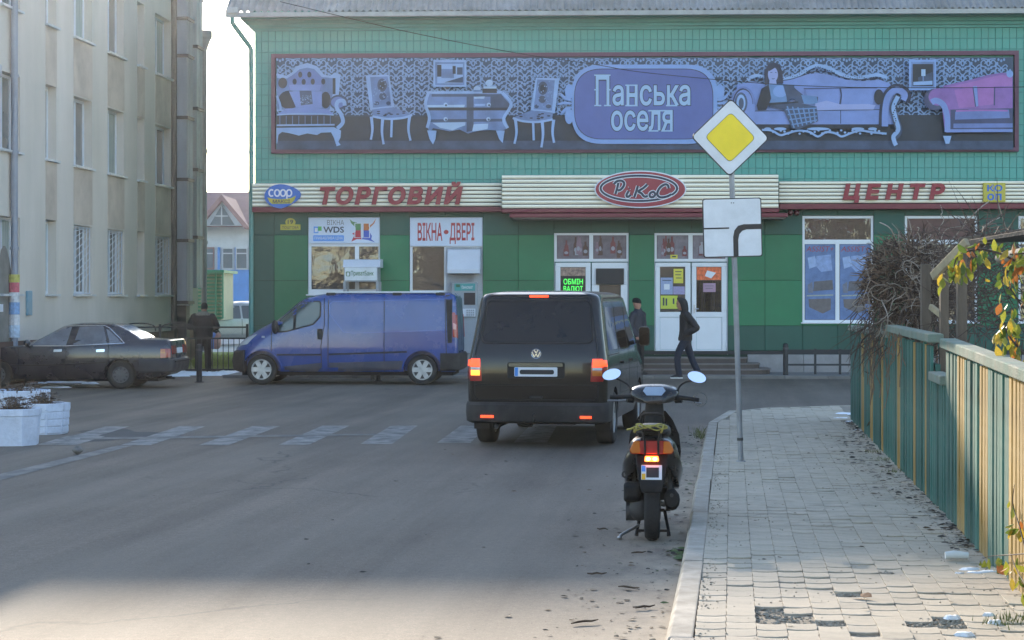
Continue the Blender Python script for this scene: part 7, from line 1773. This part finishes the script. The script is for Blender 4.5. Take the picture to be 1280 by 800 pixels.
# rear lamps
def rp(name, pts, x, m_, par=None, th=.02):
    b = q(); b.prism([(y, z) for y, z in pts], x - th, x, 'yz'); return b.build(name, m_, par or sc, bevel=.004, fix=True)
lampc = rp('rear_lamp', rpoly([(-.155, .675), (.155, .675), (.168, .7), (.13, .775), (-.13, .775), (-.168, .7)], .02), -.185, M_LRED, th=.03)
for sg in (1, -1):
    b = q(); b.loft([[(x, sg * y, z) for y, z in ((.085, .678), (.15, .68), (.168, .705), (.135, .772), (.09, .772))] for x in (-.222, -.16)]); b.build('indicator_lens', M_LAMB, lampc, bevel=.006, fix=True)
    rp('lamp_rib', [(sg * .05 - .008, .668), (sg * .05 + .008, .668), (sg * .05 + .008, .78), (sg * .05 - .008, .78)], -.218, M_SPL, lampc, .012)
rp('brake_lamp', rpoly([(-.055, .62), (.055, .62), (.05, .66), (-.05, .66)], .012), -.2, mat('lit_scooter', (.7, .12, .03), .3, emit=(1, .12, .02), estr=3.0), th=.035)
for y in (-.025, .025): b = q(); b.ball((-.236, y, .64), (.006, .02, .014), 10, 6); b.build('lamp_glow', mat('lit_bulb', (1, .5, .2), .3, emit=(1, .5, .12), estr=3.5), lampc)
# mudguard with plate
m = q(); m.loft([[(x, -w, z), (x, w, z), (x + .02, w, z + .004), (x + .02, -w, z + .004)] for x, w, z in ((-.15, .125, .665), (-.2, .118, .6), (-.25, .1, .5), (-.275, .082, .41), (-.27, .074, .385))]); m.build('rear_mudguard', M_SPL, sc, smooth=40, fix=True, bevel=.006)
sl = (.6 - .41) / (.075)
def onf(z): return -.2 - (.6 - z) * .42 - .006
m = q(); m.loft([[(onf(z), -.078, z), (onf(z), .078, z), (onf(z) - .005, .078, z), (onf(z) - .005, -.078, z)] for z in (.485, .592)]); pl = m.build('number_plate', M_PLATE, sc, bevel=.002, fix=True)
m = q(); m.loft([[(onf(z) - .006, -.055, z), (onf(z) - .006, .04, z), (onf(z) - .008, .04, z), (onf(z) - .008, -.055, z)] for z in (.502, .575)]); m.build('plate_field', M_PBLK, pl, bevel=.004, fix=True)
m = q(); m.loft([[(onf(z) - .006, .046, z), (onf(z) - .006, .074, z), (onf(z) - .0075, .074, z), (onf(z) - .0075, .046, z)] for z in (.488, .53)]); m.build('plate_band', mat('plate_yellow', (.7, .42, .02), .5), pl, fix=True)
m = q(); m.loft([[(onf(z) - .006, .046, z), (onf(z) - .006, .074, z), (onf(z) - .0075, .074, z), (onf(z) - .0075, .046, z)] for z in (.545, .588)]); m.build('plate_band', M_PBLU, pl, fix=True)
# engine, air box, silencer, stand
m = q(); m.loft([[(x, y0 + (y1 - y0) * (0 if k in (0, 3) else 1), z0 + (z1 - z0) * (0 if k < 2 else 1)) for k in range(4)] for x, y0, y1, z0, z1 in ((-.13, .1, .2, .33, .42), (-.1, .085, .215, .3, .45), (.2, .085, .215, .29, .44), (.3, .09, .2, .3, .4))]); m.build('air_box', M_SPL, sc, bevel=.025, seg=3, fix=True)
m = q(); m.loft([[(x + .0, .1 + .075 * math.cos(a * .5236) * k, .245 + .095 * math.sin(a * .5236) * k) for a in range(12)] for x, k in ((-.1, .6), (-.07, 1), (.15, 1.05), (.4, .9), (.45, .5))]); m.build('engine_case', M_MET, sc, smooth=50, fix=True)
m = q(); m.cyl((-.0, .13, .222), (-.0, .2, .222), .075, n=20); m.build('drive_cover', M_MET, sc, smooth=40)
m = q(); m.loft([[(x, -.15 + .06 * k * math.cos(a * .5236), zc + .08 * k * math.sin(a * .5236)) for a in range(12)] for x, k, zc in ((-.16, .75, .33), (-.14, 1, .33), (.1, 1.05, .3), (.35, .8, .27), (.4, .4, .26))]); sl_ = m.build('silencer', M_SPL, sc, smooth=40, fix=True)
m = q(); m.cyl((-.162, -.15, .36), (-.18, -.15, .36), .014, n=10); m.build('exhaust_tip', M_MET, sl_)
m = q(); m.tube([(.4, -.15, .26), (.5, -.08, .22), (.6, .0, .25)], .02, 8); m.tube([(.02, -.12, .222), (.1, -.14, .5), (.12, -.14, .6)], .02, 8); m.tube([(.02, .14, .25), (.1, .14, .5), (.12, .14, .6)], .016, 8); m.build('suspension', M_MET, sc, smooth=50)
st = q()
for sg in (1, -1): st.tube([(.28, sg * .09, .2), (.2, sg * .12, .06), (.18, sg * .125, .012)], [.014, .013, .016], 8)
st.tube([(.28, -.09, .2), (.28, .09, .2)], .013, 8); st.tube([(.19, -.12, .05), (.19, .12, .05)], .01, 8); st.build('centre_stand', M_SPL, sc, smooth=50)
st = q(); st.tube(catmull([Vector((.2, .11, .09)), Vector((.1, .16, .07)), Vector((.04, .235, .035)), Vector((.02, .245, .015))], 4), .012, 8); st.ball((.02, .25, .014), (.03, .022, .014), 10, 6); st.build('side_stand', mat('bare_steel', (.3, .3, .3), .4, metal=.7), sc, smooth=50)
# floor, leg shield, steering, front
m = q(); m.loft([sect(.55, .3, .15, .05, 4), sect(.62, .29, .17, .045, 4), sect(.9, .29, .17, .045, 4), sect(1.0, .34, .16, .05, 4)]); m.build('foot_board', M_SPL, sc, smooth=50, fix=True)
m = q(); rows = []
for z, w, xc in ((.3, .17, .98), (.45, .2, .985), (.6, .215, .985), (.74, .2, .96), (.86, .15, .92), (.94, .09, .89)):
    rows.append([(xc + .06 * math.cos(y / w * 1.4), y, z) for y in [-w + 2 * w * i / 10 for i in range(11)]] + [(xc + .085 + .07 * math.cos(y / w * 1.3), y, z) for y in [w - 2 * w * i / 10 for i in range(11)]])
m.loft(rows); m.build('leg_shield', M_SBK, sc, smooth=60, fix=True)
m = q(); m.tube([(.9, 0, .8), (.9, 0, 1.02)], [.085, .07], 14); m.build('steering_column', M_SPL, sc, smooth=50)
m = q(); m.loft([sect(x, zc, w, h, 2.6) for x, zc, w, h in ((.785, 1.03, .1, .028), (.85, 1.06, .185, .065), (.92, 1.08, .2, .075), (1.02, 1.06, .16, .07), (1.1, 1.03, .09, .04))]); hc = m.build('handlebar_cover', M_SBK, sc, smooth=60, fix=True)
m = q(); m.loft([[(x, -w * k, z), (x, w * k, z), (x + .004, w * k, z + .004), (x + .004, -w * k, z + .004)] for x, z, w, k in ((.788, 1.068, .06, 1), (.82, 1.102, .09, 1), (.846, 1.13, .07, 1))]); m.build('dash_panel', mat('dash_glass', (.3, .36, .45), .12, coat=.6), hc, fix=True)
for sg in (1, -1):
    m = q(); dz = -.0 if sg > 0 else -.02
    m.tube([(.87, sg * .17, 1.055), (.84, sg * .36, 1.05 + dz)], .018, 10); gp = m.build('handlebar_grip', M_SPL, sc, smooth=50)
    m = q(); m.tube([(.89, sg * .17, 1.03), (.875, sg * .22, 1.035)], .03, 10); m.build('switch_block', M_SPL, gp, smooth=50)
    m = q(); m.tube(catmull([Vector((.9, sg * .2, 1.04)), Vector((.93, sg * .26, 1.02)), Vector((.92, sg * .38, 1.02 + dz))], 4), .007, 6); m.build('brake_lever', mat('lever_metal', (.35, .35, .36), .35, metal=.8), gp, smooth=50)
    top = Vector((.93, sg * .345, 1.232 - (.02 if sg < 0 else 0)))
    m = q(); m.tube(catmull([Vector((.9, sg * .185, 1.07)), Vector((.92, sg * .2, 1.13)), Vector((.935, sg * .25, 1.17)), top + Vector((.01, -sg * .02, -.03))], 4), .0075, 8); st_ = m.build('mirror_stem', M_SPL, sc, smooth=50)
    m = q(); oc = []
    outl = [(.075 * math.cos(a * .2618) * (1.05 if math.cos(a * .2618) * 1 > 0 else 1) + .0, .046 * math.sin(a * .2618)) for a in range(24)]
    def mp(p, k, dx): y, z = p; zz = z + (-.18 * y if sg > 0 else .18 * y) * (1) ; return (top.x + dx + zz * k * .2, top.y + y * k, top.z + zz * k)
    m.loft([[mp(p, .9, .045) for p in outl], [mp(p, 1.06, .03) for p in outl], [mp(p, 1.06, .0) for p in outl], [mp(p, .98, -.004) for p in outl]]); mr = m.build('mirror', M_SPL, sc, smooth=50, fix=True)
    m = q(); m.add([(mp(p, .97, -.0055)) for p in outl], [tuple(range(24))]); 
    mg = m.build('mirror_glass', mat('mirror_glass', (.5, .49, .57), .03, metal=1., var=.02), mr)
m = q(); m.lathe([(.05, 0), (.058, .0), (.058, .004), (.05, .004)], (.845, -.37, 1.035), axis='x', n=20, close=True); m.build('hand_guard', mat('clear_plastic', (.1, .11, .115), .2, coat=.3), sc)
m = q(); m.loft([[(1.2 + r_ * math.cos(a), w * s_, .215 + r_ * math.sin(a)) for (w, s_, r_) in ((.06, -1, .2), (.06, -1, .235), (.03, -1, .25), (.03, 1, .25), (.06, 1, .235), (.06, 1, .2))] for a in [R(d) for d in range(20, 171, 15)]]); m.build('front_mudguard', M_SBK, sc, smooth=60, fix=True)
m = q(); m.tube([(1.02, 0, .8), (1.12, 0, .5)], .03, 10)
for sg in (1, -1): m.tube([(1.1, sg * .055, .55), (1.2, sg * .065, .215)], .018, 8)
m.build('fork', M_MET, sc, smooth=50)
m = q(); m.ball((1.1, 0, 1.06), (.03, .09, .05), 12, 8); m.build('headlamp', M_LCLR, sc, smooth=60)
m = q(); m.lathe([(.016, -.004), (.03, -.004), (.03, .004), (.016, .004)], (.02, .205, .5), axis='x', n=18, close=True); m.build('lug_ring', M_MET, sc, smooth=50)
# ================================================================ PEOPLE
def fuse(mb, name, m, parent, voxel=.012, smooth_it=4, wrinkle=0., wsize=.12):
    """one continuous surface out of overlapping limbs"""
    me = mb.mesh(name, m, inv=wmat(parent).inverted(), fix=True); ob = bpy.data.objects.new('tmp', me); COL.objects.link(ob)
    r = ob.modifiers.new('r', 'REMESH'); r.mode = 'VOXEL'; r.voxel_size = voxel; r.use_smooth_shade = True
    s_ = ob.modifiers.new('s', 'SMOOTH'); s_.iterations = smooth_it; s_.factor = .5
    if wrinkle:
        tx = bpy.data.textures.new('folds', 'CLOUDS'); tx.noise_scale = wsize; d = ob.modifiers.new('d', 'DISPLACE'); d.texture = tx; d.strength = wrinkle; d.mid_level = .5
    res = eval_mesh(ob); drop(ob)
    res.materials.clear(); res.materials.append(m); res.polygons.foreach_set('use_smooth', [True] * len(res.polygons)); res.name = name
    return link_mesh(name, res, parent)
def limb(mb, pts, rs, n=14): mb.tube(catmull([Vector(p) for p in pts], 5), [rs[0]] if False else _interp(rs, (len(pts) - 1) * 5 + 1), n); mb.ball(pts[-1], rs[-1], 12, 8); mb.ball(pts[0], rs[0], 12, 8)
def _interp(rs, n):
    out = []
    for i in range(n):
        t = i / (n - 1) * (len(rs) - 1); k = min(int(t), len(rs) - 2); out.append(rs[k] + (rs[k + 1] - rs[k]) * (t - k))
    return out
def oval(c, a, b, ang=0., n=22): return [(c[0] + a * math.cos(6.28318 * i / n) * math.cos(ang), c[1] + b * math.sin(6.28318 * i / n), c[2] + a * math.cos(6.28318 * i / n) * math.sin(ang)) for i in range(n)]
def head(mb, c, yaw, pitch):
    M0 = mb.M; mb.M = M0 @ Matrix.Translation(c) @ Matrix.Rotation(yaw, 4, 'Z') @ Matrix.Rotation(pitch, 4, 'Y')
    mb.loft([oval((x, 0, z), a, b) for z, x, a, b in ((-.125, .045, .03, .03), (-.105, .035, .058, .05), (-.06, .02, .082, .064), (.0, .005, .095, .073), (.05, .0, .098, .077), (.09, -.008, .085, .068), (.115, -.01, .05, .04), (.122, -.01, .01, .01))])
    mb.loft([oval((.095 + dx, 0, z), a, b, n=8) for z, dx, a, b in ((-.035, .004, .018, .018), (-.02, .01, .018, .014), (.02, -.004, .01, .008))])       # nose
    for sg in (1, -1): mb.loft([oval((-.005, sg * .078, z), .018, .012, n=8) for z in (-.03, -.01, .02)])
    mb.M = M0
    return M0 @ Matrix.Translation(c) @ Matrix.Rotation(yaw, 4, 'Z') @ Matrix.Rotation(pitch, 4, 'Y')
def hand(mb, w, d, side):                             # wrist point, pointing direction: palm, four fingers, thumb
    w = Vector(w); d = Vector(d).normalized(); s_ = d.cross(Vector((0, 0, 1))); s_ = s_.normalized() if s_.length > .1 else Vector((1, 0, 0)); u = s_.cross(d)
    mb.tube([w, w + d * .05, w + d * .095], [.028, .038, .034], 10)
    for i in range(4):
        b = w + d * .09 + s_ * (.011 * (i * 2 - 3)); L = (.07, .078, .074, .058)[i]; mb.tube([b, b + d * L * .55 - u * .012, b + d * L * .85 - u * .035], [.0095, .009, .0075], 8)
    b = w + d * .03 + s_ * .03 * side; mb.tube([b, b + (d * .6 + s_ * .6 * side).normalized() * .035, b + (d + s_ * .3 * side).normalized() * .065], [.012, .011, .009], 8)
M_SKIN = mat('skin', (.4, .2, .14), .55, var=.08, vscale=20); M_DARK = mat('black_jacket', (.013, .013, .016), .7, var=.25, vscale=6, bump=.5, bscale=18); M_NVJ = mat('navy_jacket', (.014, .018, .032), .6, var=.25, vscale=6, bump=.5, bscale=18)
M_JEAN = mat('blue_jeans', (.011, .018, .036), .85, var=.3, vscale=8, bump=.4, bscale=30); M_BTR = mat('black_trousers', (.012, .012, .014), .85, var=.25, vscale=6, bump=.4, bscale=20); M_SHOE = mat('dark_shoe', (.015, .015, .017), .6); M_SOLE = mat('white_sole', (.6, .6, .6), .6); M_HAIR = mat('dark_hair', (.012, .01, .009), .6, bump=.6, bscale=60)
def face(t, HM):
    for nm, L, m in (('eye', [(.088, .032, .02, .009), (.088, -.032, .02, .009)], M_HAIR), ('brow', [(.09, .033, .04, .016), (.09, -.033, .04, .016)], M_HAIR), ('mouth', [(.082, 0, -.066, .02)], mat('lips', (.3, .1, .08), .5))):
        for x, y, z, r in L:
            b = MB(HM); b.ball((x, y, z), (.009, r, .0055), 8, 6); b.build(nm, m, t, smooth=60)
def shoe(t, ankle, toe, sole=None):
    a, b = Vector(ankle), Vector(toe); d = (b - a); d.z = 0; L = d.length; d.normalize(); s_ = Vector((-d.y, d.x, 0)); M = wmat(t); zf = min(a.z - .085, b.z)
    def sec(u, w, h, z0): p = a + d * u; p.z = z0; return [tuple(p + s_ * (w * math.cos(6.283 * i / 12)) + Vector((0, 0, h * .5 + h * .5 * math.sin(6.283 * i / 12)))) for i in range(12)]
    rise = (b.z - (a.z - .085)); m = MB(M); q_ = [(-.075, .03, .07), (-.05, .042, .1), (.0, .045, .11), (.08, .046, .085), (.15, .045, .06), (.19, .03, .04)]
    m.loft([sec(u, w, h, a.z - .085 + rise * max(u, 0) / .19) for u, w, h in q_]); sh_ = m.build('shoe', M_SHOE, t, smooth=60, fix=True)
    m = MB(M); m.loft([[tuple(a + d * u + s_ * w * k + Vector((0, 0, -.09 + rise * max(u, 0) / .19 + dz - 0))) for k, dz in ((-1, 0), (1, 0), (1, .025), (-1, .025))] for u, w in ((-.08, .03), (-.05, .044), (.08, .049), (.15, .047), (.195, .03))]); m.build('sole', sole or M_SHOE, sh_, bevel=.004, fix=True)

# --- walker in a hood, both hands in the pockets, stepping to the left
g = G(852, 472.8, .06)
t = thing('person', 'person in black hooded jacket, blue jeans and white soled shoes walking past the right entrance', 'person', Vector((g.x + .1, g.y, .06)), R(183)); M = wmat(t)
hipL, hipR = (.0, .09, .9), (.0, -.09, .9); knL, anL, toL = (.2, .1, .52), (.17, .1, .09), (.38, .11, .005); knR, anR, toR = (-.13, -.1, .47), (-.3, -.1, .12), (-.12, -.1, .02)
b = MB(M); HM = head(b, Vector((.115, 0, 1.66)), R(8), R(16))
limb(b, [(.0, 0, 1.4), (.03, 0, 1.5), (.08, 0, 1.58)], [.08, .058, .055])
b.loft([oval((x, 0, z), a, w) for x, z, a, w in ((0, .88, .1, .15), (0, 1.0, .1, .15), (.0, 1.2, .11, .16), (.0, 1.36, .11, .18), (.01, 1.45, .07, .12))])
for sg, (h_, k_, a_) in ((1, (hipL, knL, anL)), (-1, (hipR, knR, anR))):
    limb(b, [h_, k_, a_], [.085, .06, .042]); limb(b, [(0, sg * .19, 1.4), (-.19, sg * .26, 1.16), (-.02, sg * .19, 1.0)], [.055, .045, .032]); hand(b, (-.02, sg * .19, 1.0), (.6, -sg * .25, -.5), -sg)
    limb(b, [a_, tuple(Vector(a_) + Vector((.09, 0, -.055)))], [.04, .03])
fuse(b, 'body', M_SKIN, t, .011, 3); face(t, HM)
b = MB(M); b.loft([oval((x, 0, z), a, w) for x, z, a, w in ((.02, .84, .15, .2), (.02, .9, .155, .205), (.0, 1.05, .145, .2), (.0, 1.25, .145, .21), (.0, 1.38, .135, .215), (.02, 1.47, .1, .15), (.05, 1.52, .075, .09))])
for sg in (1, -1): limb(b, [(0, sg * .195, 1.41), (-.17, sg * .275, 1.18), (-.19, sg * .275, 1.13), (-.06, sg * .235, 1.04), (.05, sg * .17, .97)], [.085, .075, .075, .07, .062])
fuse(b, 'jacket', M_DARK, t, .013, 3, .02, .1)
b = MB(M @ Matrix.Translation((.1, 0, 1.66)) @ Matrix.Rotation(R(8), 4, 'Z') @ Matrix.Rotation(R(16), 4, 'Y'))       # hood: open shell round the face
rows = []
for z, xb_, w in ((-.2, -.1, .1), (-.14, -.12, .12), (-.06, -.135, .125), (.02, -.14, .125), (.09, -.12, .11), (.14, -.06, .08), (.165, .02, .03)):
    fx_ = .075 if z < .05 else (.1 if z < .12 else .075)
    rows.append([((xb_ + fx_) / 2 + (fx_ - xb_) / 2 * math.cos(R(d)) * (1 if abs(d) > 40 else 1), w * math.sin(R(d)), z) for d in range(38, 323, 15)] + [((xb_ + fx_) / 2 + ((fx_ - xb_) / 2 - .018) * math.cos(R(d)), (w - .018) * math.sin(R(d)), z) for d in range(323 - 5, 33, -15)])
b.loft(rows); b.build('hood', M_DARK, t, smooth=60, fix=True)
b = MB(M)
b.loft([oval((0, 0, z), a, w) for z, a, w in ((.8, .11, .16), (.9, .125, .175), (1.0, .12, .17))])
for h_, k_, a_ in ((hipL, knL, anL), (hipR, knR, anR)): limb(b, [h_, k_, tuple(Vector(a_) + Vector((0, 0, -.02)))], [.105, .078, .068])
fuse(b, 'jeans', M_JEAN, t, .013, 3, .014, .07)
shoe(t, anL, toL, M_SOLE); shoe(t, anR, toR, M_SOLE)
b = MB(M); b.box(.135, .15, -.004, .004, .92, 1.42); b.build('zip', MATS['bollard_band'], t)

# --- person in a knitted cap half hidden by the minibus mirror
p0 = AT(797.5, 373, 46.0)
t = thing('person', 'person in black knitted cap and navy jacket standing by the green wall behind the minibus', 'person', Vector((p0.x, 46.0, .06)), R(-35)); M = wmat(t)
b = MB(M); HM = head(b, Vector((-.0, -.06, 1.655)), R(12), R(6)); limb(b, [(0, 0, 1.4), (-.01, -.02, 1.5), (-.01, -.04, 1.58)], [.08, .06, .055])
b.loft([oval((0, 0, z), a, w) for z, a, w in ((.88, .1, .15), (1.2, .11, .16), (1.38, .11, .18), (1.45, .07, .12))])
for sg in (1, -1):
    limb(b, [(0, sg * .09, .9), (.02, sg * .1, .5), (0, sg * .11, .09)], [.085, .06, .042]); limb(b, [(0, sg * .2, 1.4), (-.03, sg * .27, 1.14), (.1, sg * .24, .92)], [.055, .045, .032]); hand(b, (.1, sg * .24, .92), (.4, 0, -.8), -sg); limb(b, [(0, sg * .11, .09), (.1, sg * .11, .03)], [.04, .03])
fuse(b, 'body', M_SKIN, t, .011, 3); face(t, HM)
b = MB(M); b.loft([oval((0, 0, z), a, w) for z, a, w in ((.82, .16, .22), (1.0, .155, .215), (1.25, .155, .225), (1.38, .145, .225), (1.47, .11, .16), (1.54, .085, .1), (1.57, .08, .09))])
for sg in (1, -1): limb(b, [(0, sg * .2, 1.41), (-.03, sg * .285, 1.14), (.1, sg * .25, .93)], [.09, .08, .065])
fuse(b, 'jacket', M_NVJ, t, .013, 3, .025, .12)
b = MB(HM); b.loft([oval((x, 0, z), a, w) for z, x, a, w in ((.03, .0, .108, .088), (.06, -.004, .11, .09), (.1, -.01, .1, .082), (.135, -.015, .07, .056), (.15, -.015, .02, .02))]); b.build('knitted_cap', mat('black_wool', (.012, .011, .012), .95, bump=.7, bscale=120), t, smooth=60, fix=True)
b = MB(M); b.loft([oval((0, 0, z), a, w) for z, a, w in ((.78, .11, .16), (.9, .125, .175))])
for sg in (1, -1): limb(b, [(0, sg * .09, .9), (.02, sg * .1, .5), (0, sg * .11, .08)], [.105, .08, .07])
fuse(b, 'trousers', M_BTR, t, .013, 3, .014, .07)
for sg in (1, -1): shoe(t, (0, sg * .11, .09), (.2, sg * .12, .005))

# --- person seen from the back at the railing
g = G(254, 464.5, 0)
t = thing('person', 'person seen from behind in black jacket with pale furry collar, standing at the iron railing', 'person', Vector((g.x, g.y, 0)), R(92)); M = wmat(t)
b = MB(M); HM = head(b, Vector((.07, -.02, 1.615)), R(0), R(22)); limb(b, [(.0, 0, 1.38), (.02, 0, 1.47), (.05, 0, 1.55)], [.08, .06, .055])
b.loft([oval((0, 0, z), a, w) for z, a, w in ((.86, .1, .15), (1.2, .11, .17), (1.36, .11, .19), (1.43, .07, .12))])
for sg in (1, -1):
    limb(b, [(0, sg * .09, .88), (.02, sg * .11, .48), (0, sg * .13, .09)], [.088, .062, .042]); limb(b, [(0, sg * .21, 1.38), (.0, sg * .31, 1.15), (.22, sg * .1, 1.16)], [.055, .045, .032]); hand(b, (.22, sg * .1, 1.16), (.8, -sg * .4, .2), sg); limb(b, [(0, sg * .13, .09), (.1, sg * .14, .03)], [.04, .03])
fuse(b, 'body', M_SKIN, t, .011, 3); face(t, HM)
b = MB(M); b.loft([oval((0, 0, z), a, w) for z, a, w in ((.84, .165, .235), (.92, .17, .24), (1.1, .16, .245), (1.28, .155, .265), (1.4, .13, .25), (1.46, .1, .16), (1.5, .085, .1))])
for sg in (1, -1): limb(b, [(0, sg * .22, 1.38), (.0, sg * .33, 1.17), (.02, sg * .325, 1.13), (.2, sg * .13, 1.15)], [.1, .085, .085, .065])
fuse(b, 'jacket', M_DARK, t, .013, 3, .025, .12)
b = MB(M); b.loft([oval((-.03, 0, z), a, w) for z, a, w in ((1.42, .13, .2), (1.46, .125, .19), (1.5, .1, .13), (1.52, .09, .11))]); fuse(b, 'collar', mat('pale_fur', (.26, .23, .19), .95, var=.3, vscale=30, bump=.8, bscale=60), t, .012, 2, .02, .03)
b = MB(HM); b.loft([oval((x, 0, z), a, w) for z, x, a, w in ((-.06, -.045, .055, .068), (-.02, -.035, .072, .08), (.03, -.02, .09, .084), (.08, -.014, .09, .078), (.118, -.012, .06, .05), (.13, -.012, .015, .015))]); b.build('hair', M_HAIR, t, smooth=60, fix=True)
b = MB(M); b.loft([oval((0, 0, z), a, w) for z, a, w in ((.76, .115, .17), (.88, .13, .185))])
for sg in (1, -1): limb(b, [(0, sg * .095, .88), (.02, sg * .115, .48), (0, sg * .13, .07)], [.115, .092, .085])
fuse(b, 'trousers', M_BTR, t, .013, 3, .016, .07)
for sg in (1, -1): shoe(t, (0, sg * .13, .09), (.2, sg * .15, .005))
# ================================================================ WINTER HAZE
hz = MB().box(-270, 270, -130, 430, -1.03, 31.5)
ho = hz.build('haze', bpy.data.materials.new('haze_air'), origin=Vector((0, 0, 0)))
hm = ho.data.materials[0]; hm.use_nodes = True; hn = hm.node_tree.nodes; hn.remove(hn['Principled BSDF'])
pvn = hn.new('ShaderNodeVolumePrincipled'); pvn.inputs['Density'].default_value = .00036; pvn.inputs['Color'].default_value = (.93, .95, 1, 1); pvn.inputs['Anisotropy'].default_value = .85
hm.node_tree.links.new(pvn.outputs[0], hn['Material Output'].inputs['Volume'])
tag(ho, kind='stuff')
